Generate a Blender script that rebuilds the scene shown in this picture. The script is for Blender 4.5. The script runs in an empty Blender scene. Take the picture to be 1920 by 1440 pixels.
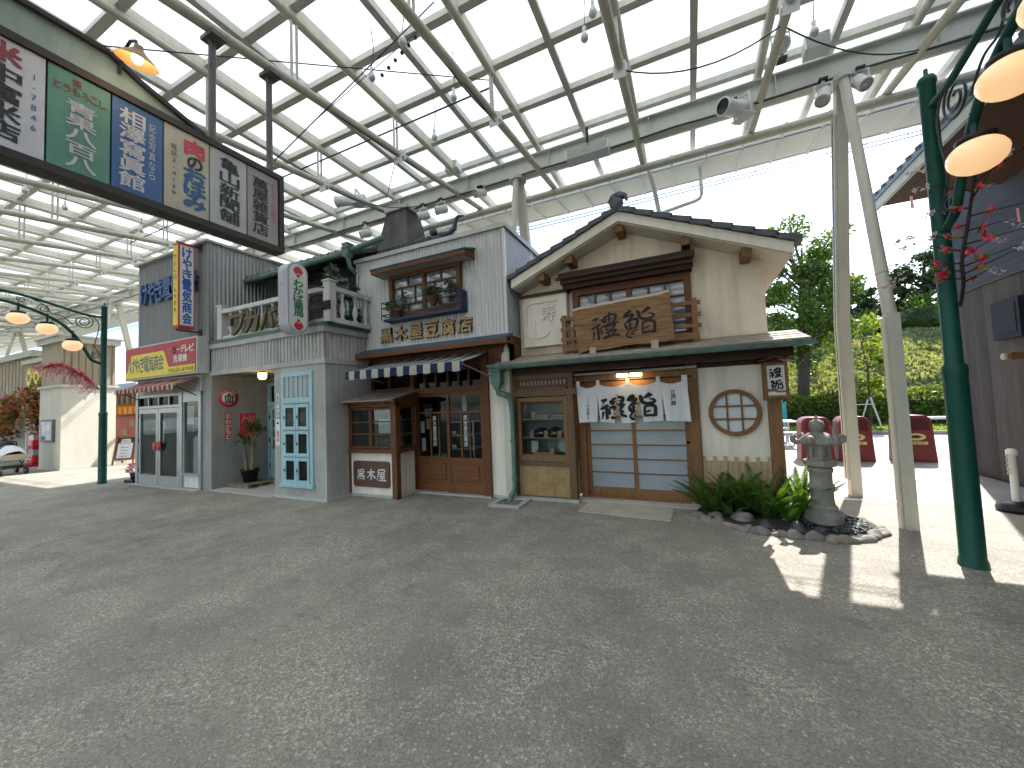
import bpy, bmesh, math, random
from mathutils import Vector, Matrix
C = bpy.context.scene
COL = C.collection
rad = math.radians
# ---------------------------------------------------------------- camera
cam = bpy.data.cameras.new('camera'); camo = bpy.data.objects.new('camera', cam); COL.objects.link(camo)
t_, p_, r_ = rad(24.8), rad(2.86), rad(2.3)
fw = Vector((-math.sin(t_)*math.cos(p_), math.cos(t_)*math.cos(p_), math.sin(p_)))
ri0 = Vector((math.cos(t_), math.sin(t_), 0)); up0 = ri0.cross(fw)
ri = ri0*math.cos(r_) - up0*math.sin(r_); up = up0*math.cos(r_) + ri0*math.sin(r_)
camo.matrix_world = Matrix(((ri.x, up.x, -fw.x, 0), (ri.y, up.y, -fw.y, 0), (ri.z, up.z, -fw.z, 1.6), (0, 0, 0, 1)))
cam.sensor_width = 36; cam.sensor_fit = 'HORIZONTAL'; cam.lens = 36*721/1920
cam.clip_start = .05; cam.clip_end = 2000
C.camera = camo
# ---------------------------------------------------------------- light
SUNV = Vector((-.31, -.84, -1)).normalized()
sun = bpy.data.lights.new('sun', 'SUN'); sun.energy = 4.4; sun.angle = rad(.53); sun.color = (1, .972, .945)
suno = bpy.data.objects.new('sun', sun); COL.objects.link(suno)
suno.rotation_mode = 'QUATERNION'; suno.rotation_quaternion = SUNV.to_track_quat('-Z', 'Y')
W = bpy.data.worlds.new('World'); C.world = W; W.use_nodes = True
wn = W.node_tree; bg = wn.nodes['Background']
sky = wn.nodes.new('ShaderNodeTexSky'); sky.sky_type = 'NISHITA'; sky.sun_disc = False
sky.sun_elevation = rad(48.5); sky.sun_rotation = math.atan2(.31, .84); sky.dust_density = 1.5; sky.air_density = 1.0; sky.altitude = 50
wn.links.new(sky.outputs[0], bg.inputs[0]); bg.inputs[1].default_value = .15
C.view_settings.view_transform = 'Standard'; C.view_settings.look = 'None'; C.view_settings.gamma = 1
C.view_settings.exposure = 1.42
C.render.engine = 'CYCLES'
cy = C.cycles; cy.use_denoising = True; cy.max_bounces = 8; cy.diffuse_bounces = 4; cy.glossy_bounces = 3; cy.transmission_bounces = 6
cy.transparent_max_bounces = 8; cy.caustics_reflective = False; cy.caustics_refractive = False; cy.sample_clamp_indirect = 6
random.seed(7)
R = random.random
def U(a, b): return a + (b-a)*random.random()
# ---------------------------------------------------------------- materials
MATS = {}
def nodes(name):
    m = bpy.data.materials.new(name); m.use_nodes = True; n = m.node_tree; b = n.nodes['Principled BSDF']
    MATS[name] = m
    return m, n, b
def N(n, typ, **kw):
    x = n.nodes.new(typ)
    for k, v in kw.items():
        if k in x.inputs.keys() if isinstance(k, str) else False: x.inputs[k].default_value = v
        else: setattr(x, k, v)
    return x
def coords(n, scale=(1, 1, 1), kind='Object'):
    g = n.nodes.new('ShaderNodeNewGeometry'); mp = n.nodes.new('ShaderNodeMapping'); mp.inputs['Scale'].default_value = scale
    n.links.new(g.outputs['Position'], mp.inputs[0]); return mp.outputs[0]
def ramp(n, src, stops):
    r = n.nodes.new('ShaderNodeValToRGB'); e = r.color_ramp.elements
    while len(e) < len(stops): e.new(.5)
    for k, (p, c) in enumerate(stops):
        e[k].position = p; e[k].color = (*c, 1) if len(c) == 3 else c
    n.links.new(src, r.inputs[0]); return r.outputs[0]
def mix(n, fac, a, b, mode='MIX'):
    x = n.nodes.new('ShaderNodeMix'); x.data_type = 'RGBA'; x.blend_type = mode
    for s, v in ((0, fac), (6, a), (7, b)):
        if hasattr(v, 'default_value') or hasattr(v, 'is_linked'): n.links.new(v, x.inputs[s])
        else: x.inputs[s].default_value = v if s == 0 else ((*v, 1) if len(v) == 3 else v)
    return x.outputs[2]
def noise(n, vec, scale, detail=4, rough=.6, dist=0):
    x = n.nodes.new('ShaderNodeTexNoise'); x.inputs['Scale'].default_value = scale; x.inputs['Detail'].default_value = detail
    x.inputs['Roughness'].default_value = rough; x.inputs['Distortion'].default_value = dist
    n.links.new(vec, x.inputs['Vector']); return x.outputs['Fac']
def bump(n, b, h, strength=.3, dist=.01):
    x = n.nodes.new('ShaderNodeBump'); x.inputs['Strength'].default_value = strength; x.inputs['Distance'].default_value = dist
    n.links.new(h, x.inputs['Height']); n.links.new(x.outputs[0], b.inputs['Normal'])
def mat(name, col, rough=.6, var=.12, vs=3.0, streak=0, bmp=.0, bs=60, metal=0, spec=.28, stretch=(1, 1, 1)):
    """painted / plain surface with mottling, rain streaks and fine bump"""
    if name in MATS: return MATS[name]
    m, n, b = nodes(name)
    v = coords(n, stretch)
    f = noise(n, v, vs, 5, .65)
    lo = tuple(c*(1-var) for c in col); hi = tuple(min(1, c*(1+var)) for c in col)
    c = ramp(n, f, [(.3, lo), (.7, hi)])
    if streak:
        v2 = coords(n, (5, 5, .45)); s = noise(n, v2, 1.6, 4, .6)
        s2 = ramp(n, s, [(.42, (1, 1, 1)), (.72, (1-streak,)*3)])
        c = mix(n, 1.0, c, s2, 'MULTIPLY')
    n.links.new(c, b.inputs['Base Color'])
    rr = n.nodes.new('ShaderNodeMapRange'); rr.inputs[3].default_value = max(0, rough-.1); rr.inputs[4].default_value = min(1, rough+.1)
    n.links.new(f, rr.inputs[0]); n.links.new(rr.outputs[0], b.inputs['Roughness'])
    b.inputs['Metallic'].default_value = metal; b.inputs['Specular IOR Level'].default_value = spec
    if bmp:
        bump(n, b, noise(n, v, bs, 3, .6), bmp, .01)
    return m
def wood(name, a, bcol, axis='Z', rough=.55, scale=1.0, bmp=.15):
    m, n, b = nodes(name)
    st = {'X': (1.2, 14, 14), 'Y': (14, 1.2, 14), 'Z': (14, 14, 1.2)}[axis]
    v = coords(n, tuple(s*scale for s in st))
    f = noise(n, v, 1.6, 6, .65, 1.2); f2 = noise(n, v, 7, 3, .6, .4)
    c = ramp(n, f, [(.28, a), (.5, tuple((x+y)/2 for x, y in zip(a, bcol))), (.72, bcol)])
    c = mix(n, .35, c, ramp(n, f2, [(.35, tuple(x*.6 for x in a)), (.6, bcol)]))
    n.links.new(c, b.inputs['Base Color']); b.inputs['Roughness'].default_value = rough; b.inputs['Specular IOR Level'].default_value = .18
    bump(n, b, f2, bmp, .004)
    return m
def glow(name, col, strength, base=(.8, .7, .5)):
    m, n, b = nodes(name)
    b.inputs['Base Color'].default_value = (*base, 1); b.inputs['Emission Color'].default_value = (*col, 1)
    b.inputs['Emission Strength'].default_value = strength; b.inputs['Roughness'].default_value = .3
    return m
def glass(name, tint=(.85, .9, .9), refl=1.0, rough=.01):
    m, n, b = nodes(name); n.nodes.remove(b)
    o = n.nodes['Material Output']; tr = n.nodes.new('ShaderNodeBsdfTransparent'); tr.inputs[0].default_value = (*tint, 1)
    gl = n.nodes.new('ShaderNodeBsdfGlossy'); gl.inputs['Roughness'].default_value = rough
    fr = n.nodes.new('ShaderNodeFresnel'); fr.inputs['IOR'].default_value = 1.6
    ml = n.nodes.new('ShaderNodeMath'); ml.operation = 'MULTIPLY'; ml.inputs[1].default_value = refl; n.links.new(fr.outputs[0], ml.inputs[0])
    mx = n.nodes.new('ShaderNodeMixShader'); n.links.new(ml.outputs[0], mx.inputs[0]); n.links.new(tr.outputs[0], mx.inputs[1]); n.links.new(gl.outputs[0], mx.inputs[2])
    n.links.new(mx.outputs[0], o.inputs[0]); return m
def leafmat(name, a, b2, trans=.45, vs=.9, rough=.5):
    tint = (1, .92, .92) if 'petal' in name else (1.0, 1.0, .35)
    m, n, b = nodes(name)
    v = coords(n); f = noise(n, v, vs, 5, .7); oi = n.nodes.new('ShaderNodeNewGeometry')
    f2 = n.nodes.new('ShaderNodeMath'); f2.operation = 'MULTIPLY_ADD'; f2.inputs[1].default_value = .55; f2.inputs[2].default_value = -.27
    n.links.new(oi.outputs['Random Per Island'], f2.inputs[0])
    ad = n.nodes.new('ShaderNodeMath'); ad.operation = 'ADD'; n.links.new(f, ad.inputs[0]); n.links.new(f2.outputs[0], ad.inputs[1])
    c = ramp(n, ad.outputs[0], [(.25, a), (.75, b2)])
    n.links.new(c, b.inputs['Base Color']); b.inputs['Roughness'].default_value = rough
    tl = n.nodes.new('ShaderNodeBsdfTranslucent'); cb = mix(n, 1, c, tint, 'MULTIPLY'); n.links.new(cb, tl.inputs[0])
    mx = n.nodes.new('ShaderNodeMixShader'); mx.inputs[0].default_value = trans
    n.links.new(b.outputs[0], mx.inputs[1]); n.links.new(tl.outputs[0], mx.inputs[2]); n.links.new(mx.outputs[0], n.nodes['Material Output'].inputs[0])
    return m
# ---------------------------------------------------------------- mesh builder
class MB:
    def __init__(s): s.v = []; s.f = []; s.sm = []
    def add(s, vs, fs, smooth=False):
        o = len(s.v); s.v += [tuple(v) for v in vs]; s.f += [tuple(i+o for i in f) for f in fs]; s.sm += [smooth]*len(fs); return s
    def box(s, x0, x1, y0, y1, z0, z1):
        x0, x1 = min(x0, x1), max(x0, x1); y0, y1 = min(y0, y1), max(y0, y1); z0, z1 = min(z0, z1), max(z0, z1)
        return s.add([(x0,y0,z0),(x1,y0,z0),(x1,y1,z0),(x0,y1,z0),(x0,y0,z1),(x1,y0,z1),(x1,y1,z1),(x0,y1,z1)],
                     [(3,2,1,0),(4,5,6,7),(0,1,5,4),(1,2,6,5),(2,3,7,6),(3,0,4,7)])
    def quad(s, *p): return s.add(p, [tuple(range(len(p)))])
    def beam(s, a, b, w, h, upv=(0, 0, 1)):
        a, b = Vector(a), Vector(b); d = (b-a).normalized(); upv = Vector(upv)
        if abs(d.dot(upv)) > .99: upv = Vector((0, 1, 0))
        sx = d.cross(upv).normalized()*w/2; sz = sx.cross(d).normalized()*h/2
        vs = [a-sx-sz, a+sx-sz, a+sx+sz, a-sx+sz, b-sx-sz, b+sx-sz, b+sx+sz, b-sx+sz]
        return s.add(vs, [(3,2,1,0),(4,5,6,7),(0,1,5,4),(1,2,6,5),(2,3,7,6),(3,0,4,7)][:2][::1] + [(0,1,5,4),(1,2,6,5),(2,3,7,6),(3,0,4,7)])
    def prism(s, pts, axis, lo, hi):
        """polygon pts (2D) extruded along axis: 'X' (y,z), 'Y' (x,z), 'Z' (x,y)"""
        def P(p, t): return (t, p[0], p[1]) if axis == 'X' else (p[0], t, p[1]) if axis == 'Y' else (p[0], p[1], t)
        n = len(pts); vs = [P(p, lo) for p in pts] + [P(p, hi) for p in pts]
        return s.add(vs, [tuple(range(n))[::-1], tuple(range(n, 2*n))] + [(i, (i+1) % n, n+(i+1) % n, n+i) for i in range(n)])
    def tube(s, pts, r, n=8, cap=True):
        pts = [Vector(p) for p in pts]; rs = r if isinstance(r, (list, tuple)) else [r]*len(pts)
        vs = []; fs = []; ref = None
        for i, p in enumerate(pts):
            d = (pts[min(i+1, len(pts)-1)] - pts[max(i-1, 0)]).normalized()
            if ref is None: ref = Vector((0, 0, 1)) if abs(d.z) < .9 else Vector((1, 0, 0))
            a = d.cross(ref).normalized(); b = a.cross(d).normalized(); ref = b
            for k in range(n):
                t = 2*math.pi*k/n; vs.append(p + (a*math.cos(t) + b*math.sin(t))*rs[i])
        for i in range(len(pts)-1):
            for k in range(n): fs.append((i*n+k, i*n+(k+1) % n, (i+1)*n+(k+1) % n, (i+1)*n+k))
        s.add(vs, fs, True)
        if cap and n > 2:
            m = len(pts)-1
            s.add(vs[:n], [tuple(range(n))[::-1]]); s.add(vs[m*n:], [tuple(range(n))])
        return s
    def lathe(s, prof, c=(0, 0, 0), n=20, axis='Z', smooth=True):
        vs = []; fs = []
        for r, h in prof:
            for k in range(n):
                t = 2*math.pi*(k+.5)/n; a, b = r*math.cos(t), r*math.sin(t)
                vs.append((c[0]+a, c[1]+b, c[2]+h) if axis == 'Z' else (c[0]+a, c[1]+h, c[2]+b) if axis == 'Y' else (c[0]+h, c[1]+a, c[2]+b))
        for i in range(len(prof)-1):
            for k in range(n): fs.append((i*n+k, i*n+(k+1) % n, (i+1)*n+(k+1) % n, (i+1)*n+k))
        return s.add(vs, fs, smooth)
    def ball(s, c, rx, ry=None, rz=None, n=14, m=9, jit=0):
        ry = ry or rx; rz = rz or rx; vs = []; fs = []
        for i in range(m+1):
            ph = math.pi*i/m
            for k in range(n):
                t = 2*math.pi*k/n; j = 1+U(-jit, jit) if jit else 1
                vs.append((c[0]+rx*j*math.sin(ph)*math.cos(t), c[1]+ry*j*math.sin(ph)*math.sin(t), c[2]+rz*j*math.cos(ph)))
        for i in range(m):
            for k in range(n): fs.append((i*n+k, (i+1)*n+k, (i+1)*n+(k+1) % n, i*n+(k+1) % n))
        return s.add(vs, fs, True)
    def corr(s, a0, a1, z0, z1, c, period, amp, axis='X', flip=1, square=False):
        """corrugated sheet: runs along axis a, stands in z; c is the other coordinate"""
        n = max(2, int((a1-a0)/period*(4 if square else 8))); vs = []; fs = []
        for i in range(n+1):
            a = a0+(a1-a0)*i/n; t = (a-a0)/period
            if square:
                a = a0 + period*(i//4) + period*(0, .36, .5, .86)[i % 4]; a = min(a, a1); d = amp if i % 4 in (0, 1) else -amp
            else: d = amp*math.sin(2*math.pi*t)
            d *= flip
            for z in (z0, z1): vs.append((a, c+d, z) if axis == 'X' else (c+d, a, z))
        for i in range(n):
            f = (2*i, 2*i+2, 2*i+3, 2*i+1); fs.append(f if axis == 'X' else f)
        return s.add(vs, fs, not square)
    def merge(s, o, M=None):
        vs = [tuple(M @ Vector(v)) for v in o.v] if M else o.v
        k = len(s.v); s.v += vs; s.f += [tuple(i+k for i in f) for f in o.f]; s.sm += o.sm; return s
    def xf(s, M): s.v = [tuple(M @ Vector(v)) for v in s.v]; return s
    def obj(s, name, m, parent=None, bevel=0, fixn=True):
        me = bpy.data.meshes.new(name)
        xs = [v[0] for v in s.v]; ys = [v[1] for v in s.v]; zs = [v[2] for v in s.v]
        c = Vector(((min(xs)+max(xs))/2, (min(ys)+max(ys))/2, min(zs)))
        me.from_pydata([(v[0]-c.x, v[1]-c.y, v[2]-c.z) for v in s.v], [], s.f)
        me.polygons.foreach_set('use_smooth', s.sm)
        if isinstance(m, str): m = MATS[m]
        me.materials.append(m)
        if fixn and len(s.f) < 20000:
            b = bmesh.new(); b.from_mesh(me); bmesh.ops.recalc_face_normals(b, faces=b.faces)
            if bevel:
                bmesh.ops.bevel(b, geom=[e for e in b.edges if len(e.link_faces) == 2 and e.calc_face_angle(0) > .6], offset=bevel, segments=2, affect='EDGES', profile=.6)
            b.to_mesh(me); b.free()
        me.update()
        o = bpy.data.objects.new(name, me); COL.objects.link(o)
        if parent is not None:
            o.parent = parent; pw = parent.get('_w'); o.location = c - Vector(pw)
        else: o.location = c
        o['_w'] = tuple(c)
        return o
def pieces(mb, name, m, parent, bevel=0):
    """every connected piece of the builder as a part of its own"""
    par = list(range(len(mb.v)))
    def find(i):
        while par[i] != i: par[i] = par[par[i]]; i = par[i]
        return i
    for f in mb.f:
        for a in f[1:]: par[find(a)] = find(f[0])
    grp = {}
    for f, s in zip(mb.f, mb.sm): grp.setdefault(find(f[0]), []).append((f, s))
    out = []; done = []
    for fs in grp.values():
        ids = sorted({i for f, _ in fs for i in f}); mp = {i: k for k, i in enumerate(ids)}; q = MB(); q.v = [mb.v[i] for i in ids]; q.f = [tuple(mp[i] for i in f) for f, _ in fs]; q.sm = [s for _, s in fs]; out.append(q)
    return [q.obj(name, m, parent, bevel) for q in out]
def thing(name, label, cat, loc, group=None):
    o = bpy.data.objects.new(name, None); COL.objects.link(o); o.location = loc; o.empty_display_size = .1
    o['_w'] = tuple(loc); o['label'] = label; o['category'] = cat
    if group: o['group'] = group
    return o
def tag(o, label, cat, group=None, kind=None):
    o['label'] = label; o['category'] = cat
    if group: o['group'] = group
    if kind: o['kind'] = kind
    return o
def struct(o, label=None):
    o['kind'] = 'structure'
    if label: o['label'] = label
    return o
def dup(root, loc, label=None, rotz=None, group=None, scale=None):
    r = root.copy(); COL.objects.link(r); r.location = loc
    if rotz is not None: r.rotation_euler = (0, 0, rotz)
    if label: r['label'] = label
    if group: r['group'] = group
    if scale: r.scale = (scale,)*3
    def rec(a, b):
        for ch in list(a.children):
            c = ch.copy(); COL.objects.link(c); c.parent = b; rec(ch, c)
    rec(root, r); return r
# ---------------------------------------------------------------- lettering
GL = {}
def glyph(ch, bold=0.0):
    k = (ch, min(bold, 0))
    if k in GL: return GL[k]
    cu = bpy.data.curves.new('t', 'FONT'); cu.body = ch; cu.size = 1; cu.offset = min(bold, 0); cu.resolution_u = 3; cu.fill_mode = 'FRONT'
    o = bpy.data.objects.new('t', cu); COL.objects.link(o)
    dg = bpy.context.evaluated_depsgraph_get(); me = bpy.data.meshes.new_from_object(o.evaluated_get(dg))
    vs = [tuple(v.co[:2]) for v in me.vertices]; fs = [tuple(p.vertices) for p in me.polygons]
    bpy.data.objects.remove(o); bpy.data.curves.remove(cu); bpy.data.meshes.remove(me)
    GL[k] = (vs, fs); return GL[k]
def lay(mb, s, x0, x1, y0, y1, P, vertical=False, bold=.02, thick=.0, shear=0, fit=.92, rot=0):
    """set string s in the 2D box; P maps (x, y, depth) to a 3D point"""
    n = len(s)
    for i, ch in enumerate(s):
        if ch == ' ': continue
        vs, fs = glyph(ch, bold)
        if not vs: continue
        xs = [v[0] for v in vs]; ys = [v[1] for v in vs]
        bx0, bx1, by0, by1 = min(xs), max(xs), min(ys), max(ys)
        wide = ord(ch) > 0x2fff
        if vertical: cx0, cx1, cy1, cy0 = x0, x1, y1-(y1-y0)*i/n, y1-(y1-y0)*(i+1)/n
        else: cx0, cx1, cy0, cy1 = x0+(x1-x0)*i/n, x0+(x1-x0)*(i+1)/n, y0, y1
        cw, chh = (cx1-cx0)*fit, (cy1-cy0)*fit; mx, my = (cx0+cx1)/2, (cy0+cy1)/2
        if ch in 'ー-一・' or not wide:
            em = (1.0 if wide else .62); sx = cw/em; sy = chh/.95; ox = (bx0+bx1)/2; oy = .37
            if ch == 'ー' and vertical: vs = [(ox + (v[1]-.37), .37 + (v[0]-ox)) for v in vs]
        else:
            sx = cw/max(bx1-bx0, .72); sy = chh/max(by1-by0, .72); ox = (bx0+bx1)/2; oy = (by0+by1)/2
        bo = bold*.8; cps = [(0, 0)] if bo <= 0 else [(0, 0), (bo, bo), (-bo, bo), (bo, -bo), (-bo, -bo)]   # heavier strokes: the glyph laid over itself, slightly shifted
        for ci, (dx, dy) in enumerate(cps):
            q = [((v[0]-ox+dx)*sx, (v[1]-oy+dy)*sy) for v in vs]
            q = [(a+b*shear+mx, b+my+a*rot) for a, b in q]; dd = ci*.00035
            if thick:
                m = len(q); bm = [P(a, b, thick+dd) for a, b in q]; bk = [P(a, b, 0) for a, b in q]
                cnt = {}
                for f in fs:
                    for a, b in zip(f, f[1:]+f[:1]): cnt[(a, b)] = 1
                side = [(a, b, b+m, a+m) for (a, b) in cnt if (b, a) not in cnt]
                mb.add(bm+bk, list(fs)+side)
            else: mb.add([P(a, b, dd) for a, b in q], fs)
    return mb
def front(v, d=.004): return lambda x, z, t: (x, v-d-t, z)          # lettering on a wall facing the camera side (-y)
def right(u, d=.004): return lambda x, z, t: (u+d+t, x, z)          # lettering on a face looking towards +x
def smooth_line(p, k=5):
    if len(p) < 3: 
        a, b = p; return [tuple(a[j]+(b[j]-a[j])*i/4 for j in range(len(a))) for i in range(5)]
    out = []; q = [p[0]]+list(p)+[p[-1]]
    for i in range(1, len(q)-2):
        for s in range(k):
            t = s/k; a, b, c, d = q[i-1], q[i], q[i+1], q[i+2]
            out.append(tuple(.5*((2*b[j])+(-a[j]+c[j])*t+(2*a[j]-5*b[j]+4*c[j]-d[j])*t*t+(-a[j]+3*b[j]-3*c[j]+d[j])*t**3) for j in range(len(b))))
    out.append(tuple(p[-1])); return out
def brush(mb, strokes, box, src, P, wk=1.0):
    """ink strokes [(x,y,w)...] in source units mapped to the 2D box"""
    x0, x1, y0, y1 = box; a0, a1, b0, b1 = src; sx = (x1-x0)/(a1-a0); sy = (y1-y0)/(b1-b0)
    for i, st in enumerate(strokes):
        L = smooth_line(st); pts = [(x0+(x-a0)*sx, y1-(y-b0)*sy, max(w, 6)*wk*(sx+sy)/4) for x, y, w in L]
        vs = []; n = len(pts)
        for k, (x, y, w) in enumerate(pts):
            dx = pts[min(k+1, n-1)][0]-pts[max(k-1, 0)][0]; dy = pts[min(k+1, n-1)][1]-pts[max(k-1, 0)][1]
            l = math.hypot(dx, dy) or 1; nx, ny = -dy/l*w, dx/l*w; sk = .35
            vs += [(x+nx-dx/l*w*sk, y+ny-dy/l*w*sk), (x-nx+dx/l*w*sk, y-ny+dy/l*w*sk)]
        t = .0004*(i+1)
        mb.add([P(a, b, t) for a, b in vs], [(2*k, 2*k+1, 2*k+3, 2*k+2) for k in range(n-1)])
    return mb
REI = [[(380,548,32),(440,530,42),(495,512,26)],[(470,530,22),(420,590,14),(385,640,7)],[(365,712,32),(430,670,46),(520,630,42)],[(470,650,42),(480,760,46),(485,905,42)],
 [(412,750,36),(402,820,32),(385,905,15)],[(515,690,16),(530,740,32),(542,815,28)],[(535,550,28),(575,590,42),(600,615,32)],[(600,490,26),(608,550,36),(615,615,30)],
 [(682,435,42),(676,520,36),(670,605,30)],[(545,560,26),(640,505,30),(720,482,36),(785,500,46),(772,565,44),(742,600,26)],[(600,572,18),(740,540,18)],[(535,690,30),(640,655,42),(740,622,36),(832,625,24)],
 [(608,690,26),(690,668,34),(775,652,34),(745,700,28),(700,732,20)],[(612,695,26),(640,752,32)],[(640,745,20),(740,725,20)],[(600,800,24),(700,770,36),(795,745,34)],[(640,790,26),(672,845,30)],[(782,755,30),(722,830,26)],[(555,885,36),(660,852,46),(760,832,42),(856,858,26)]]
SUSHI = [[(1055,388,42),(990,432,62),(925,500,28)],[(950,500,30),(1040,470,42),(1092,470,34),(1030,535,38),(965,600,26),(930,625,14)],[(938,620,32),(962,662,42),(1000,712,34)],
 [(945,612,22),(1050,555,32),(1140,545,52),(1152,605,52),(1122,675,42),(1075,700,26)],[(1032,575,36),(1030,700,32)],[(985,640,20),(1095,625,20)],[(1062,690,32),(1000,742,26),(966,800,32),(1000,840,36),(1062,858,24)],
 [(1040,765,16),(1090,742,32),(1148,715,14)],[(1012,800,14),(1062,792,30),(1112,782,14)],[(1150,395,30),(1178,460,62),(1205,530,52),(1290,562,46),(1380,545,42),(1445,500,22)],[(1355,368,64),(1290,420,52),(1225,458,14)],
 [(1325,470,14),(1400,490,32),(1432,512,30)],[(1238,595,30),(1230,700,36),(1236,805,42)],[(1236,620,26),(1330,598,36),(1412,618,48),(1424,700,48),(1412,808,52)],[(1258,722,26),(1340,690,26)],[(1240,790,36),(1330,780,32),(1405,790,32)]]
KURO = [[(20,20,9),(22,48,9)],[(20,20,7),(78,16,9),(76,48,9)],[(22,34,6),(76,32,6)],[(50,18,8),(50,68,9)],[(22,48,7),(76,46,7)],[(22,58,7),(78,55,8)],[(8,72,8),(50,68,9),(94,68,10)],[(22,80,9),(14,95,7)],[(40,80,7),(44,93,9)],[(58,80,7),(64,93,9)],[(74,78,8),(90,94,11)]]
KI = [[(10,36,9),(50,32,10),(90,30,10)],[(50,8,11),(51,50,11),(50,94,10)],[(48,36,10),(30,62,8),(8,80,4)],[(52,38,6),(72,62,10),(96,76,14)]]
YA = [[(18,14,8),(80,12,10),(78,34,9)],[(20,34,7),(78,32,7)],[(20,14,10),(18,55,9),(4,92,4)],[(30,48,7),(86,44,9)],[(54,46,7),(42,58,6),(36,64,6),(76,60,8)],[(74,54,8),(84,66,10)],[(34,76,7),(86,72,8)],[(58,66,9),(58,92,9)],[(22,94,8),(60,92,9),(98,92,11)]]
def leaf(mb, c, d, nrm, L, w):
    d = d.normalized(); sx = d.cross(nrm)
    if sx.length < 1e-4: sx = d.cross(Vector((.3, .5, .8)))
    sx = sx.normalized()*w/2; c = Vector(c)
    mb.add([c, c+d*L*.45+sx, c+d*L, c+d*L*.45-sx], [(0, 1, 2, 3)])
def rvec():
    while True:
        v = Vector((U(-1, 1), U(-1, 1), U(-1, 1)))
        if .05 < v.length < 1: return v
# ---------------------------------------------------------------- shared materials
def asphalt():
    m, n, b = nodes('asphalt')
    v = coords(n)
    big = noise(n, v, .35, 3, .55); mid = noise(n, v, 2.2, 5, .65); fine = noise(n, v, 95, 2, .7)
    base = ramp(n, mid, [(.25, (.205, .186, .156)), (.75, (.295, .268, .226))])
    base = mix(n, .5, base, ramp(n, big, [(.35, (.185, .172, .152)), (.65, (.31, .283, .232))]))
    base = mix(n, .55, base, ramp(n, fine, [(.3, (.16, .16, .155)), (.7, (.74, .74, .70))]), 'OVERLAY')
    nz = n.nodes.new('ShaderNodeTexNoise'); nz.inputs['Scale'].default_value = 60; nz.inputs['Detail'].default_value = 2; n.links.new(v, nz.inputs['Vector'])
    vd = n.nodes.new('ShaderNodeVectorMath'); vd.operation = 'MULTIPLY_ADD'; vd.inputs[1].default_value = (.022, .022, 0); n.links.new(nz.outputs['Color'], vd.inputs[0]); n.links.new(v, vd.inputs[2])
    vo = n.nodes.new('ShaderNodeTexVoronoi'); vo.inputs['Scale'].default_value = 52
    n.links.new(vd.outputs[0], vo.inputs['Vector'])
    sep = n.nodes.new('ShaderNodeSeparateColor'); n.links.new(vo.outputs['Color'], sep.inputs[0])
    wear = ramp(n, noise(n, v, .55, 4, .6), [(.38, (0, 0, 0)), (.68, (1, 1, 1))])
    def mth(op, a, c):
        x = n.nodes.new('ShaderNodeMath'); x.operation = op
        for i, q in enumerate((a, c)):
            if isinstance(q, (int, float)): x.inputs[i].default_value = q
            else: n.links.new(q, x.inputs[i])
        return x.outputs[0]
    # exposed pale stones, more of them where the binder has worn off
    st = mth('GREATER_THAN', sep.outputs[0], mth('SUBTRACT', .955, mth('MULTIPLY', wear, .13)))
    rd = mth('LESS_THAN', vo.outputs['Distance'], .42); stone = mth('MULTIPLY', st, rd)
    base = mix(n, mth('MULTIPLY', stone, .5), base, mix(n, sep.outputs[1], (.50, .48, .39), (.62, .61, .54)))
    # worn rims: a thin pale net around coarse grains
    dn = noise(n, v, 46, 2, .5, .6); rim = mth('LESS_THAN', mth('ABSOLUTE', mth('SUBTRACT', dn, .58), 0), .026)
    patch = ramp(n, noise(n, v, 1.1, 5, .7), [(.44, (0, 0, 0)), (.60, (1, 1, 1))])
    base = mix(n, mth('MULTIPLY', mth('MULTIPLY', rim, patch), .85), base, (.62, .60, .46))
    # oil marks, hairline tyre scuffs and old seams
    oil = ramp(n, noise(n, v, 1.7, 2, .4, 1.2), [(.66, (1, 1, 1)), (.76, (.76, .76, .77))])
    base = mix(n, .7, base, oil, 'MULTIPLY')
    v2 = coords(n, (.5, 1.6, 1)); sc = noise(n, v2, .9, 2, .4, 2.6)
    scf = mth('LESS_THAN', mth('ABSOLUTE', mth('SUBTRACT', sc, .47), 0), .006)
    base = mix(n, mth('MULTIPLY', scf, .24), base, (.09, .09, .09))
    n.links.new(base, b.inputs['Base Color']); b.inputs['Roughness'].default_value = .8; b.inputs['Specular IOR Level'].default_value = .25
    bump(n, b, mth('ADD', fine, mth('MULTIPLY', stone, .6)), .35, .006)
asphalt()
mat('paving', (.27, .245, .215), .8, .28, 1.3, bmp=.2, bs=40)
mat('far_paving', (.38, .37, .35), .8, .1, .8, bmp=.1, bs=30)
mat('lawn', (.13, .20, .035), .8, .35, 2.2, bmp=.6, bs=30)
mat('hill_grass', (.16, .20, .055), .85, .4, .8, bmp=.6, bs=12)
mat('earth', (.045, .04, .032), .9, .3, 9, bmp=.6, bs=40)
mat('white_steel', (.57, .555, .48), .5, .06, 2, .12)
mat('cream_steel', (.58, .555, .455), .5, .07, 2, .14)
mat('beam_grey', (.54, .55, .485), .5, .05, 2, .1)
mat('gutter_white', (.80, .80, .78), .5, .02, 2)
mat('blue_steel', (.16, .30, .62), .4, .1)
mat('fixture_white', (.74, .74, .72), .4, .05)
mat('fixture_dark', (.03, .03, .032), .5, .1)
mat('cable', (.05, .05, .05), .6, .1)
mat('lens_dark', (.02, .02, .025), .15, .1)
mat('bulb_glass', (.62, .64, .63), .12, .05, spec=.8)
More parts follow.
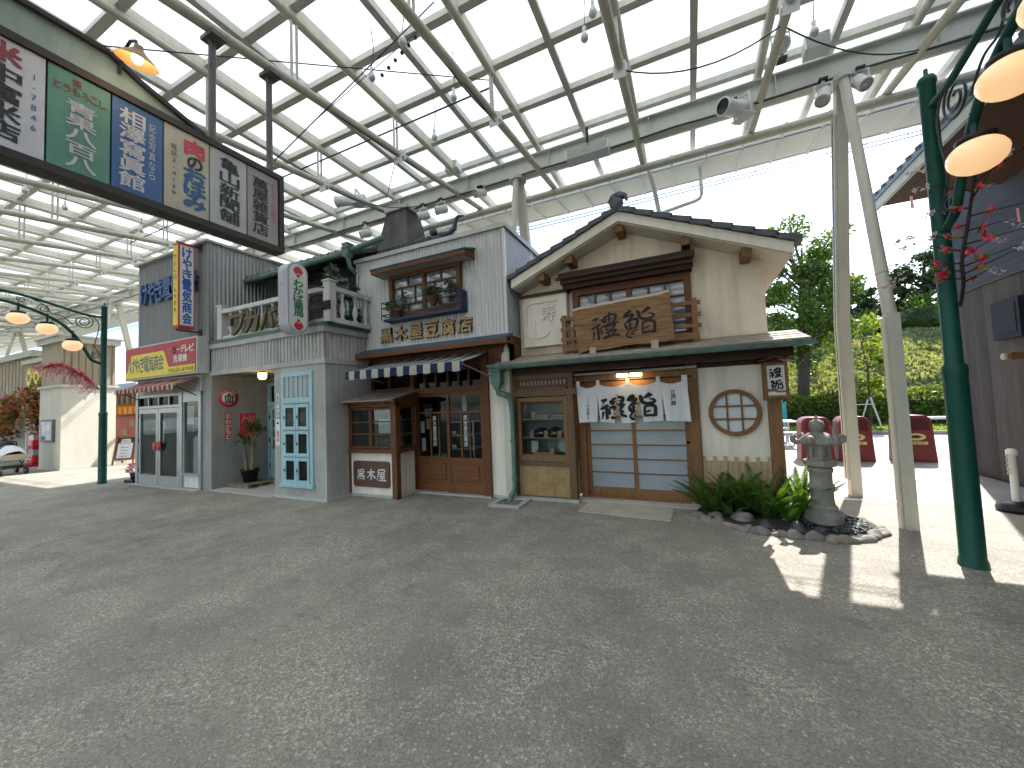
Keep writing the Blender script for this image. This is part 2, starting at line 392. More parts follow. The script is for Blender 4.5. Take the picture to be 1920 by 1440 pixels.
def frosted():
    m, n, b = nodes('frosted_glass'); v = coords(n)
    f = noise(n, v, .9, 4, .6); g = noise(n, coords(n, (.12, .12, 1)), 1, 2, .5)
    c = mix(n, .5, ramp(n, f, [(.25, (.58, .605, .61)), (.75, (.82, .84, .83))]), ramp(n, g, [(.3, (.50, .535, .55)), (.7, (.87, .89, .88))]))
    tl = n.nodes.new('ShaderNodeBsdfTranslucent'); n.links.new(c, tl.inputs[0])
    b.inputs['Base Color'].default_value = (.55, .57, .58, 1); b.inputs['Roughness'].default_value = .35
    mx = n.nodes.new('ShaderNodeMixShader'); mx.inputs[0].default_value = .10
    n.links.new(tl.outputs[0], mx.inputs[1]); n.links.new(b.outputs[0], mx.inputs[2]); n.links.new(mx.outputs[0], n.nodes['Material Output'].inputs[0])
frosted()
# ---------------------------------------------------------------- ground sheets
g = MB(); g.quad((-500, -300, 0), (500, -300, 0), (500, 500, 0), (-500, 500, 0)); struct(g.obj('ground', 'far_paving'))
g = MB(); g.quad((-60, -30, .004), (16, -30, .004), (16, 7.15, .004), (-60, 7.15, .004)); struct(g.obj('pavement', 'asphalt'))
mat('drain_pale', (.66, .66, .64), .6, .06)
g = MB(); g.box(1.2, 16, 7.15, 7.26, -.05, .008); tag(g.obj('drain_strip', 'drain_pale'), 'pale straight drain strip along the edge of the dark asphalt', 'drain')
g = MB(); g.quad((1.0, 7.26, .005), (30, 7.26, .005), (30, 12.2, .005), (1.0, 12.2, .005)); struct(g.obj('road', 'paving'))
mat('slab_grey', (.42, .43, .43), .7, .1)
g = MB(); g.quad((2.9, 8.95, .009), (3.7, 8.95, .009), (3.7, 9.75, .009), (2.9, 9.75, .009)); tag(g.obj('access_cover', 'slab_grey'), 'square grey cover plate set in the sunlit paving behind the column', 'cover')
g = MB(); g.box(-40, 60, 17.5, 17.65, 0, .12); struct(g.obj('kerb', 'paving'))
g = MB(); g.quad((-60, 17.65, .02), (60, 17.65, .02), (60, 25, .02), (-60, 25, .02)); struct(g.obj('lawn', 'lawn'))
# grassy hill behind
hb = MB(); nx, ny = 90, 26
def hillz(u, v):
    t = max(0, min(1, (v-24)/13)); s = t*t*(3-2*t)
    return s*(4.25+.4*math.sin(u*.11+1)+.11*(u-6)) + max(0, v-37)*.06 + .22*math.sin(u*.9+v*.7)*s + .15*math.sin(u*2.1-v*1.3)*s
vs = []; fs = []
for j in range(ny):
    for i in range(nx):
        u = -45+135*i/(nx-1); v = 23.5+36*(j/(ny-1))**1.3; vs.append((u, v, hillz(u, v)))
for j in range(ny-1):
    for i in range(nx-1): fs.append((j*nx+i, j*nx+i+1, (j+1)*nx+i+1, (j+1)*nx+i))
hb.add(vs, fs, True); struct(hb.obj('hill', 'hill_grass'))
# ---------------------------------------------------------------- glazed canopy
V0, V1, U0, U1 = -13.6, 8.55, -46.0, 9.6  # roof glass is carried on over the gutter to shut off a sun leak
canopy = thing('glazed_canopy', 'cream steel framed canopy of frosted glass panels covering the whole plaza', 'canopy', (2.16, 6.67, 0))
chord_u = [-.565+1.755*k for k in range(-25, 6)]
mull_u = [u+.8775 for u in chord_u]
purl_v = [6.57-.91*k for k in range(-1, 23)]
GZ = 6.50
us = sorted([u for u in chord_u+mull_u if U0 <= u <= U1]); vs_ = sorted(purl_v+[8.38, 8.55])
cells = [(us[i], us[i+1], vs_[j], vs_[j+1]) for i in range(len(us)-1) for j in range(len(vs_)-1)]
def vis(c):
    x, y = (c[0]+c[1])/2, (c[2]+c[3])/2; d = Vector((x, y, GZ-1.6)); z = d.dot(fw)
    if z < .6: return 1e9
    X, Y = d.dot(ri)/z, d.dot(up)/z
    return d.length if abs(X) < 1.4 and abs(Y) < 1.1 else 1e8+d.length
cells.sort(key=vis); rest = MB()
me_cache = {}
for k, (a, b, c, d) in enumerate(cells):
    if k < 96: p = MB().box(a+.012, b-.012, c+.012, d-.012, GZ, GZ+.008); p.obj('roof_panel', 'frosted_glass', canopy)
    else: rest.box(a+.012, b-.012, c+.012, d-.012, GZ, GZ+.008)
o = rest.obj('roof_panels', 'frosted_glass', canopy, fixn=False); o['kind'] = 'stuff'
for v in vs_:
    m = MB().box(U0, U1, v-.032, v+.032, 6.40, GZ-.002)
    m.box(U0, U1, v-.05, v+.05, 6.385, 6.40); m.obj('purlin', 'white_steel', canopy)
for u in mull_u:
    m = MB().box(u-.03, u+.03, V0, V1, 6.385, GZ-.004); m.box(u-.045, u+.045, V0, V1, 6.37, 6.385); m.obj('mullion', 'white_steel', canopy)
def lz(v): return 5.16+.117*v if v > -3.0 else 5.16-.351-.117*(v+3)*-1*-1
for k, u in enumerate(chord_u):
    if u < U0: continue
    t = MB(); t.tube([(u, V0, 6.33), (u, 8.0, 6.33)], .052, 10); t.box(u-.035, u+.035, V0, V1, 6.372, GZ-.004)
    for v in purl_v: t.box(u-.05, u+.05, v-.05, v+.05, 6.33, 6.39)
    o = t.obj('truss', 'cream_steel', canopy)
    pts = [(u, v, 5.16+.117*abs(v+3)-.351 if v < -3 else 5.16+.117*v) for v in (-13, -3, 7.62)]
    MB().tube(pts, .055, 10).obj('lower_chord', 'cream_steel', o)
    for v in (4.72, 2.97, 1.22) if u > -24 else ():
        s = MB()
        z0 = 5.16+.117*v
        for dv in (-.035, .035): s.tube([(u, v+dv, z0), (u, v+dv, 6.33)], .017, 8)
        s.box(u-.02, u+.02, v-.05, v+.05, z0-.01, z0+.02); s.obj('strut', 'white_steel', o)
    if u > -24:
        v = 4.82; q = MB().box(u-.075, u+.075, v-.05, v-.04, 5.16+.117*v-.16, 5.16+.117*v+.05); q.box(u-.09, u+.09, v+.02, v+.03, 5.16+.117*v-.1, 5.16+.117*v+.07)
        q.box(u-.08, u+.08, v-.04, v+.02, 5.16+.117*v-.06, 5.16+.117*v-.02); q.obj('joint_plate', 'fixture_white', o)
m = MB().box(U0, U1, 6.665, 6.68, 5.95, 6.24); m.box(U0, U1, 6.58, 6.76, 6.24, 6.262); m.box(U0, U1, 6.58, 6.76, 5.928, 5.95)
u = U0
while u < U1: m.box(u, u+.012, 6.59, 6.75, 5.95, 6.24); u += 1.755
m.obj('main_beam', 'beam_grey', canopy)
MB().tube([(U0, 7.5, 5.93), (U1, 7.5, 5.93)], .07, 12).obj('eave_tube', 'cream_steel', canopy)
gm = MB().add([(U0, 7.93, 6.02), (U1, 7.93, 6.02), (U1, 8.86, 6.145), (U0, 8.86, 6.145), (U0, 7.93, 6.04), (U1, 7.93, 6.04), (U1, 8.86, 6.165), (U0, 8.86, 6.165)], [(0, 1, 2, 3), (4, 5, 6, 7), (0, 1, 5, 4), (2, 3, 7, 6)])
gm.box(U0, U1, 7.93, 7.96, 6.0, 6.16); gm.box(U0, U1, 8.86, 8.90, 6.13, 6.36); gm.obj('gutter', 'gutter_white', canopy)
u = U0+.3
while u < U1:
    br = MB().beam((u, 7.9, 5.99), (u, 8.88, 6.12), .035, .05); br.box(u-.02, u+.02, 7.5, 7.92, 6.0, 6.03); br.obj('gutter_bracket', 'gutter_white', canopy); u += .585
bl = MB()
for (v, z) in ((9.15, 6.16), (9.22, 6.12)): bl.tube([(U0, v, z), (U1, v, z)], .012, 6)
u = U0
while u < U1: bl.tube([(u, 8.76, 6.22), (u+.1, 9.2, 6.14)], .008, 5); u += .585
bl.obj('guard_rail', 'blue_steel', canopy)
for u in (2.16, -2.79, -19.2, -24.15, -29.1, 7.11):
    a = MB().box(u-.06, u+.06, 5.81, 5.93, -.05, 2.46); a.box(u-.082, u-.063, 5.825, 5.915, 0, 2.42)
    a.tube([(u, 5.87, 2.35), (u, 6.60, 5.88)], [.064, .058], 14)
    a.obj('front_leg', 'cream_steel', canopy)
    cy0 = lambda z: 7.48-.03*z if z < 2.6 else 7.402-(z-2.6)*.195
    b = MB()
    for z0, z1 in ((-.05, 2.6), (2.6, 5.9)):
        b.merge(MB().box(u-.055, u+.075, -.07, .07, z0, z1).xf(Matrix(((1, 0, 0, 0), (0, 1, -.03 if z0 < 0 else -.195, 7.48 if z0 < 0 else 7.402+2.6*.195), (0, 0, 1, 0), (0, 0, 0, 1)))))
        for y0, y1 in ((-.066, -.028), (.028, .066)): b.merge(MB().box(u-.088, u-.058, y0, y1, max(z0, .25), min(z1, 5.5)).xf(Matrix(((1, 0, 0, 0), (0, 1, -.03 if z0 < 0 else -.195, 7.48 if z0 < 0 else 7.402+2.6*.195), (0, 0, 1, 0), (0, 0, 0, 1)))))
    o = b.obj('rear_leg', 'cream_steel', canopy); d = MB(); z = .45
    while z < 5.4: d.merge(MB().box(u-.084, u-.06, -.024, .024, z, z+.17).xf(Matrix.Translation((0, cy0(z+.08), 0)))); z += .2
    d.obj('slot_channel', 'fixture_dark', o)
    MB().tube([(u, 6.67, 5.86), (u, 6.67, 5.93)], .17, 16).obj('leg_cap', 'beam_grey', canopy)
dp = MB().tube([(-.50, 7.62, 6.06), (-.42, 7.95, 5.75), (-.36, 8.2, 5.30)], .045, 10)
dp.tube([(-.36, 8.2, 5.30), (.30, 8.2, 5.39), (.38, 8.2, 5.42), (.42, 8.2, 5.50), (.42, 8.2, 6.03)], .035, 10); dp.obj('drain_pipe', 'gutter_white', canopy)
rods = MB()
for v, z in ((4.2, 5.9),): pass
for u0, u1, v in ((-5.82, -2.34, 4.72), (-9.33, -5.82, 4.72), (-12.8, -9.33, 4.72)): rods.tube([(u0, v, 6.1), (u1, v, 6.1)], .013, 6)
for a, b in (((-4.06, 2.7, 4.4), (-2.34, 3.4, 6.1)), ((-5.82, 1.3, 5.4), (-2.34, 4.7, 6.2)), ((-4.06, 4.7, 5.6), (-5.82, 6.4, 6.2)), ((-2.34, 2.6, 5.5), (-2.3, 4.8, 5.62))): rods.tube([a, b], .007, 5)
rods.obj('tie_rods', 'cable', canopy)
cb = MB(); L = []
for i in range(90): 
    u = -26+i*.4; L.append((u, 6.57, 5.92-.03*abs(math.sin(u*1.3))))
cb.tube(L, .014, 6)
for a, b, sag in (((-2.34, 2.8, 5.62), (-2.34, 4.8, 5.7), .12), ((-.57, 4.8, 5.7), (1.21, 5.1, 5.75), .25), ((-4.06, 3.2, 5.5), (-4.06, 6.6, 5.95), .05), ((1.21, 5.2, 5.8), (3.0, 6.6, 5.95), .2), ((-5.82, 4.8, 5.7), (-4.5, 6.6, 5.95), .3)):
    cb.tube([(a[0]+(b[0]-a[0])*t/10, a[1]+(b[1]-a[1])*t/10, a[2]+(b[2]-a[2])*t/10-sag*4*(t/10)*(1-t/10)) for t in range(11)], .009, 5)
cb.obj('power_cable', 'cable', canopy)
# ---------------------------------------------------------------- lamps and speakers hung in the canopy
def spot(u, v, z, aim, label, group='theatre spotlights on the main beam', sc=1, big=False):
    t = thing('spotlight', label, 'spotlight', (u, v, 5.93), group)
    b = MB(); r = .085*sc; L = .26*sc
    b.lathe([(0, 0), (r*.75, 0), (r, .05*sc), (r, L*.8), (r*1.08, L*.82), (r*1.08, L), (r*.9, L)], n=18)
    q = Vector(aim).normalized().to_track_quat('Z', 'Y').to_matrix().to_4x4(); M = Matrix.Translation((u, v, z)) @ q @ Matrix.Translation((0, 0, -L/2)); b.xf(M); b.obj('housing', 'fixture_white', t)
    l = MB().lathe([(0, L*.93), (r*.9, L*.93)], n=18); 
    for i in range(6): l.lathe([(r*.22, 0), (r*.22, .012)], (r*.5*math.cos(i*1.047), r*.5*math.sin(i*1.047), L*.93), 8)
    l.xf(M); l.obj('lens', 'lens_dark' if big else 'bulb_glass', t)
    k = MB(); k.beam((u-r-.012, v, z), (u-r-.012, v, z+.16*sc), .012, .03); k.beam((u+r+.012, v, z), (u+r+.012, v, z+.16*sc), .012, .03)
    k.box(u-r-.018, u+r+.018, v-.015, v+.015, z+.155*sc, z+.17*sc); k.box(u-.02, u+.02, v-.02, v+.02, z+.165*sc, 5.93); k.obj('yoke', 'fixture_white', t)
    MB().box(u-.05, u+.05, v-.06, v+.06, 5.905, 5.93).obj('clamp', 'fixture_dark', t)
    return t
spot(-6.62, 6.57, 5.66, (-.5, -.6, -.25), 'white spotlight on the beam left of the dark roof chimney')
spot(-4.96, 6.57, 5.68, (-.75, -.6, -.25), 'white spotlight hung left of its twin just right of the chimney')
spot(-4.50, 6.57, 5.70, (-.75, -.6, -.25), 'white spotlight hung right of its twin just right of the chimney')
spot(-3.56, 6.57, 5.80, (-.55, -.9, -.35), 'round white spotlight high on the beam above the metal clad shop', sc=.95)
spot(1.92, 6.57, 5.70, (-.3, -.5, -.9), 'white can spotlight left of the head of the splayed column')
spot(2.32, 6.57, 5.74, (.3, -.6, -.9), 'white can spotlight right of the head of the splayed column', sc=.95)
spot(1.33, 5.9, 6.1, (-.1, -.9, -.5), 'round seven hole spotlight high under the glass right of the projector', sc=1.05)
def projector(c, d, label, r=.1, L=.5):
    t = thing('projector_lamp', label, 'projector', c, 'large projector lamps under the canopy')
    q = Vector(d).normalized().to_track_quat('Z', 'Y').to_matrix().to_4x4(); M = Matrix.Translation(c) @ q
    b = MB().lathe([(0, -L*.45), (r*.9, -L*.45), (r*1.05, -L*.4), (r*1.05, 0), (r, .02), (r, L*.5), (r*1.12, L*.5), (r*1.12, L*.55), (r*.95, L*.55)], n=20); b.xf(M); b.obj('barrel', 'fixture_white', t)
    MB().lathe([(0, L*.52), (r*.96, L*.52)], n=20).xf(M).obj('lens', 'lens_dark', t)
    k = MB().box(-r*1.25, r*1.25, -r*1.2, -r*1.05, -L*.4, -L*.05); k.box(-r*1.3, -r*1.2, -r*1.2, r*1.6, -L*.25, -L*.18); k.box(r*1.2, r*1.3, -r*1.2, r*1.6, -L*.25, -L*.18); k.box(-r*1.3, r*1.3, r*1.55, r*1.65, -L*.25, -L*.18); k.xf(M); k.obj('bracket', 'fixture_white', t)
    MB().box(c[0]-.02, c[0]+.02, c[1]+.02, c[1]+.06, c[2], 6.0 if c[2] > 5.5 else c[2]+.5).obj('hanger', 'fixture_dark', t)
projector((.86, 6.42, 5.80), (-.75, -.75, -.12), 'large white projector lamp aimed left from the beam over the gabled shop', .11, .52)
projector((-6.15, 5.75, 5.95), (-.9, -.35, -.02), 'long white projector lamp pointing left beside the overhead signboard', .1, .62)
def horn(u0, u1, v, z0, z1, label):
    t = thing('panel_speaker', label, 'speaker', ((u0+u1)/2, v, z0))
    b = MB().prism([(v-.1, z0+.05), (v+.08, z0), (v+.1, z1-.04), (v-.08, z1)], 'X', u0, u1); b.obj('cabinet', 'fixture_white', t, bevel=.008)
    MB().box((u0+u1)/2-.02, (u0+u1)/2+.02, v, v+.04, z1-.03, 6.3).obj('hanger', 'fixture_dark', t)
    s = MB()
    for i in range(6): s.box(u0+.02, u1-.02, v-.108+.003*i, v-.1+.003*i, z0+.07+i*.03, z0+.08+i*.03)
    s.obj('grille', 'beam_grey', t)
horn(-1.72, -1.0, 6.42, 5.72, 5.93, 'wide white panel speaker hanging under the beam above the gabled shop')
horn(1.66, 1.95, 6.3, 6.12, 6.36, 'small square white speaker above the beam near the splayed column')
horn(-4.25, -3.95, 6.45, 6.3, 6.5, 'white wedge speaker standing over the beam right of the chimney')
def bulb(u, v, z, label):
    t = thing('hanging_bulb', label, 'light bulb', (u, v, z), 'bare bulbs hanging from the canopy')
    MB().lathe([(0, -.075), (.03, -.068), (.046, -.04), (.046, -.02), (.03, .02), (.018, .045)], (u, v, z), 12).obj('globe', 'bulb_glass', t)
    MB().lathe([(.02, .04), (.022, .1), (.008, .11)], (u, v, z), 10).obj('socket', 'fixture_white', t)
    MB().tube([(u, v, z+.1), (u+.02, v+.02, z+.35), (u, v, 6.38)], .005, 5).obj('cord', 'cable', t)
for u, v, z, l in ((-2.72, 3.31, 5.75, 'bare bulb hanging beside the lower truss tube near the top edge'), (-3.37, 3.5, 5.75, 'bare bulb hanging lowest on a long double cord above the insulator string'), (-2.65, 4.24, 5.75, 'bare bulb hanging just left of the twin truss struts'),
    (-3.34, 4.75, 5.75, 'bare bulb on a long cord over the metal clad shop'), (-.86, 4.21, 5.75, 'bare bulb hanging near the top edge above the gabled shop'), (-.71, 3.97, 5.75, 'bare bulb hanging against the truss tube at the top edge'), (1.53, 5.36, 5.75, 'bare bulb hanging alone high on the right'),
    (-10.77, 3.01, 5.75, 'bare bulb seen under the left part of the overhead signboard'), (-10.76, 4.14, 5.75, 'bare bulb seen under the middle of the overhead signboard'), (-10.53, 2.46, 5.75, 'bare bulb hanging furthest left under the overhead signboard'), (-10.87, 5.45, 5.72, 'bare bulb hanging by the top corner of the grey appliance shop')):
    bulb(u, v, z, l)
ins = thing('insulator_string', 'string of small dark insulators on a wire under the glass', 'insulators', (-3.0, 3.6, 5.9))
s = MB()
for i in range(6): s.ball((-3.25+.09*i, 3.55+.02*i, 5.74+.075*i), .024, n=8, m=6)
s.obj('insulator_beads', 'cable', ins); MB().tube([(-4.0, 3.2, 5.2), (-2.7, 3.65, 6.2)], .005, 5).obj('wire', 'cable', ins)
# ================================================================ appliance shop (left)
mat('grey_ribs', (.255, .26, .26), .55, .06, 2, .14)
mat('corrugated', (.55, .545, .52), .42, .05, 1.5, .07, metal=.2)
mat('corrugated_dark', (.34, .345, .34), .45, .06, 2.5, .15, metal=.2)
mat('zinc', (.45, .47, .51), .36, .05, 2.5, .08, metal=.45)
mat('cap_grey', (.50, .49, .465), .5, .1, 2, .2)
mat('aluminium', (.42, .43, .43), .35, .05, 3, .1, metal=.5)
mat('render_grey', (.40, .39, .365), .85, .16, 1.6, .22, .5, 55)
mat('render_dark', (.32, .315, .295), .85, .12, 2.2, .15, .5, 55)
mat('concrete', (.42, .41, .385), .8, .14, 2.5, bmp=.3, bs=40)
mat('red_sign', (.42, .045, .06), .4, .08, 3, .1)
mat('yellow_sign', (.74, .60, .06), .4, .06, 3, .08)
mat('ink_blue', (.06, .13, .26), .5, .1)
mat('letter_blue', (.035, .12, .40), .4, .1)
mat('letter_blue_wall', (.06, .13, .29), .45, .15, 3, .1)
mat('sign_white', (.70, .69, .65), .45, .05, 3, .08)
mat('ink_black', (.012, .012, .012), .6, .1)
mat('ink_dark', (.05, .045, .03), .6, .1)
mat('red_plain', (.45, .03, .04), .35, .08)
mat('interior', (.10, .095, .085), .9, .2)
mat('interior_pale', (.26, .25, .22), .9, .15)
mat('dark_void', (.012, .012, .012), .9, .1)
mat('appliance', (.62, .63, .60), .3, .04)
mat('cloth_white', (.70, .72, .74), .85, .05, bmp=.2)
mat('paper', (.62, .60, .50), .7, .1)
mat('cardboard', (.40, .27, .15), .8, .15)
mat('black_plastic', (.018, .018, .02), .4, .1)
glass('pane_clear', (.80, .85, .84), .2); glass('pane_dark', (.42, .45, .44), .18)
def stripes(name, a, bcol, axis, period, phase=0):
    m, n, b = nodes(name); g = n.nodes.new('ShaderNodeNewGeometry'); s = n.nodes.new('ShaderNodeSeparateXYZ'); n.links.new(g.outputs['Position'], s.inputs[0])
    x = n.nodes.new('ShaderNodeMath'); x.operation = 'MULTIPLY_ADD'; x.inputs[1].default_value = 1/period; x.inputs[2].default_value = phase+100; n.links.new(s.outputs[axis], x.inputs[0])
    f = n.nodes.new('ShaderNodeMath'); f.operation = 'FRACT'; n.links.new(x.outputs[0], f.inputs[0])
    l = n.nodes.new('ShaderNodeMath'); l.operation = 'LESS_THAN'; l.inputs[1].default_value = .5; n.links.new(f.outputs[0], l.inputs[0])
    c = mix(n, l.outputs[0], a, bcol); d = noise(n, coords(n), 3, 4, .6); c = mix(n, 1, c, ramp(n, d, [(.3, (.82, .82, .8)), (.7, (1, 1, 1))]), 'MULTIPLY')
    tl = n.nodes.new('ShaderNodeBsdfTranslucent'); n.links.new(c, tl.inputs[0]); mx = n.nodes.new('ShaderNodeMixShader'); mx.inputs[0].default_value = .4
    n.links.new(c, b.inputs['Base Color']); b.inputs['Roughness'].default_value = .85
    n.links.new(b.outputs[0], mx.inputs[1]); n.links.new(tl.outputs[0], mx.inputs[2]); n.links.new(mx.outputs[0], n.nodes['Material Output'].inputs[0])
stripes('awning_red', (.62, .57, .48), (.45, .035, .05), 0, .19)
stripes('awning_blue', (.028, .042, .12), (.66, .62, .53), 0, .272, .1)
stripes('awning_orange', (.85, .22, .03), (.9, .6, .08), 0, .5)
stripes('awning_blue_top', (.12, .14, .19), (.52, .50, .43), 0, .272, .1)

es = thing('appliance_shop', 'grey metal clad appliance shop with double glass doors at the left end of the row', 'shop building', (-10.9, 4.75, 0))
w = MB()
w.corr(-12.45, -9.42, 3.30, 5.40, 4.77, .075, .008, square=True)
w.box(-12.45, -9.42, 4.79, 4.9, 2.14, 5.40); w.box(-12.45, -12.37, 4.76, 9.5, 0, 5.40)
w.obj('front_wall', 'grey_ribs', es)
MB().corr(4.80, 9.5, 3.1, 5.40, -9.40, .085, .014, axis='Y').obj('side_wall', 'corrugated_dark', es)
MB().box(-9.44, -9.39, 4.755, 4.80, 3.1, 5.40).obj('corner_trim', 'grey_ribs', es)
c = MB().box(-12.52, -9.34, 4.68, 4.86, 5.40, 5.45); c.box(-9.48, -9.34, 4.86, 9.5, 5.40, 5.45); c.obj('coping', 'cap_grey', es)
MB().box(-12.4, -9.5, 4.9, 9.5, 5.28, 5.34).obj('roof', 'cap_grey', es)
MB().corr(-12.40, -9.62, 2.14, 2.56, 4.765, .09, .006, square=True).obj('lintel_panel', 'corrugated', es)
p = MB(); p.box(-12.45, -12.34, 4.72, 4.82, 0, 2.14); p.box(-10.50, -10.36, 4.72, 4.82, 0, 2.14); p.box(-9.70, -9.62, 4.72, 4.82, 0, 2.14); p.box(-12.34, -9.62, 4.73, 4.81, 2.08, 2.14); p.box(-12.34, -10.5, 4.73, 4.81, 1.82, 1.88); p.box(-10.36, -9.70, 4.73, 4.81, 1.92, 2.08)
p.obj('shopfront_frame', 'aluminium', es)
tr = MB()
for x in (-11.88, -11.42, -10.96): tr.box(x-.02, x+.02, 4.74, 4.80, 1.88, 2.08)
o = tr.obj('transom', 'aluminium', es); MB().box(-12.34, -10.5, 4.775, 4.78, 1.88, 2.08).obj('pane', 'pane_dark', o)
for i, (x0, x1, hx) in enumerate(((-12.33, -11.43, -11.50), (-11.41, -10.51, -11.33))):
    d = MB(); d.box(x0, x0+.09, 4.735, 4.785, .02, 1.81); d.box(x1-.09, x1, 4.735, 4.785, .02, 1.81); d.box(x0+.09, x1-.09, 4.735, 4.785, 1.70, 1.81); d.box(x0+.09, x1-.09, 4.735, 4.785, .02, .24)
    dr = d.obj('door', 'aluminium', es); MB().box(x0+.09, x1-.09, 4.758, 4.762, .24, 1.70).obj('pane', 'pane_clear', dr)
    MB().lathe([(0, 0), (.105, 0), (.105, .022), (0, .022)], (hx, 4.70, .93), 20, 'Y').obj('handle', 'red_plain', dr)
    h = MB()
    for z in (.3, 1.0, 1.6): h.box(x0-.005 if i == 0 else x1-.02, x0+.02 if i == 0 else x1+.005, 4.725, 4.736, z, z+.09)
    pieces(h, 'hinge', 'black_plastic', dr)
wd = MB(); wd.box(-10.36, -10.31, 4.74, 4.80, .32, 1.92); wd.box(-9.75, -9.70, 4.74, 4.80, .32, 1.92); wd.box(-10.40, -9.66, 4.70, 4.80, .30, .345); wo = wd.obj('window', 'aluminium', es)
MB().box(-10.31, -9.75, 4.765, 4.769, .345, 1.92).obj('pane', 'pane_clear', wo)
MB().corr(-10.36, -9.68, .03, .30, 4.76, .095, .012).obj('base_panel', 'sign_white', es)
MB().box(-12.6, -9.62, 4.60, 4.80, 0, .018).obj('threshold', 'concrete', es)
r = MB(); r.box(-12.37, -9.62, 6.9, 7.0, 0, 2.6); r.box(-12.37, -9.62, 4.82, 7, 2.5, 2.55); r.box(-12.37, -9.62, 4.82, 7, .004, .02); r.box(-9.68, -9.63, 4.82, 7, 0, 2.5); r.box(-12.36, -12.32, 4.82, 7, 0, 2.5); r.obj('interior_walls', 'interior_pale', es)
# things seen through the glass
t = thing('display_shelf', 'tall shelf of small boxes seen through the right glass door', 'shelf', (-10.95, 5.5, .02))
s = MB()
for z in (.02, .5, .95, 1.35, 1.75): s.box(-11.35, -10.5, 5.4, 5.7, z, z+.03)
for x in (-11.35, -10.53): s.box(x, x+.03, 5.4, 5.7, .02, 1.78)
s.obj('rack', 'aluminium', t); b = MB()
for z in (.53, .98, 1.38):
    x = -11.3
    while x < -10.6: q = U(.05, .12); b.box(x, x+q*.85, 5.42, 5.6, z, z+U(.12, .3)); x += q
b.obj('boxes', 'paper', t)
t = thing('washing_machine', 'old white washing machine standing behind the shop window', 'washing machine', (-10.0, 5.0, .02))
MB().box(-10.2, -9.78, 4.86, 5.3, .32, 1.12).obj('body', 'appliance', t, bevel=.03); MB().box(-10.18, -9.80, 5.1, 5.28, 1.12, 1.3).obj('control_panel', 'appliance', t, bevel=.02)
MB().lathe([(.03, 0), (.03, .02), (0, .02)], (-9.9, 5.08, 1.22), 12, 'Y').obj('knob', 'black_plastic', t); MB().box(-10.24, -9.74, 4.84, 5.35, .02, .32).obj('plinth', 'interior_pale', t)
t = MB().prism([(-11.98, 1.36), (-11.9, 1.5), (-11.8, 1.52), (-11.72, 1.47), (-11.64, 1.52), (-11.54, 1.5), (-11.46, 1.36), (-11.53, 1.31), (-11.58, 1.36), (-11.58, .98), (-11.86, .98), (-11.86, 1.36), (-11.91, 1.31)], 'Y', 4.92, 4.97)
t.box(-11.724, -11.716, 4.94, 4.95, 1.47, 2.5); tag(t.obj('white_shirt', 'cloth_white'), 'white short sleeved shirt hanging behind the left glass door', 'shirt')
t = MB().box(-10.25, -9.98, 4.775, 4.779, 1.42, 1.82); tag(t.obj('paper_notice', 'paper'), 'pale paper notice stuck inside the appliance shop window', 'notice')
# sign box over the awning
sg = thing('fascia_sign', 'wide red and yellow fascia sign box above the striped red awning', 'sign', (-10.9, 4.5, 2.52))
MB().box(-12.43, -9.35, 4.52, 4.76, 2.50, 3.29).obj('box', 'cap_grey', sg, bevel=.01)
MB().box(-12.39, -9.39, 4.505, 4.52, 2.54, 3.25).obj('red_face', 'red_sign', sg)
MB().prism([(-12.385, 2.545), (-9.395, 2.545), (-9.395, 2.70), (-10.42, 2.70), (-10.62, 3.06), (-10.68, 3.09), (-12.05, 3.09), (-12.12, 3.06), (-12.27, 2.72), (-12.385, 2.66)], 'Y', 4.50, 4.505).obj('yellow_field', 'yellow_sign', sg)
lay(MB(), 'けやき電気商会', -12.14, -10.62, 2.66, 3.02, front(4.50), bold=.006, fit=.98).obj('lettering', 'ink_blue', sg)
lay(MB(), 'ーテレビ', -10.12, -9.42, 2.98, 3.14, front(4.505), bold=.03).obj('lettering', 'sign_white', sg)
lay(MB(), '洗濯機', -10.24, -9.68, 2.78, 2.95, front(4.505), bold=.025).obj('lettering', 'sign_white', sg)
lay(MB(), 'ラ', -10.28, -10.12, 2.98, 3.14, front(4.505), bold=.03).obj('lettering', 'ink_black', sg)
mat('ink_pink', (.62, .16, .17), .5); lay(MB(), 'カ', -10.44, -10.28, 2.98, 3.14, front(4.505), bold=.03).obj('lettering', 'ink_pink', sg)
lay(MB(), 'TEL②-6908', -10.45, -9.42, 2.56, 2.68, front(4.50), bold=.012, fit=.9).obj('lettering', 'ink_dark', sg)
# raised wall letters
wl = thing('wall_lettering', 'raised blue letters on the upper grey wall behind the upright sign', 'lettering', (-11, 4.76, 4.42), None)
for i, ch in enumerate('けやき電気商会'):
    x = -12.20+i*.35; lay(MB(), ch, x, x+.345, 4.36, 4.88, front(4.77, .01), bold=.02, thick=.07, fit=.97).obj('raised_letter', 'letter_blue_wall', wl)
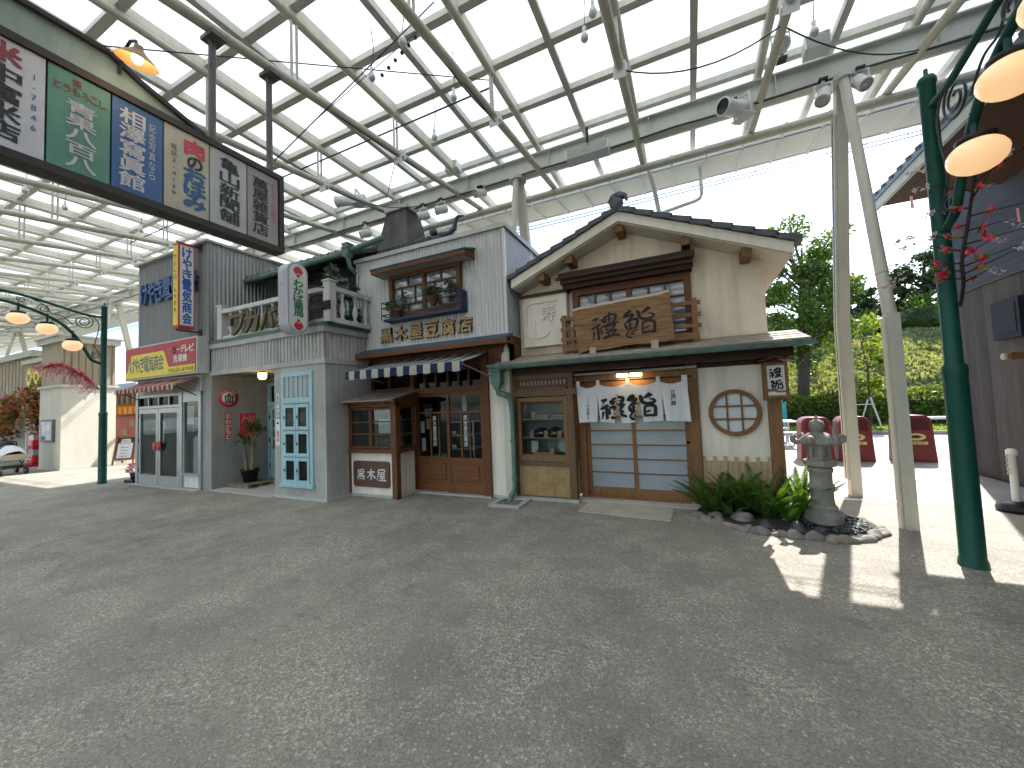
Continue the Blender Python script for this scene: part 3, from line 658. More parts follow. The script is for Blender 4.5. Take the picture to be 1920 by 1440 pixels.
# upright projecting sign
vs_g = thing('upright_sign', 'tall red framed upright sign with white and yellow faces and blue characters', 'sign', (-9.71, 4.45, 3.47))
MB().box(-9.82, -9.60, 4.31, 4.60, 3.46, 5.29).obj('case', 'red_sign', vs_g, bevel=.012)
MB().box(-9.60, -9.594, 4.335, 4.575, 3.52, 5.23).obj('white_face', 'sign_white', vs_g); MB().box(-9.80, -9.625, 4.304, 4.31, 3.52, 5.23).obj('yellow_face', 'yellow_sign', vs_g)
lay(MB(), 'けやき電気商会', 4.37, 4.54, 3.55, 5.20, right(-9.594), True, bold=.035, fit=.97).obj('lettering', 'letter_blue', vs_g)
lay(MB(), 'TEL②-6908', -9.77, -9.66, 3.78, 5.05, front(4.304), True, bold=.005, fit=.85).obj('lettering', 'ink_dark', vs_g)
a = MB()
for z in (3.42, 5.32): a.beam((-9.71, 4.32, z), (-9.71, 4.77, z), .03, .03); a.box(-9.78, -9.64, 4.74, 4.77, z-.07, z+.07)
a.obj('bracket', 'fixture_dark', vs_g)
def awning(name, label, u0, u1, vt, zt, vf, zf, drop, mtop, mval, period, arms=True):
    t = thing(name, label, 'awning', ((u0+u1)/2, vt, zt))
    n = max(2, int((u1-u0)/.05)); vs = []; fs = []
    for i in range(n+1):
        x = u0+(u1-u0)*i/n
        for k in range(4):
            q = k/3; vs.append((x, vt+(vf-vt)*q, zt+(zf-zt)*q-.02*math.sin(math.pi*q)-.004*math.sin(x*23)))
    for i in range(n):
        for k in range(3): fs.append((i*4+k, i*4+4+k, i*4+5+k, i*4+1+k))
    top = MB().add(vs, fs, True); top.add([(v[0], v[1], v[2]-.006) for v in vs], [f[::-1] for f in fs], True); o = top.obj('canvas', mtop, t, fixn=False)
    vs = []; fs = []; n = int((u1-u0)/.02)
    for i in range(n+1):
        x = u0+(u1-u0)*i/n; w = .02*abs(math.sin(math.pi*(x-u0)/period)); d = .008*math.sin(x*17)
        vs += [(x, vf-.004, zf+.005), (x, vf-.012+d, zf-drop*.6), (x, vf-.004+d*1.6, zf-drop+.02-w)]
    for i in range(n): fs += [(i*3, i*3+3, i*3+4, i*3+1), (i*3+1, i*3+4, i*3+5, i*3+2)]
    v = MB().add(vs, fs, True); v.add([(q[0], q[1]+.005, q[2]) for q in vs], [f[::-1] for f in fs], True); v.obj('valance', mval, t, fixn=False)
    MB().tube([(u0-.02, vf+.012, zf-.004), (u1+.02, vf+.012, zf-.004)], .014, 8).obj('front_bar', 'aluminium', t)
    if arms:
        for x in (u0+.04, u1-.04): MB().tube([(x, vf+.01, zf-.02), (x, vt-.01, zt-.42)], .011, 6).obj('arm', 'fixture_dark' if 'red' in mtop else 'aluminium', t)
    return t
awning('red_awning', 'faded red and white striped awning over the appliance shop doors', -12.25, -9.66, 4.70, 2.46, 4.27, 2.27, .11, 'awning_red', 'awning_red', .19)
# ================================================================ pharmacy
mat('trim_green', (.085, .16, .125), .5, .12, 3, .15)
mat('patina', (.125, .20, .17), .6, .22, 5, .3, .2, 60)
mat('white_plaster', (.60, .58, .54), .8, .12, 3, .25, .3, 50)
mat('light_blue', (.34, .53, .56), .5, .09, 3, .12)
mat('curtain', (.42, .41, .37), .9, .15, 8)
mat('bronze', (.13, .10, .05), .4, .15, 4, metal=.3)
mat('sign_grey', (.40, .43, .47), .4, .06, 3, .1)
mat('letter_green', (.02, .17, .07), .5, .1)
mat('sign_red', (.55, .05, .07), .4, .08)
mat('enamel_white', (.70, .69, .64), .35, .06, 6, .1)
mat('lap_dark', (.075, .068, .062), .7, .2, 5, .15)
mat('tile_grey', (.085, .092, .098), .5, .18, 4, .1, .2, 40)
mat('tile_pale', (.20, .20, .19), .6, .2, 4)
mat('fascia_ribs', (.44, .425, .395), .75, .12, 3, .22, .2, 60)
ph = thing('pharmacy', 'grey rendered two storey pharmacy with a balcony, porch and light blue window', 'shop building', (-7.6, 4.8, 0))
m = MB().box(-7.27, -5.87, 4.80, 6.02, .05, 2.46); m.obj('pier', 'render_grey', ph); MB().box(-7.29, -5.85, 4.775, 6.0, 0, .05).obj('pier_base', 'cap_grey', ph)
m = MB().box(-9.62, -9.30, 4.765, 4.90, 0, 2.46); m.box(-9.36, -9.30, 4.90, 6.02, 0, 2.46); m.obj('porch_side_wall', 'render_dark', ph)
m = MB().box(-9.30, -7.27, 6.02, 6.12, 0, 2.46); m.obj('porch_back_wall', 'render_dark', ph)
MB().box(-9.62, -5.90, 4.86, 7.2, 2.46, 2.52).obj('porch_ceiling', 'interior_pale', ph)
MB().box(-9.30, -7.27, 4.74, 6.02, 0, .028).obj('porch_floor', 'concrete', ph)
m = MB(); m.corr(-9.62, -5.885, 2.54, 3.02, 4.805, .098, .010, square=True); m.corr(4.82, 5.80, 2.54, 3.02, -5.875, .098, .010, axis='Y', square=True); m.box(-9.6, -5.9, 4.83, 5.9, 2.5, 3.02); m.obj('balcony_fascia', 'fascia_ribs', ph)
m = MB(); m.box(-9.64, -5.85, 4.775, 4.83, 2.455, 2.54); m.box(-5.90, -5.85, 4.83, 5.80, 2.455, 2.54); m.box(-9.66, -5.83, 4.755, 4.85, 3.02, 3.13); m.box(-5.92, -5.83, 4.85, 5.80, 3.02, 3.13); m.obj('balcony_trim', 'fascia_ribs', ph)
m = MB(); m.box(-9.68, -5.80, 4.735, 5.0, 3.13, 3.19); m.box(-5.95, -5.80, 5.0, 5.82, 3.13, 3.19); m.box(-9.6, -5.9, 5.0, 6.4, 3.10, 3.16); m.obj('balcony_flashing', 'trim_green', ph)
# balustrade
bz = thing('balustrade', 'white turned balustrade along the pharmacy balcony', 'balustrade', (-7.4, 4.86, 3.19))
m = MB(); m.box(-9.12, -5.72, 4.80, 4.92, 3.76, 3.85); m.box(-5.84, -5.72, 4.92, 5.78, 3.76, 3.85); m.obj('handrail', 'white_plaster', bz, bevel=.012)
m = MB(); m.box(-9.12, -5.72, 4.81, 4.91, 3.19, 3.27); m.box(-5.83, -5.73, 4.91, 5.78, 3.19, 3.27); m.obj('bottom_rail', 'white_plaster', bz)
bp = [(.045, 0), (.045, .03), (.022, .05), (.05, .14), (.055, .18), (.035, .27), (.022, .33), (.022, .40), (.035, .42), (.022, .44), (.042, .46), (.042, .49)]
for x in [-8.75+.345*i for i in range(8)]: MB().lathe(bp, (x, 4.86, 3.27), 12).obj('baluster', 'white_plaster', bz)
for y in (5.12, 5.42, 5.68): MB().lathe(bp, (-5.78, y, 3.27), 12).obj('baluster', 'white_plaster', bz)
for x, y in ((-9.06, 4.86), (-5.80, 4.86)): q = MB().box(x-.08, x+.08, y-.075, y+.075, 3.19, 3.92); q.box(x-.1, x+.1, y-.095, y+.095, 3.92, 3.95); q.obj('newel_post', 'white_plaster', bz, bevel=.008)
wl = thing('bronze_lettering', 'bronze raised katakana letters standing before the balcony balustrade', 'lettering', (-7.6, 4.74, 3.2))
for i, ch in enumerate('ワカバ薬局'):
    x = -8.52+i*.50; lay(MB(), ch, x, x+.44, 3.22, 3.62, front(4.73, 0), bold=.03, thick=.05, shear=.12, fit=.98).obj('raised_letter', 'bronze', wl)
# upper storey
m = MB(); z = 3.16
while z < 5.3: m.prism([(6.40, z), (6.37, z), (6.395, z+.135), (6.40, z+.135)], 'X', -9.36, -6.08); z += .135
m.box(-9.36, -6.08, 6.40, 6.5, 3.1, 5.3); m.obj('upper_wall', 'lap_dark', ph)
def window(name, par, m, u0, u1, z0, z1, v, cols, rows, fr=.05, bar=.025, depth=.06, pane='pane_clear', pmat=None):
    w = MB(); w.box(u0, u0+fr, v-depth/2, v+depth/2, z0, z1); w.box(u1-fr, u1, v-depth/2, v+depth/2, z0, z1); w.box(u0+fr, u1-fr, v-depth/2, v+depth/2, z1-fr, z1); w.box(u0+fr, u1-fr, v-depth/2, v+depth/2, z0, z0+fr)
    for i in range(1, cols): x = u0+fr+(u1-u0-2*fr)*i/cols; w.box(x-bar/2, x+bar/2, v-depth*.4, v+depth*.4, z0+fr, z1-fr)
    for i in range(1, rows): z = z0+fr+(z1-z0-2*fr)*i/rows; w.box(u0+fr, u1-fr, v-depth*.36, v+depth*.36, z-bar/2, z+bar/2)
    o = w.obj(name, m, par); MB().box(u0+fr, u1-fr, v+.004, v+.008, z0+fr, z1-fr).obj('pane', pane, o); return o
window('balcony_door', ph, 'light_blue', -7.75, -6.95, 3.2, 4.62, 6.36, 2, 4)
MB().box(-7.7, -7.0, 6.375, 6.38, 3.25, 4.57).obj('curtain', 'curtain', ph)
rf = MB(); zz = lambda v: 4.80+(v-5.62)*.42
rf.add([(-9.36, 5.60, zz(5.6)), (-5.95, 5.60, zz(5.6)), (-5.95, 7.6, zz(7.6)), (-9.36, 7.6, zz(7.6)), (-9.36, 5.60, zz(5.6)-.07), (-5.95, 5.60, zz(5.6)-.07), (-5.95, 7.6, zz(7.6)-.07), (-9.36, 7.6, zz(7.6)-.07)], [(0, 1, 2, 3), (7, 6, 5, 4), (0, 4, 5, 1), (1, 5, 6, 2), (2, 6, 7, 3), (3, 7, 4, 0)])
ro = rf.obj('roof', 'lap_dark', ph)
tl = MB(); x = -9.33
while x < -5.98:
    tl.tube([(x, 5.53+k*.4, zz(5.53+k*.4)+.035) for k in range(6)], [.065, .06, .06, .06, .06, .06], 8); x += .21
tl.obj('roof_tiles', 'tile_pale', ro)
g = MB().tube([(-9.40, 5.52, 4.72), (-6.1, 5.52, 4.75)], .055, 10); g.obj('eave_gutter', 'patina', ph)
hp = MB().lathe([(.07, 0), (.10, .05), (.10, .16), (.13, .18), (.13, .21), (.11, .22), (.11, .26), (.135, .28)], (-6.03, 5.50, 4.62), 4, smooth=False); hp.tube([(-6.03, 5.5, 4.62), (-6.03, 5.55, 4.45), (-6.04, 5.7, 4.36)], .045, 8); hp.tube([(-5.95, 5.52, 4.77), (-5.2, 5.62, 4.90)], .055, 8); hp.obj('rain_hopper', 'patina', ph)
# light blue show window of the pier
wf = MB(); v = 4.775
wf.box(-7.05, -6.97, v, 4.83, .28, 2.34); wf.box(-6.27, -6.19, v, 4.83, .28, 2.34); wf.box(-6.97, -6.27, v, 4.83, 2.26, 2.34); wf.box(-6.97, -6.27, v, 4.83, 1.76, 1.86); wf.box(-7.08, -6.16, v-.03, 4.83, .22, .29)
wo = wf.obj('show_window', 'light_blue', ph, bevel=.006)
for i in range(5): MB().box(-6.88+i*.125, -6.85+i*.125, v+.01, v+.03, 1.86, 2.26).obj('grille_bar', 'light_blue', wo)
MB().box(-6.97, -6.27, v+.035, v+.04, 1.86, 2.26).obj('pane', 'pane_dark', wo)
for r_i in range(3):
    for c_i in range(2):
        x0 = -6.97+c_i*.35; z0 = .29+r_i*.49; q = MB(); q.box(x0+.005, x0+.06, v-.012, v+.03, z0, z0+.47); q.box(x0+.29, x0+.345, v-.012, v+.03, z0, z0+.47); q.box(x0+.06, x0+.29, v-.012, v+.03, z0+.41, z0+.47); q.box(x0+.06, x0+.29, v-.012, v+.03, z0, z0+.06)
        so = q.obj('sash', 'light_blue', wo, bevel=.004); MB().box(x0+.06, x0+.29, v+.006, v+.01, z0+.06, z0+.41).obj('pane', 'pane_dark', so); MB().box(x0+.02, x0+.045, v-.022, v-.012, z0+.21, z0+.26).obj('latch', 'black_plastic', so)
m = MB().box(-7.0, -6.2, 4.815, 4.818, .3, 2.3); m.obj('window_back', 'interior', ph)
b = MB()
for z in (.8, 1.28): 
    for i in range(6): q = -6.9+i*.11; b.box(q, q+.06, 4.795, 4.812, z, z+U(.08, .2))
b.obj('window_goods', 'paper', ph)
# porch door
d = MB(); d.box(-9.29, -9.22, 5.96, 6.02, .03, 2.32); d.box(-9.22, -8.40, 5.96, 6.02, 2.25, 2.32); d.box(-8.46, -8.40, 5.96, 6.02, .03, 2.25); d.box(-9.22, -8.46, 5.96, 6.02, 1.78, 1.86); d.obj('door_frame', 'light_blue', ph)
MB().box(-9.18, -8.5, 5.99, 5.995, 1.86, 2.25).obj('transom_pane', 'pane_dark', ph)
d = MB(); d.box(-9.21, -9.13, 5.97, 6.01, .05, 1.77); d.box(-8.56, -8.47, 5.97, 6.01, .05, 1.77); d.box(-9.13, -8.56, 5.97, 6.01, .05, .74); d.box(-9.13, -8.56, 5.97, 6.01, 1.68, 1.77)
for z in (.98, 1.22, 1.46): d.box(-9.13, -8.56, 5.975, 6.005, z-.02, z+.02)
do = d.obj('porch_door', 'light_blue', ph); MB().box(-9.13, -8.56, 5.988, 5.992, .74, 1.68).obj('pane', 'pane_clear', do); MB().box(-9.11, -8.58, 6.012, 6.016, .74, 1.68).obj('curtain', 'curtain', do)
h = MB()
for z in (.3, .9, 1.45): h.box(-9.225, -9.205, 5.945, 5.965, z, z+.1)
pieces(h, 'hinge', 'black_plastic', do)
m = glow('lamp_warm', (1, .62, .2), 3.0, (.9, .7, .3))
pl = thing('porch_lamp', 'lit amber globe lamp under the pharmacy porch ceiling', 'lamp', (-7.95, 5.15, 2.46))
MB().lathe([(0, -.17), (.05, -.165), (.075, -.13), (.08, -.05), (.07, -.03)], (-7.95, 5.0, 2.46), 16).obj('globe', 'lamp_warm', pl); MB().lathe([(.06, -.03), (.06, 0), (0, 0)], (-7.95, 5.0, 2.46), 14).obj('base', 'fixture_dark', pl)
pld = bpy.data.lights.new('porch_lamp_light', 'POINT'); pld.energy = 1.5; pld.color = (1, .65, .3); pld.shadow_soft_size = .08
plo = bpy.data.objects.new('porch_lamp_light', pld); COL.objects.link(plo); plo.parent = pl; plo.location = (0, -.15, -.24)
# enamel signs in the porch and on the pier
rs = thing('round_sign', 'round red and white enamel sign on the porch wall', 'sign', (-9.3, 5.10, 1.76))
MB().lathe([(0, .0), (.205, .0), (.205, .012), (0, .012)], (-9.30, 5.10, 1.97), 32, 'X').obj('red_disc', 'sign_red', rs); MB().lathe([(0, .012), (.135, .012), (.135, .015), (0, .015)], (-9.30, 5.10, 1.97), 32, 'X').obj('white_disc', 'enamel_white', rs)
q = MB().box(-9.284, -9.281, 5.02, 5.18, 1.86, 1.885); q.box(-9.284, -9.281, 5.02, 5.04, 1.86, 2.0); q.box(-9.284, -9.281, 5.16, 5.18, 1.86, 2.0); q.box(-9.284, -9.281, 5.0, 5.2, 2.0, 2.015); q.prism([(5.05, 2.02), (5.15, 2.02), (5.10, 2.06)], 'X', -9.284, -9.281); lay(q, '信頼', 5.05, 5.15, 1.885, 1.995, right(-9.285, .002), True, bold=.02); q.obj('emblem', 'ink_black', rs)
q = MB()
for i, ch in enumerate('品質本位の店'):
    a = rad(140-i*20); y, z = 5.10-.17*math.cos(a), 1.97+.17*math.sin(a); lay(q, ch, y-.026, y+.026, z-.026, z+.026, right(-9.288, .002), bold=.02)
q.obj('lettering', 'enamel_white', rs)
e = thing('narrow_sign', 'narrow red enamel sign with white kana on the porch wall', 'sign', (-9.3, 5.085, 1.05)); MB().box(-9.30, -9.29, 5.03, 5.145, 1.05, 1.63).obj('plate', 'sign_red', e); lay(lay(MB(), 'わかもと', 5.035, 5.14, 1.06, 1.50, right(-9.29, .002), True, bold=.03), '錠剤', 5.04, 5.135, 1.51, 1.62, right(-9.29, .002), True, bold=.015).obj('lettering', 'enamel_white', e)
e = thing('square_sign', 'dark red square enamel poster behind the potted dracaena', 'sign', (-9.3, 5.5, 1.04)); MB().box(-9.30, -9.29, 5.33, 5.68, 1.04, 1.62).obj('plate', 'sign_red', e); lay(MB(), 'ノーシン', 5.36, 5.66, 1.42, 1.58, right(-9.29, .002), bold=.0, rot=.25).obj('lettering', 'enamel_white', e)
e = thing('address_sign', 'white address plate high on the pier beside the blue window', 'sign', (-7.18, 4.795, 1.55)); MB().box(-7.20, -7.11, 4.788, 4.80, 1.52, 1.96).obj('plate', 'enamel_white', e); lay(MB(), '金沢町二丁目', -7.19, -7.12, 1.54, 1.94, front(4.788, .002), True, bold=.015).obj('lettering', 'letter_green', e)
e = thing('tablet_sign', 'white plate with a red lozenge below the address plate', 'sign', (-7.17, 4.795, .95)); MB().box(-7.22, -7.10, 4.788, 4.80, .98, 1.48).obj('plate', 'enamel_white', e)
MB().prism([(-7.19, 1.08), (-7.16, 1.03), (-7.13, 1.08), (-7.13, 1.22), (-7.16, 1.27), (-7.19, 1.22)], 'Y', 4.784, 4.788).obj('lozenge', 'sign_red', e); lay(MB(), '仁丹', -7.19, -7.13, 1.08, 1.22, front(4.784, .002), True, bold=.02).obj('lettering', 'enamel_white', e); MB().prism([(-7.19, 1.38), (-7.13, 1.38), (-7.16, 1.44)], 'Y', 4.784, 4.788).obj('hat_mark', 'ink_black', e)
# rounded projecting pharmacy sign
ov = thing('pill_sign', 'pill shaped white sign with green characters and red fans projecting from the balcony', 'sign', (-6.1, 4.39, 2.94))
def pill(y0, y1, z0, z1, k=14):
    r = (y1-y0)/2; cy_ = (y0+y1)/2; return [(cy_+r*math.cos(math.pi*i/k), z1-r+r*math.sin(math.pi*i/k)) for i in range(k+1)] + [(cy_-r*math.cos(math.pi*i/k), z0+r-r*math.sin(math.pi*i/k)) for i in range(k+1)]
MB().prism(pill(4.20, 4.58, 2.93, 4.17), 'X', -6.24, -6.0).obj('case', 'sign_grey', ov); MB().prism(pill(4.235, 4.545, 2.97, 4.13), 'X', -6.0, -5.992).obj('face', 'sign_white', ov)
lay(MB(), 'わかば薬局', 4.30, 4.48, 3.22, 3.86, right(-5.992, .002), True, bold=.03, fit=.97).obj('lettering', 'letter_green', ov)
fz = MB()
for zc, s in ((3.90, 1), (3.18, -1)):
    fz.add([(-5.989, 4.39+.125*math.cos(a)*.9, zc+s*.19*math.sin(a)) for a in [rad(35+11*i) for i in range(11)]] + [(-5.989, 4.39+.05*math.cos(a), zc+s*.075*math.sin(a)) for a in [rad(145-22*i) for i in range(6)]], [tuple(range(17))])
    fz.lathe([(0, .003), (.03, .003)], (-5.992, 4.39, zc+s*.03), 14, 'X')
pieces(fz, 'red_fan', 'sign_red', ov)
lay(MB(), '御用命は二丁目四番地', -6.105, -6.06, 3.16, 3.98, front(4.20, .003), True, bold=.0, fit=.85).obj('lettering', 'ink_pink', ov); lay(MB(), '電話二八〇〇七', -6.17, -6.125, 3.16, 3.80, front(4.20, .003), True, bold=.0, fit=.85).obj('lettering', 'ink_pink', ov)
a = MB(); a.beam((-6.1, 4.5, 3.33), (-5.80, 4.84, 3.50), .03, .03); a.beam((-6.1, 4.5, 3.83), (-5.80, 4.84, 3.80), .02, .02); a.box(-5.9, -5.70, 4.77, 4.80, 3.4, 3.56); a.obj('bracket', 'fixture_dark', ov)
gs = thing('inner_pill_sign', 'grey rounded sign half hidden behind the balcony balustrade', 'sign', (-7.6, 5.6, 3.2)); MB().prism([(z, y) for z, y in [(-7.95, 3.2), (-7.5, 3.2), (-7.5, 4.1), (-7.56, 4.17), (-7.89, 4.17), (-7.95, 4.1)]], 'Y', 5.5, 5.62).obj('case', 'sign_grey', gs); MB().box(-7.9, -7.55, 5.49, 5.5, 3.25, 4.1).obj('face', 'enamel_white', gs); lay(MB(), '薬局', -7.86, -7.59, 3.4, 3.95, front(5.49), True, bold=.02).obj('lettering', 'ink_dark', gs)
# potted dracaena on a pallet
leafmat('dracaena_leaf', (.035, .075, .02), (.10, .17, .05), .25, 5)
mat('bark_pale', (.22, .17, .11), .9, .25, 14, bmp=.5, bs=50)
mat('pallet_wood', (.20, .17, .13), .85, .2, 6)
pt = thing('pallet', 'low grey wooden pallet under the potted dracaena', 'pallet', (-8.85, 5.25, .028))
m = MB()
for i in range(4): m.box(-9.22+i*.19, -9.06+i*.19, 5.02, 5.56, .09, .115)
pt2 = m.obj('deck_boards', 'pallet_wood', pt); m = MB()
for y in (5.02, 5.25, 5.5): m.box(-9.22, -8.49, y, y+.06, .03, .09)
m.obj('bearers', 'pallet_wood', pt)
dr = thing('dracaena', 'potted dracaena with two trunks standing on the porch pallet', 'potted plant', (-8.85, 5.28, .115))
MB().lathe([(0, 0), (.125, 0), (.175, .25), (.19, .25), (.19, .28), (.165, .28), (.16, .24), (0, .24)], (-8.85, 5.28, .115), 22).obj('pot', 'black_plastic', dr); MB().lathe([(0, .235), (.16, .235)], (-8.85, 5.28, .115), 18).obj('soil', 'earth', dr)
tr = MB(); tr.tube([(-8.90, 5.24, .33), (-8.91, 5.23, .6), (-8.92, 5.2, .95)], [.04, .034, .03], 9); tr.tube([(-8.80, 5.30, .33), (-8.80, 5.31, .7), (-8.79, 5.32, 1.05)], [.045, .04, .036], 9); tr.tube([(-8.79, 5.32, 1.0), (-8.74, 5.38, 1.18)], [.032, .026], 8); tr.tube([(-8.79, 5.32, 1.0), (-8.82, 5.28, 1.2)], [.03, .026], 8); tr.obj('trunk', 'bark_pale', dr)
lf = MB()
for c, n in (((-8.74, 5.39, 1.22), 42), ((-8.82, 5.27, 1.25), 40), ((-8.92, 5.2, .98), 38)):
    for i in range(n):
        a = U(0, 6.28); el = U(-.2, 1.3); L = U(.26, .46); d = Vector((math.cos(a)*math.cos(el), math.sin(a)*math.cos(el), math.sin(el))); s = d.cross(Vector((0, 0, 1))).normalized()*U(.014, .022)
        p0 = Vector(c)+Vector((0, 0, U(-.07, .05))); pm = p0+d*L*.55; pe = p0+d*L*.95+Vector((0, 0, -L*U(.05, .5)))
        lf.add([p0-s*.5, p0+s*.5, pm+s, pm-s, pe], [(0, 1, 2, 3), (3, 2, 4)])
lf.obj('leaves', 'dracaena_leaf', dr, fixn=False)
def bush(name, label, cat, c, r, n, m, stem=None, group=None, leafL=(.05, .1), pot=None, flat=.9, parent=None):
    t = parent or thing(name, label, cat, (c[0], c[1], c[2]-r), group)
    l = MB(); nb = max(4, n//40); cs = [Vector(c)+rvec()*r*.75 for _ in range(nb)]
    for i in range(n):
        q = random.choice(cs)+rvec()*r*.42; d = (q-Vector(c)+rvec()*r*.4); d.z *= flat
        leaf(l, q, d, rvec(), U(*leafL), U(*leafL)*.55)
    l.obj('leaves', m, t, fixn=False)
    if stem:
        s = MB()
        for q in cs[:8]: s.tube([stem, tuple((Vector(stem)+q)/2+rvec()*.03), tuple(q)], [.012, .008, .005], 5)
        s.obj('stems', 'bark_pale', t)
    return t
leafmat('rubber_leaf', (.015, .03, .012), (.09, .13, .07), .2, 6, .35)
bush('balcony_plant', 'dark broad leaved plant standing on the balcony behind the newel post', 'plant', (-6.05, 5.35, 4.05), .36, 190, 'rubber_leaf', (-6.05, 5.35, 3.2), leafL=(.1, .17))
bush('balcony_shrub', 'low dark plant behind the balusters under the tall plant', 'plant', (-6.2, 5.5, 3.55), .3, 160, 'rubber_leaf', (-6.2, 5.5, 3.2), leafL=(.08, .14))
# ================================================================ tofu shop (metal clad, middle)
wood('wood_brown', (.085, .033, .015), (.185, .082, .038), 'Z'); wood('wood_brown_h', (.085, .033, .015), (.185, .082, .038), 'X')
wood('wood_door', (.11, .042, .016), (.235, .10, .04), 'X', .5); wood('wood_dark', (.035, .017, .010), (.075, .038, .022), 'X')
mat('stucco_cream', (.82, .74, .62), .9, .09, 1.6, .2, .5, 60)
mat('stucco_tan', (.80, .68, .53), .9, .09, 1.5, .18, .6, 55)
mat('drip_blue', (.045, .085, .13), .45, .15, 3, .1)
mat('rail_blue', (.022, .035, .085), .45, .1)
mat('letter_wood', (.36, .23, .11), .6, .15, 8)
mat('board_brown', (.13, .062, .045), .5, .08, 4)
mat('letter_pale', (.66, .66, .63), .4, .05)
mat('tarnished', (.10, .095, .085), .55, .25, 3, .3, metal=.5)
mat('chim_side', (.12, .12, .125), .5, .2, 3, .3, metal=.5)
mat('shingle', (.33, .29, .24), .85, .22, 7, .15, .4, 40)
mat('ceiling_tan', (.33, .31, .27), .85, .06)
ts = thing('tofu_shop', 'corrugated metal clad shop with brown timber sliding doors in the middle of the row', 'shop building', (-4.4, 5.85, 0))
m = MB().corr(-6.10, -2.74, 2.80, 4.60, 5.81, .072, .014); m.obj('upper_front_wall', 'corrugated', ts)
m = MB().corr(5.83, 10.2, 2.80, 4.60, -2.73, .066, .011, axis='Y'); m.obj('upper_side_wall', 'zinc', ts)
m = MB().box(-6.12, -6.08, 5.79, 5.84, 2.80, 4.60); m.box(-2.76, -2.712, 5.79, 5.84, 2.80, 4.60); pieces(m, 'corner_trim', 'corrugated', ts)
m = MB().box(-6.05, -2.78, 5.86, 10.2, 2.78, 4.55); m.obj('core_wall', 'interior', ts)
m = MB().box(-6.16, -2.68, 5.76, 5.88, 4.60, 4.68); m.box(-2.82, -2.68, 5.88, 10.2, 4.60, 4.68); m.obj('coping', 'cap_grey', ts)
m = MB().box(-6.12, -2.70, 5.78, 5.83, 2.755, 2.80); m.box(-2.75, -2.70, 5.83, 10.2, 2.755, 2.80); m.obj('base_trim', 'cap_grey', ts)
dz = MB(); 
for k, (v, z) in enumerate(((5.80, 2.755), (5.70, 2.715), (5.60, 2.675))): dz.box(-6.22+.02*k, -2.62, v-.10, v, z-.02, z+.006)
dz.obj('drip_roof', 'drip_blue', ts); MB().box(-6.24, -2.60, 5.49, 5.52, 2.575, 2.66).obj('drip_fascia', 'wood_brown_h', ts); MB().box(-6.2, -2.62, 5.52, 5.84, 2.60, 2.62).obj('drip_soffit', 'wood_brown_h', ts)
# tiled roof with chimney behind the coping
rf = MB(); rz = lambda v: 4.72+(v-5.95)*.5
rf.add([(-6.0, 5.95, 4.72), (-4.3, 5.95, 4.72), (-4.3, 7.6, rz(7.6)), (-6.0, 7.6, rz(7.6)), (-6.0, 7.6, 4.6), (-4.3, 7.6, 4.6), (-6.0, 5.95, 4.6), (-4.3, 5.95, 4.6)], [(0, 1, 2, 3), (1, 7, 5, 2), (0, 3, 4, 6), (0, 6, 7, 1), (3, 2, 5, 4)])
ro = rf.obj('tiled_roof', 'tile_grey', ts); t2 = MB(); x = -5.7
for k in range(11): t2.tube([(-5.62+k*.125, 5.95, 4.80), (-5.62+k*.125, 6.4, 5.0)], .058, 8)
t2.tube([(-6.0, 6.4, 5.06), (-4.25, 6.4, 5.06)], .06, 8); t2.obj('ridge_tiles', 'tile_grey', ro)
oz = MB().lathe([(0, 0), (.07, .01), (.09, .06), (.06, .12), (0, .13)], (-4.45, 6.2, 5.0), 12); oz.tube([(-4.35, 6.3, 5.02), (-4.15, 6.3, 5.0), (-4.02, 6.3, 5.08), (-4.0, 6.3, 5.22), (-3.92, 6.3, 5.3), (-3.8, 6.3, 5.28)], [.07, .06, .05, .045, .035, .015], 8); oz.obj('ridge_ornament', 'tile_grey', ro)
ch = thing('roof_chimney', 'dark tapered metal chimney on the roof above the window', 'chimney', (-5.48, 6.5, 4.9))
b0, b1, y0, y1 = -5.90, -5.06, 6.15, 6.9; k0, k1, q0, q1 = -5.74, -5.20, 6.3, 6.75
MB().add([(b0, y0, 4.95), (b1, y0, 4.95), (b1, y1, 4.95), (b0, y1, 4.95), (k0, q0, 5.80), (k1, q0, 5.80), (k1, q1, 5.80), (k0, q1, 5.80)], [(3, 2, 1, 0), (4, 5, 6, 7), (0, 1, 5, 4), (1, 2, 6, 5), (2, 3, 7, 6), (3, 0, 4, 7)]).obj('hood', 'tarnished', ch)
MB().box(k0-.04, k1+.04, q0-.04, q1+.04, 5.80, 5.87).obj('cap', 'cap_grey', ch)
# upper window with hood, blue rail and flower pots
wf = MB(); v = 5.76
wf.box(-5.20, -5.11, v-.04, 5.80, 3.30, 4.16); wf.box(-3.66, -3.57, v-.04, 5.80, 3.30, 4.16); wf.box(-5.11, -3.66, v-.04, 5.80, 4.08, 4.16); wf.box(-5.11, -3.66, v-.04, 5.80, 3.30, 3.40); wf.box(-4.42, -4.35, v-.03, 5.80, 3.40, 4.08)
wo = wf.obj('upper_window', 'wood_brown_h', ts, bevel=.005)
lt = MB()
for a, b in ((-5.11, -4.42), (-4.35, -3.66)):
    w = b-a
    for z in (3.56, 3.90): lt.box(a, b, v-.01, v+.015, z-.013, z+.013)
    lt.box(a+w*.5-.012, a+w*.5+.012, v-.008, v+.013, 3.913, 4.08); lt.box(a+w*.28-.012, a+w*.28+.012, v-.008, v+.013, 3.573, 3.887); lt.box(a+w*.74-.012, a+w*.74+.012, v-.008, v+.013, 3.573, 3.887); lt.box(a+w*.5-.012, a+w*.5+.012, v-.008, v+.013, 3.40, 3.547)
lt.obj('lattice', 'wood_brown_h', wo); 
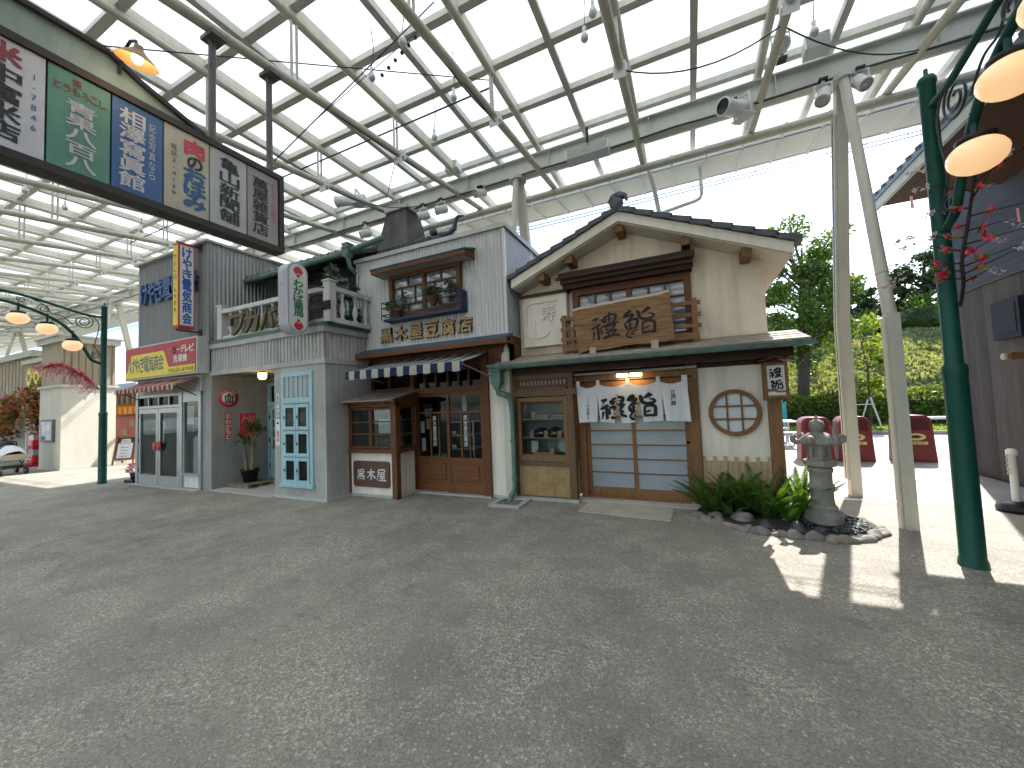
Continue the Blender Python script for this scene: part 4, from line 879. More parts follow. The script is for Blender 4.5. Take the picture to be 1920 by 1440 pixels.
m_, n_, b_ = nodes('pane_mirror'); b_.inputs['Base Color'].default_value = (.16, .18, .19, 1); b_.inputs['Roughness'].default_value = .04; b_.inputs['Specular IOR Level'].default_value = 1.0; b_.inputs['Coat Weight'].default_value = .6
MB().box(-5.11, -3.66, v+.017, v+.022, 3.40, 4.08).obj('pane', 'pane_mirror', wo)
hd = MB().prism([(5.46, 4.215), (5.80, 4.33), (5.80, 4.36), (5.44, 4.245)], 'X', -5.42, -3.28); ho = hd.obj('window_hood', 'drip_blue', ts)
q = MB().box(-5.40, -3.30, 5.46, 5.49, 4.15, 4.235); q.prism([(5.49, 4.15), (5.80, 4.15), (5.80, 4.32), (5.49, 4.225)], 'X', -3.33, -3.30); q.prism([(5.49, 4.15), (5.80, 4.15), (5.80, 4.32), (5.49, 4.225)], 'X', -5.40, -5.37); q.obj('hood_fascia', 'wood_brown_h', ho); MB().box(-5.37, -3.33, 5.49, 5.80, 4.155, 4.165).obj('hood_soffit', 'ceiling_tan', ho)
rl = MB(); 
for z in (3.36, 3.50, 3.60): rl.tube([(-5.25, 5.76, z), (-5.25, 5.56, z), (-3.50, 5.56, z), (-3.50, 5.76, z)], .009, 6)
x = -5.25
while x < -3.45: rl.tube([(x, 5.56, 3.36 if x > -5 else 3.25), (x, 5.56, 3.60)], .007, 6); x += .35
rl.box(-3.53, -3.49, 5.60, 5.80, 3.24, 3.62); rl.box(-5.22, -3.50, 5.58, 5.80, 3.24, 3.285); rl.obj('window_rail', 'rail_blue', ts)
mat('terracotta', (.20, .085, .045), .8, .15); leafmat('pot_leaf', (.03, .06, .02), (.13, .16, .08), .3, 8)
for x, z, r, m, lab in ((-4.92, 3.29, .25, 'terracotta', 'trailing plant in a dark clay pot at the left end of the blue window rail'), (-4.10, 3.42, .15, 'terracotta', 'small plant in a clay pot at the middle of the blue window rail'), (-3.84, 3.42, .19, 'enamel_white', 'leafy plant in a white pot on the blue window rail')):
    t = thing('flower_pot', lab, 'flower pot', (x, 5.64, z), 'pots on the blue window rail'); MB().lathe([(0, 0), (.06, 0), (.085, .14), (.095, .14), (.095, .165), (.07, .165), (0, .14)], (x, 5.64, z), 14).obj('pot', m, t)
    bush(0, 0, 0, (x, 5.62, z+.16+r*.55), r, 150, 'pot_leaf', (x, 5.64, z+.14), leafL=(.05, .11), parent=t)
wl = thing('wooden_lettering', 'raised pale wooden characters on the corrugated wall', 'lettering', (-4.4, 5.79, 2.88))
for i, chh in enumerate('黒木屋豆腐店'):
    x = -5.47+i*.358; lay(MB(), chh, x, x+.30, 2.88, 3.155, front(5.80, .01), bold=.025, thick=.05, fit=1).obj('raised_letter', 'letter_wood', wl)
# ground floor
m = MB(); m.box(-3.30, -3.16, 5.84, 6.0, 0, 2.62); m.box(-4.86, -4.78, 5.86, 6.0, 0, 2.62); m.box(-5.95, -4.86, 5.9, 6.0, 1.86, 1.98); m.box(-4.78, -3.30, 5.86, 6.0, 1.83, 1.95); m.box(-5.98, -5.86, 5.88, 6.0, 1.7, 2.62); m.box(-5.95, -3.16, 5.88, 6.0, 2.24, 2.34); m.obj('timber_frame', 'wood_brown', ts, bevel=.005)
m = MB(); m.box(-5.95, -3.16, 5.9, 6.0, 2.34, 2.62); m.box(-2.82, -2.70, 5.86, 7.6, 2.24, 2.76); m.box(-3.16, -2.70, 5.86, 6.0, 2.24, 2.60); m.obj('fascia_boards', 'wood_brown', ts)
MB().box(-3.16, -2.80, 5.90, 6.02, .05, 2.3).obj('stucco_wall', 'stucco_cream', ts); MB().box(-3.17, -2.78, 5.885, 6.02, 0, .05).obj('wall_base', 'cap_grey', ts)
def sash(x0, x1, v, z0, z1, zr, ztop, pan, par, cols):
    d = MB(); d.box(x0, x0+.055, v-.018, v+.018, z0, z1); d.box(x1-.055, x1, v-.018, v+.018, z0, z1); d.box(x0+.055, x1-.055, v-.018, v+.018, z1-.05, z1); d.box(x0+.055, x1-.055, v-.018, v+.018, zr-.04, zr+.02); d.box(x0+.055, x1-.055, v-.018, v+.018, z0, z0+.16); d.box(x0+.055, x1-.055, v-.006, v+.006, z0+.16, zr-.04); d.box(x0+.055, x1-.055, v-.015, v+.015, ztop-.015, ztop+.015)
    for c in cols: x = x0+(x1-x0)*c; d.box(x-.013, x+.013, v-.014, v+.014, zr+.02, ztop-.015)
    do = d.obj('sliding_door', 'wood_door', par, bevel=.003)
    MB().box(x0+.055, x1-.055, v+.002, v+.005, zr+.02, z1-.05).obj('pane', 'pane_clear', do)
    MB().box(x0+.12, x1-.12, v-.022, v-.006, z0+.22, zr-.10).obj('raised_panel', 'wood_door', do, bevel=.012)
    return do
d1 = sash(-4.79, -4.02, 5.955, .03, 1.83, .64, 1.48, None, ts, (.42, .66)); d2 = sash(-4.07, -3.30, 5.915, .03, 1.83, .64, 1.48, None, ts, (.40, .62))
for d, x in ((d1, -4.375), (d2, -3.675)):
    lay(MB(), '黒木屋豆腐店', x-.045, x+.045, .86, 1.42, front(5.955 if d is d1 else 5.915, .012), True, bold=.01, fit=.9).obj('lettering', 'letter_pale', d)
MB().box(-3.33, -3.315, 5.89, 5.897, .95, 1.07).obj('door_pull', 'bronze', d2)
tm = MB()
for x in (-5.42, -4.55, -4.30, -4.03, -3.80, -3.58): tm.box(x-.02, x+.02, 5.9, 5.96, 1.95, 2.24)
pieces(tm, 'transom_bar', 'wood_brown', ts); MB().box(-5.86, -3.30, 5.955, 5.96, 1.95, 2.24).obj('transom_pane', 'pane_dark', ts)
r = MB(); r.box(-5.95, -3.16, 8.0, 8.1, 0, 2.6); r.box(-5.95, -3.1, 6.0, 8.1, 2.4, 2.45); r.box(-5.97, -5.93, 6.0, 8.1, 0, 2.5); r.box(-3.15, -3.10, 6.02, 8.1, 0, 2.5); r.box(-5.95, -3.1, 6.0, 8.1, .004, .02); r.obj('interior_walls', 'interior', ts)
MB().box(-4.85, -3.16, 5.80, 6.0, 0, .028).obj('threshold', 'concrete', ts)
t = thing('glass_showcase', 'glass showcase with metal edges inside the sliding doors', 'showcase', (-4.0, 6.45, .02))
m = MB()
for x in (-4.25, -3.72): 
    for y in (6.25, 6.65): m.box(x-.012, x+.012, y-.012, y+.012, .5, 1.28)
for z in (.5, .76, 1.02, 1.27): m.box(-4.25, -3.72, 6.24, 6.26, z, z+.02); m.box(-4.25, -3.72, 6.64, 6.66, z, z+.02); m.box(-4.25, -3.72, 6.26, 6.64, z+.003, z+.01)
m.obj('frame', 'aluminium', t); MB().box(-4.65, -3.6, 6.2, 6.7, .02, .5).obj('counter', 'appliance', t)
q = MB()
for z in (.80, 1.06): q.box(-4.18, -4.09, 6.22, 6.23, z, z+.05)
q.box(-4.18, -4.09, 6.22, 6.23, .54, .6); pieces(q, 'price_card', 'paper', t)
t = MB().lathe([(0, .02), (.1, 0), (.17, .09), (.18, .12), (.165, .12), (.1, .03)], (-4.55, 6.35, .52), 18); tag(t.obj('metal_bowl', 'aluminium'), 'metal bowl on the counter behind the left sliding door', 'bowl')
for x, z, h, l in ((-4.69, 1.10, .22, 'upper pale price slip inside the left sliding door'), (-4.56, 1.17, .2, 'orange price slip inside the left sliding door'), (-4.67, .76, .24, 'lower pale price slip inside the left sliding door')):
    tag(MB().box(x-.045, x+.045, 5.99, 5.993, z, z+h).obj('price_slip', 'cardboard' if 'orange' in l else 'paper'), l, 'price slip', 'price slips inside the tofu shop')
t = thing('indoor_curtain', 'dark patterned shop curtain with a red border inside the right door', 'curtain', (-3.6, 6.9, 1.4)); MB().corr(-4.0, -3.2, 1.42, 1.85, 6.9, .2, .02).obj('cloth', 'dark_void', t); MB().corr(-4.0, -3.2, 1.85, 1.93, 6.9, .2, .02).obj('border', 'red_plain', t)
q = MB()
for i in range(7): q.box(-3.92+i*.1, -3.86+i*.1, 6.868, 6.872, 1.55+.13*(i % 2), 1.57+.13*(i % 2))
q.obj('pattern', 'letter_pale', t)
t = MB().prism([(-3.98, 1.80), (-3.92, 1.84), (-3.88, 1.6), (-3.9, 1.45), (-3.97, 1.48), (-3.99, 1.6)], 'Y', 6.3, 6.32); tag(t.obj('hanging_towel', 'cloth_white'), 'white towel hanging inside the right sliding door', 'towel')
# awning
aw = awning('blue_awning', 'cream and navy striped canvas awning over the kiosk and sliding doors', -5.55, -3.12, 5.86, 2.52, 4.96, 2.27, .15, 'awning_blue_top', 'awning_blue', .272)
# kiosk bay
kb = thing('kiosk_bay', 'small brown timber kiosk bay with stucco base left of the sliding doors', 'kiosk', (-5.33, 5.5, 0))
MB().box(-5.87, -4.80, 5.33, 5.88, .05, .80).obj('stucco_base', 'stucco_cream', kb)
m = MB(); m.box(-5.93, -5.85, 5.29, 5.37, 0, .80); m.box(-4.83, -4.72, 5.28, 5.39, 0, .80); m.box(-5.96, -4.70, 5.26, 5.40, .80, .87); m.box(-4.85, -4.70, 5.40, 5.88, .80, .87)
m.box(-5.93, -5.84, 5.29, 5.37, .87, 1.70); m.box(-4.84, -4.72, 5.28, 5.39, .87, 1.70); m.box(-5.93, -4.72, 5.285, 5.375, 1.63, 1.72); m.box(-4.82, -4.72, 5.39, 5.88, 1.63, 1.72); m.box(-4.82, -4.72, 5.82, 5.88, .87, 1.63); m.obj('timber_frame', 'wood_brown', kb, bevel=.005)
MB().box(-5.9, -4.72, 5.31, 5.88, 0, .05).obj('plinth', 'concrete', kb)
window('front_window', kb, 'wood_brown_h', -5.84, -5.33, .88, 1.62, 5.33, 1, 3, .04, .022, .04, 'pane_clear'); window('front_window', kb, 'wood_brown_h', -5.35, -4.84, .88, 1.62, 5.345, 1, 3, .04, .022, .04, 'pane_clear')
w = MB(); x = -4.77
w.box(x-.02, x+.02, 5.40, 5.44, .88, 1.62); w.box(x-.02, x+.02, 5.78, 5.82, .88, 1.62)
for z in (.90, 1.12, 1.38, 1.60): w.box(x-.018, x+.018, 5.44, 5.78, z-.012, z+.012)
so = w.obj('side_window', 'wood_brown_h', kb); MB().box(x-.003, x+.003, 5.44, 5.78, .9, 1.6).obj('pane', 'pane_clear', so)
rp = MB()
for k in range(5):
    a, b = k/5, (k+1)/5; va, vb = 5.12+a*.74, 5.12+b*.74+.05; za, zb = 1.735+a*.16, 1.735+b*.16+.01; n = 13
    for i in range(n):
        x0, x1 = -6.10+1.42*i/n, -6.10+1.42*(i+1)/n-.006; t = .012+U(0, .006); rp.add([(x0, va, za), (x1, va, za), (x1, vb, zb), (x0, vb, zb), (x0, va, za+t), (x1, va, za+t), (x1, vb, zb+t), (x0, vb, zb+t)], [(3, 2, 1, 0), (4, 5, 6, 7), (0, 1, 5, 4), (1, 2, 6, 5), (3, 0, 4, 7), (2, 3, 7, 6)])
ro = rp.obj('shingle_roof', 'shingle', kb)
q = MB()
for x in (-5.8, -5.5, -5.2, -4.9): q.box(x-.025, x+.025, 5.16, 5.3, 1.69, 1.735)
q.box(-6.06, -4.66, 5.18, 5.21, 1.705, 1.74); q.prism([(5.2, 1.69), (5.88, 1.69), (5.88, 1.88), (5.2, 1.74)], 'X', -4.74, -4.70); q.obj('rafters', 'wood_brown_h', ro)
sb = thing('kiosk_sign', 'rounded brown board with pale brush characters on the kiosk base', 'sign', (-5.34, 5.32, .18))
def rrect(x0, x1, z0, z1, r, k=5):
    o = []
    for cx, cz, a0 in ((x1-r, z1-r, 0), (x0+r, z1-r, 90), (x0+r, z0+r, 180), (x1-r, z0+r, 270)):
        for i in range(k+1): a = rad(a0+90*i/k); o.append((cx+r*math.cos(a), cz+r*math.sin(a)))
    return o
MB().prism(rrect(-5.78, -4.91, .18, .65, .06), 'Y', 5.305, 5.33).obj('board', 'board_brown', sb); q = MB()
for i, g_ in enumerate((KURO, KI, YA)): brush(q, g_, (-5.70+i*.245, -5.47+i*.245, .30, .53), (0, 100, 0, 100), front(5.305, .004), 1.15)
q.obj('lettering', 'letter_pale', sb)
t = thing('blue_bucket', 'blue plastic bucket on the shelf inside the kiosk bay', 'bucket', (-5.68, 5.6, 1.38)); mat('plastic_blue', (.02, .16, .35), .4); MB().lathe([(0, 0), (.08, 0), (.1, .2), (.105, .2), (.095, .2), (.078, .01)], (-5.68, 5.6, 1.36), 16).obj('pail', 'plastic_blue', t); MB().tube([(-5.78, 5.6, 1.55), (-5.68, 5.58, 1.62), (-5.58, 5.6, 1.55)], .004, 5).obj('handle', 'aluminium', t)
t = MB().box(-5.82, -4.86, 5.5, 5.8, 1.335, 1.36); t.box(-5.82, -4.86, 5.5, 5.8, 1.1, 1.12); tag(t.obj('kiosk_shelf', 'wood_brown_h'), 'brown shelf boards inside the kiosk bay', 'shelf')
t = MB().box(-5.25, -4.92, 5.42, 5.425, 1.14, 1.40); tag(t.obj('menu_sheet', 'enamel_white'), 'white menu sheet inside the right kiosk window', 'menu')
t = MB().lathe([(.05, 0), (.15, .09), (.16, .1), (.14, .09), (.04, .01), (0, .01)], (-5.02, 5.55, .90), 16); tag(t.obj('black_pan', 'black_plastic'), 'black pan inside the lower kiosk window', 'pan')
t = MB().ball((-5.02, 5.6, 1.43), .12, .1, .08); tag(t.obj('pale_bag', 'paper'), 'pale bundle on the top kiosk shelf', 'bag')
# copper hopper and downpipe between the two shops
dp = thing('copper_downpipe', 'verdigris copper rain hopper and downpipe between the stucco wall and the display case', 'downpipe', (-2.75, 5.65, 0))
h = MB()
for (w_, z0, z1) in ((.125, 2.20, 2.24), (.105, 2.17, 2.20), (.115, 2.13, 2.17), (.085, 1.93, 2.13), (.07, 1.89, 1.93), (.055, 1.84, 1.89)): h.box(-2.88-w_, -2.88+w_, 5.66-w_, 5.66+w_*.8, z0, z1)
h.lathe([(.045, 0), (.05, .012), (.03, .02), (.03, .012), (0, .012)], (-2.88, 5.565, 2.03), 16, 'Y'); h.box(-3.05, -2.965, 5.62, 5.70, 2.06, 2.10); h.obj('hopper', 'patina', dp, bevel=.006)
p = MB().tube([(-2.88, 5.66, 1.86), (-2.87, 5.67, 1.78), (-2.72, 5.74, 1.72), (-2.70, 5.78, 1.62), (-2.70, 5.80, 1.4), (-2.70, 5.80, .3), (-2.70, 5.78, .18), (-2.74, 5.72, .10), (-2.76, 5.70, .02)], [.05, .055, .055, .045, .038, .038, .04, .042, .04], 12); p.obj('pipe', 'patina', dp)
q = MB()
for z in (1.56, .95, .33): q.lathe([(.048, 0), (.052, .01), (.052, .04), (.048, .05)], (-2.70, 5.80, z), 12)
pieces(q, 'pipe_collar', 'patina', dp)
dg = thing('drain_box', 'square concrete drain box filled with grey pebbles under the downpipe', 'drain', (-2.63, 5.55, 0))
q = MB(); q.box(-2.95, -2.88, 5.33, 5.85, 0, .045); q.box(-2.50, -2.43, 5.33, 5.85, 0, .045); q.box(-2.88, -2.50, 5.33, 5.40, 0, .045); q.box(-2.88, -2.50, 5.78, 5.85, 0, .045); q.obj('kerb', 'concrete', dg, bevel=.01)
mat('pebble', (.20, .20, .20), .7, .35, 9); q = MB()
for i in range(110): q.ball((U(-2.87, -2.51), U(5.41, 5.77), U(.012, .03)), U(.014, .026), U(.014, .026), U(.01, .016), 7, 5)
o = q.obj('pebbles', 'pebble', dg, fixn=False); o['kind'] = 'stuff'
# ================================================================ sushi shop (gabled, right)
wood('wood_amber', (.155, .077, .032), (.275, .148, .064), 'Z'); wood('wood_amber_h', (.15, .075, .031), (.265, .14, .06), 'X')
wood('board_wood', (.115, .055, .022), (.32, .175, .075), 'X', .5, .45); mat('live_edge', (.40, .32, .23), .7, .15, 8)
wood('post_aged', (.105, .066, .036), (.19, .125, .07), 'Z')
mat('copper_roof', (.30, .255, .20), .75, .22, 3, .2, .3, 30); mat('barge_cream', (.72, .66, .55), .8, .06, 2, .12)
mat('relief_cream', (.70, .635, .53), .9, .06, 3, .12, .5, 60)
mat('noren_cloth', (.62, .62, .61), .9, .04, 4, bmp=.15, bs=200)
mat('bamboo', (.46, .32, .15), .55, .2, 6, .2); mat('bamboo_pale', (.47, .345, .19), .6, .15, 5, .2); mat('roller', (.03, .024, .02), .6, .2)
def milky():
    m, n, b = nodes('milk_glass'); v = coords(n); f = noise(n, v, 2.5, 3, .5)
    n.links.new(ramp(n, f, [(.3, (.26, .30, .325)), (.7, (.31, .35, .375))]), b.inputs['Base Color']); b.inputs['Roughness'].default_value = .32; b.inputs['Specular IOR Level'].default_value = .6
    bump(n, b, noise(n, v, 220, 2, .5), .15, .002)
milky(); mat('round_pane', (.62, .64, .64), .5, .03)
ss = thing('sushi_shop', 'cream stucco gabled shop with tiled roof, sliding frosted doors and a round window', 'shop building', (-.85, 6.2, 0))
def ztop(u): return 4.44-(.413*(-.85-u) if u < -.85 else .434*(u+.85))
soff = lambda u: ztop(u)-.165
# walls
w = MB().prism([(-2.70, 2.30), (1.02, 2.30), (1.02, soff(1.02)), (-.85, soff(-.85)), (-2.70, soff(-2.70))], 'Y', 6.30, 6.40); w.obj('gable_wall', 'stucco_tan', ss)
MB().box(.96, 1.02, 6.40, 9.5, 0, soff(1.02)).obj('side_wall', 'stucco_tan', ss); MB().box(-2.7, .96, 9.4, 9.5, 0, 3.4).obj('back_wall', 'stucco_tan', ss); MB().box(-2.70, -2.66, 6.40, 9.4, 0, soff(-2.70)).obj('leak_stop_wall', 'stucco_tan', ss)  # unseen left wall added to stop sun leaking through to the doors
MB().prism([(.11, .36), (.94, .36), (.94, 2.12), (.11, 2.12)], 'Y', 6.22, 6.34).obj('round_window_wall', 'stucco_cream', ss)
def slope(u0, u1, v0, v1, dz0, dz1, name, m, par):
    q = MB(); z0, z1 = ztop(u0), ztop(u1); q.add([(u0, v0, z0+dz0), (u1, v0, z1+dz0), (u1, v1, z1+dz0), (u0, v1, z0+dz0), (u0, v0, z0+dz1), (u1, v0, z1+dz1), (u1, v1, z1+dz1), (u0, v1, z0+dz1)], [(3, 2, 1, 0), (4, 5, 6, 7), (0, 1, 5, 4), (1, 2, 6, 5), (2, 3, 7, 6), (3, 0, 4, 7)]); return q.obj(name, m, par)
r = thing; rl_ = slope(-2.62, -.85, 5.93, 9.6, -.16, -.02, 'roof_slope', 'barge_cream', ss); rr_ = slope(-.85, 1.28, 5.93, 9.6, -.16, -.02, 'roof_slope', 'barge_cream', ss)
slope(-2.66, -.85, 5.885, 5.93, -.145, 0, 'barge_board', 'barge_cream', ss); slope(-.85, 1.30, 5.885, 5.93, -.145, 0, 'barge_board', 'barge_cream', ss)
for par, ua, ub in ((rl_, -.85, -2.74), (rr_, -.85, 1.36)):
    q = MB(); n = 9
    for k in range(n):
        a, b = ua+(ub-ua)*k/n, ua+(ub-ua)*(k+1.12)/n; l0, l1 = ztop(a), ztop(b); d = -.035*(k % 1)
        for (va, vb, t0, t1) in ((5.84, 6.05, .0, .055), ):
            q.add([(a, va, l0-.004), (b, va, l1+.020), (b, vb, l1+.020), (a, vb, l0-.004), (a, va, l0+.072), (b, va, l1+.104), (b, vb, l1+.104), (a, vb, l0+.072)], [(3, 2, 1, 0), (4, 5, 6, 7), (0, 1, 5, 4), (1, 2, 6, 5), (2, 3, 7, 6), (3, 0, 4, 7)])
        v = 6.08
    q.obj('verge_tiles', 'tile_grey', par, bevel=.006)
    q = MB(); v = 6.12
    while v < 9.6: q.tube([(ua, v, ztop(ua)+.06), (ub, v, ztop(ub)+.06)], .05, 8); q.tube([(ua, v+.14, ztop(ua)+.02), (ub, v+.14, ztop(ub)+.02)], .06, 6); v += .27
    q.obj('field_tiles', 'tile_grey', par)
q = MB().box(1.26, 1.30, 5.93, 9.6, ztop(1.28)-.15, ztop(1.28)-.01); q.box(-2.66, -2.62, 5.93, 9.6, ztop(-2.64)-.15, ztop(-2.64)-.01); q.obj('eave_fascia', 'barge_cream', ss)
q = MB()
for u, z in ((-2.15, 0), (-1.66, 0), (-.85, 0), (.06, 0), (.80, 0)): zz_ = soff(u); q.box(u-.06, u+.06, 5.97, 6.31, zz_-.115, zz_+.02)
pieces(q, 'purlin_end', 'wood_amber', ss, .008)
q = MB().tube([(-.85, 5.86, 4.53), (-.85, 9.6, 4.53)], .085, 10); q.lathe([(0, -.03), (.09, -.03), (.105, 0), (.09, .03), (0, .03)], (-.85, 5.86, 4.545), 16, 'Y'); q.ball((-.80, 5.90, 4.66), .085, .06, .05, 12, 8); q.ball((-.90, 5.90, 4.645), .06, .06, .05, 10, 7); q.tube([(-.97, 5.9, 4.6), (-.92, 5.9, 4.69), (-.8, 5.9, 4.72), (-.72, 5.9, 4.67), (-.7, 5.9, 4.58)], [.025, .03, .035, .03, .02], 8); q.obj('ridge_ornament', 'tile_grey', ss)
# plaster relief panel
rp = thing('relief_panel', 'square cream plaster relief panel with carved characters on the gable wall', 'panel', (-2.17, 6.2, 2.55))
MB().box(-2.58, -1.78, 6.16, 6.31, 2.55, 3.42).obj('block', 'relief_cream', rp, bevel=.008); MB().box(-2.62, -1.75, 6.12, 6.31, 3.42, 3.465).obj('dark_cap', 'wood_dark', rp)
def ring(o, i, a, b, M=None):
    n = len(o); q = MB(); q.add([(p[0], a, p[1]) for p in o]+[(p[0], a, p[1]) for p in i]+[(p[0], b, p[1]) for p in o]+[(p[0], b, p[1]) for p in i], [(k, (k+1) % n, n+(k+1) % n, n+k) for k in range(n)]+[(n+k, n+(k+1) % n, 3*n+(k+1) % n, 3*n+k) for k in range(n)]+[(k, 2*n+k, 2*n+(k+1) % n, (k+1) % n) for k in range(n)]); return q
oc = [(-2.50, 2.70), (-2.44, 2.64), (-1.92, 2.64), (-1.86, 2.70), (-1.86, 3.24), (-1.92, 3.30), (-2.44, 3.30), (-2.50, 3.24)]
big = [(-2.575, 2.70), (-2.575, 2.555), (-1.785, 2.555), (-1.785, 2.70), (-1.785, 3.24), (-1.785, 3.36), (-2.575, 3.36), (-2.575, 3.24)]
ring(big, oc, 6.142, 6.16).obj('raised_border', 'relief_cream', rp)
q = MB(); q_ = lay(MB(), '寿', -2.24, -1.98, 2.96, 3.25, front(6.16, 0), bold=.02, thick=.018); q.merge(q_); lay(q, 'し', -2.42, -2.08, 2.68, 3.0, front(6.16, 0), bold=.02, thick=.018); q.obj('carved_characters', 'relief_cream', rp)
# upper window, hood, railing
uw = MB(); uw.box(-1.70, 0.10, 6.22, 6.31, 3.34, 3.46); uw.box(-1.70, -1.60, 6.22, 6.31, 2.45, 3.34); uw.box(0, .10, 6.22, 6.31, 2.45, 3.34); uw.box(-.83, -.75, 6.24, 6.31, 2.45, 3.34)
for x in (-1.33, -1.08, -.50, -.25): uw.box(x-.014, x+.014, 6.262, 6.29, 2.5, 3.34)
for z in (3.12, 2.8): uw.box(-1.6, 0, 6.264, 6.288, z-.012, z+.012)
uo = uw.obj('upper_window', 'wood_brown_h', ss); MB().box(-1.6, 0, 6.291, 6.296, 2.45, 3.34).obj('pane', 'pane_mirror', uo)
hd = MB().prism([(5.98, 3.60), (6.30, 3.68), (6.30, 3.76), (5.96, 3.68)], 'X', -1.86, .17); hd.obj('window_hood', 'roller', ss)
q = MB().tube([(-1.90, 5.99, 3.60), (.16, 5.99, 3.60)], .028, 8); q.box(-1.84, .14, 6.02, 6.30, 3.52, 3.60); q.box(-1.82, .12, 6.1, 6.30, 3.45, 3.52); q.obj('rolled_blind', 'wood_dark', ss)
rw = MB()
for z in (2.93, 2.76, 2.60): rw.box(-1.86, .20, 6.0, 6.05, z-.03, z+.025)
rw.box(-1.84, .17, 5.98, 6.06, 2.40, 2.5)
for x in (-1.80, -.85, .12): rw.box(x-.035, x+.035, 5.99, 6.06, 2.36, 2.99); rw.box(x-.025, x+.025, 6.06, 6.30, 2.90, 2.96)
rw.obj('railing', 'wood_amber_h', ss)
# carved name board
nb = thing('carved_board', 'large live edge timber board carved with two black characters above the gutter', 'sign board', (-.87, 5.88, 2.32))
top = [(-1.61, 3.03), (-1.52, 3.05), (-1.40, 3.05), (-1.22, 3.065), (-1.02, 3.07), (-.86, 3.085), (-.74, 3.09), (-.62, 3.085), (-.45, 3.095), (-.33, 3.10), (-.19, 3.125)]
bot = [(-.15, 2.38), (-.30, 2.37), (-.50, 2.365), (-.70, 2.375), (-.85, 2.37), (-1.0, 2.35), (-1.15, 2.335), (-1.25, 2.33), (-1.40, 2.35), (-1.54, 2.30)]
MB().prism([(x, z-.03) for x, z in top]+[(x, z+.02) for x, z in bot], 'Y', 5.86, 5.93).obj('plank', 'board_wood', nb)
q = MB(); n = len(top); q.add([(x, 5.86, z-.03) for x, z in top]+[(x, 5.885, z+.012) for x, z in top]+[(x, 5.93, z+.012) for x, z in top]+[(x, 5.93, z-.03) for x, z in top], [(i, i+1, n+i+1, n+i) for i in range(n-1)]+[(n+i, n+i+1, 2*n+i+1, 2*n+i) for i in range(n-1)]); q.obj('live_edge', 'live_edge', nb)
q = MB(); brush(q, REI, (-1.325, -.885, 2.50, 2.92), (360, 860, 430, 910), front(5.86, .003), 1.0); brush(q, SUSHI, (-.845, -.385, 2.49, 2.93), (920, 1450, 350, 860), front(5.86, .003), 1.0); q.obj('lettering', 'ink_black', nb)
q = MB().box(-1.36, -1.26, 5.82, 5.95, 2.27, 2.40); q.box(-.47, -.37, 5.82, 5.95, 2.29, 2.42); pieces(q, 'support_block', 'live_edge', nb)
# lower roof, gutter, eave
lr = MB(); 
def sl(v): return 2.235+(v-5.62)*.28
for k in range(4):
    va, vb = 5.60+k*.18, 5.60+(k+1)*.18+.03; za, zb = sl(va), sl(vb)-.008
    lr.add([(-2.95, va, za), (1.34, va, za), (1.34, vb, zb), (-2.95, vb, zb), (-2.95, va, za+.016), (1.34, va, za+.016), (1.34, vb, zb+.016), (-2.95, vb, zb+.016)], [(3, 2, 1, 0), (4, 5, 6, 7), (0, 1, 5, 4), (1, 2, 6, 5), (2, 3, 7, 6), (3, 0, 4, 7)])
lr.add([(1.02, 6.3, 2.43), (1.33, 6.3, 2.425), (1.33, 7.7, 2.25), (1.02, 7.7, 2.44), (1.02, 6.3, 2.41), (1.33, 6.3, 2.405), (1.33, 7.7, 2.23), (1.02, 7.7, 2.42)], [(0, 1, 2, 3), (7, 6, 5, 4), (1, 5, 6, 2)])
lo = lr.obj('lower_roof', 'copper_roof', ss); q = MB(); 
q.box(-2.95, 1.32, 5.64, 6.32, 2.195, 2.21); q.obj('eave_soffit', 'wood_dark', lo)
q = MB().box(-2.9, 1.22, 5.92, 6.04, 2.06, 2.19); q.box(-2.9, 1.2, 6.20, 6.32, 2.0, 2.2); q.box(1.05, 1.17, 6.04, 7.6, 2.05, 2.19); q.obj('eave_beam', 'wood_dark', ss)
q = MB(); n = 9; vs = []; fs = []
for x in (-2.96, 1.36):
    for rr_s in (.055, .047):
        for k in range(n): a = math.pi*k/(n-1); vs.append((x, 5.575-rr_s*math.cos(a), 2.205-rr_s*math.sin(a)))
for k in range(n-1): fs += [(k, k+1, 2*n+k+1, 2*n+k), (n+k, 3*n+k, 3*n+k+1, n+k+1)]
q.add(vs, fs, True); q.tube([(-2.96, 5.52, 2.205), (1.36, 5.52, 2.205)], .008, 6); q.tube([(1.35, 5.575, 2.19), (1.35, 5.575, 2.16)], .05, 10); q.obj('eave_gutter', 'patina', lo)
# display case bay
m = MB(); m.box(-2.80, -2.68, 5.93, 6.30, .05, 2.06); m.box(-1.80, -1.69, 5.93, 6.06, .05, 1.80); m.box(-1.80, -1.69, 6.06, 6.24, 1.72, 1.80); m.box(-2.68, -1.80, 5.94, 6.05, .56, .62); m.box(-2.70, -1.64, 5.915, 6.06, 1.70, 1.80); m.box(-2.68, -1.80, 5.95, 6.05, 1.80, 1.84); m.box(-2.68, -1.69, 5.95, 6.05, 1.98, 2.06); m.box(-1.76, -1.69, 5.95, 6.05, 1.80, 1.98); m.box(-2.68, -1.80, 5.945, 6.04, .03, .07); m.obj('bay_frame', 'post_aged', ss, bevel=.005)
MB().box(-2.68, -1.76, 5.965, 5.975, 1.84, 1.98).obj('vent_board', 'wood_brown', ss); q = MB()
for i in range(13): x = -2.60+i*.063; q.prism([(x, 1.885), (x+.017, 1.875), (x+.034, 1.885), (x+.034, 1.945), (x+.017, 1.955), (x, 1.945)], 'Y', 5.955, 5.966)
q.obj('vent_slots', 'interior_pale', ss)
q = MB(); x = -2.68
random.seed(4)
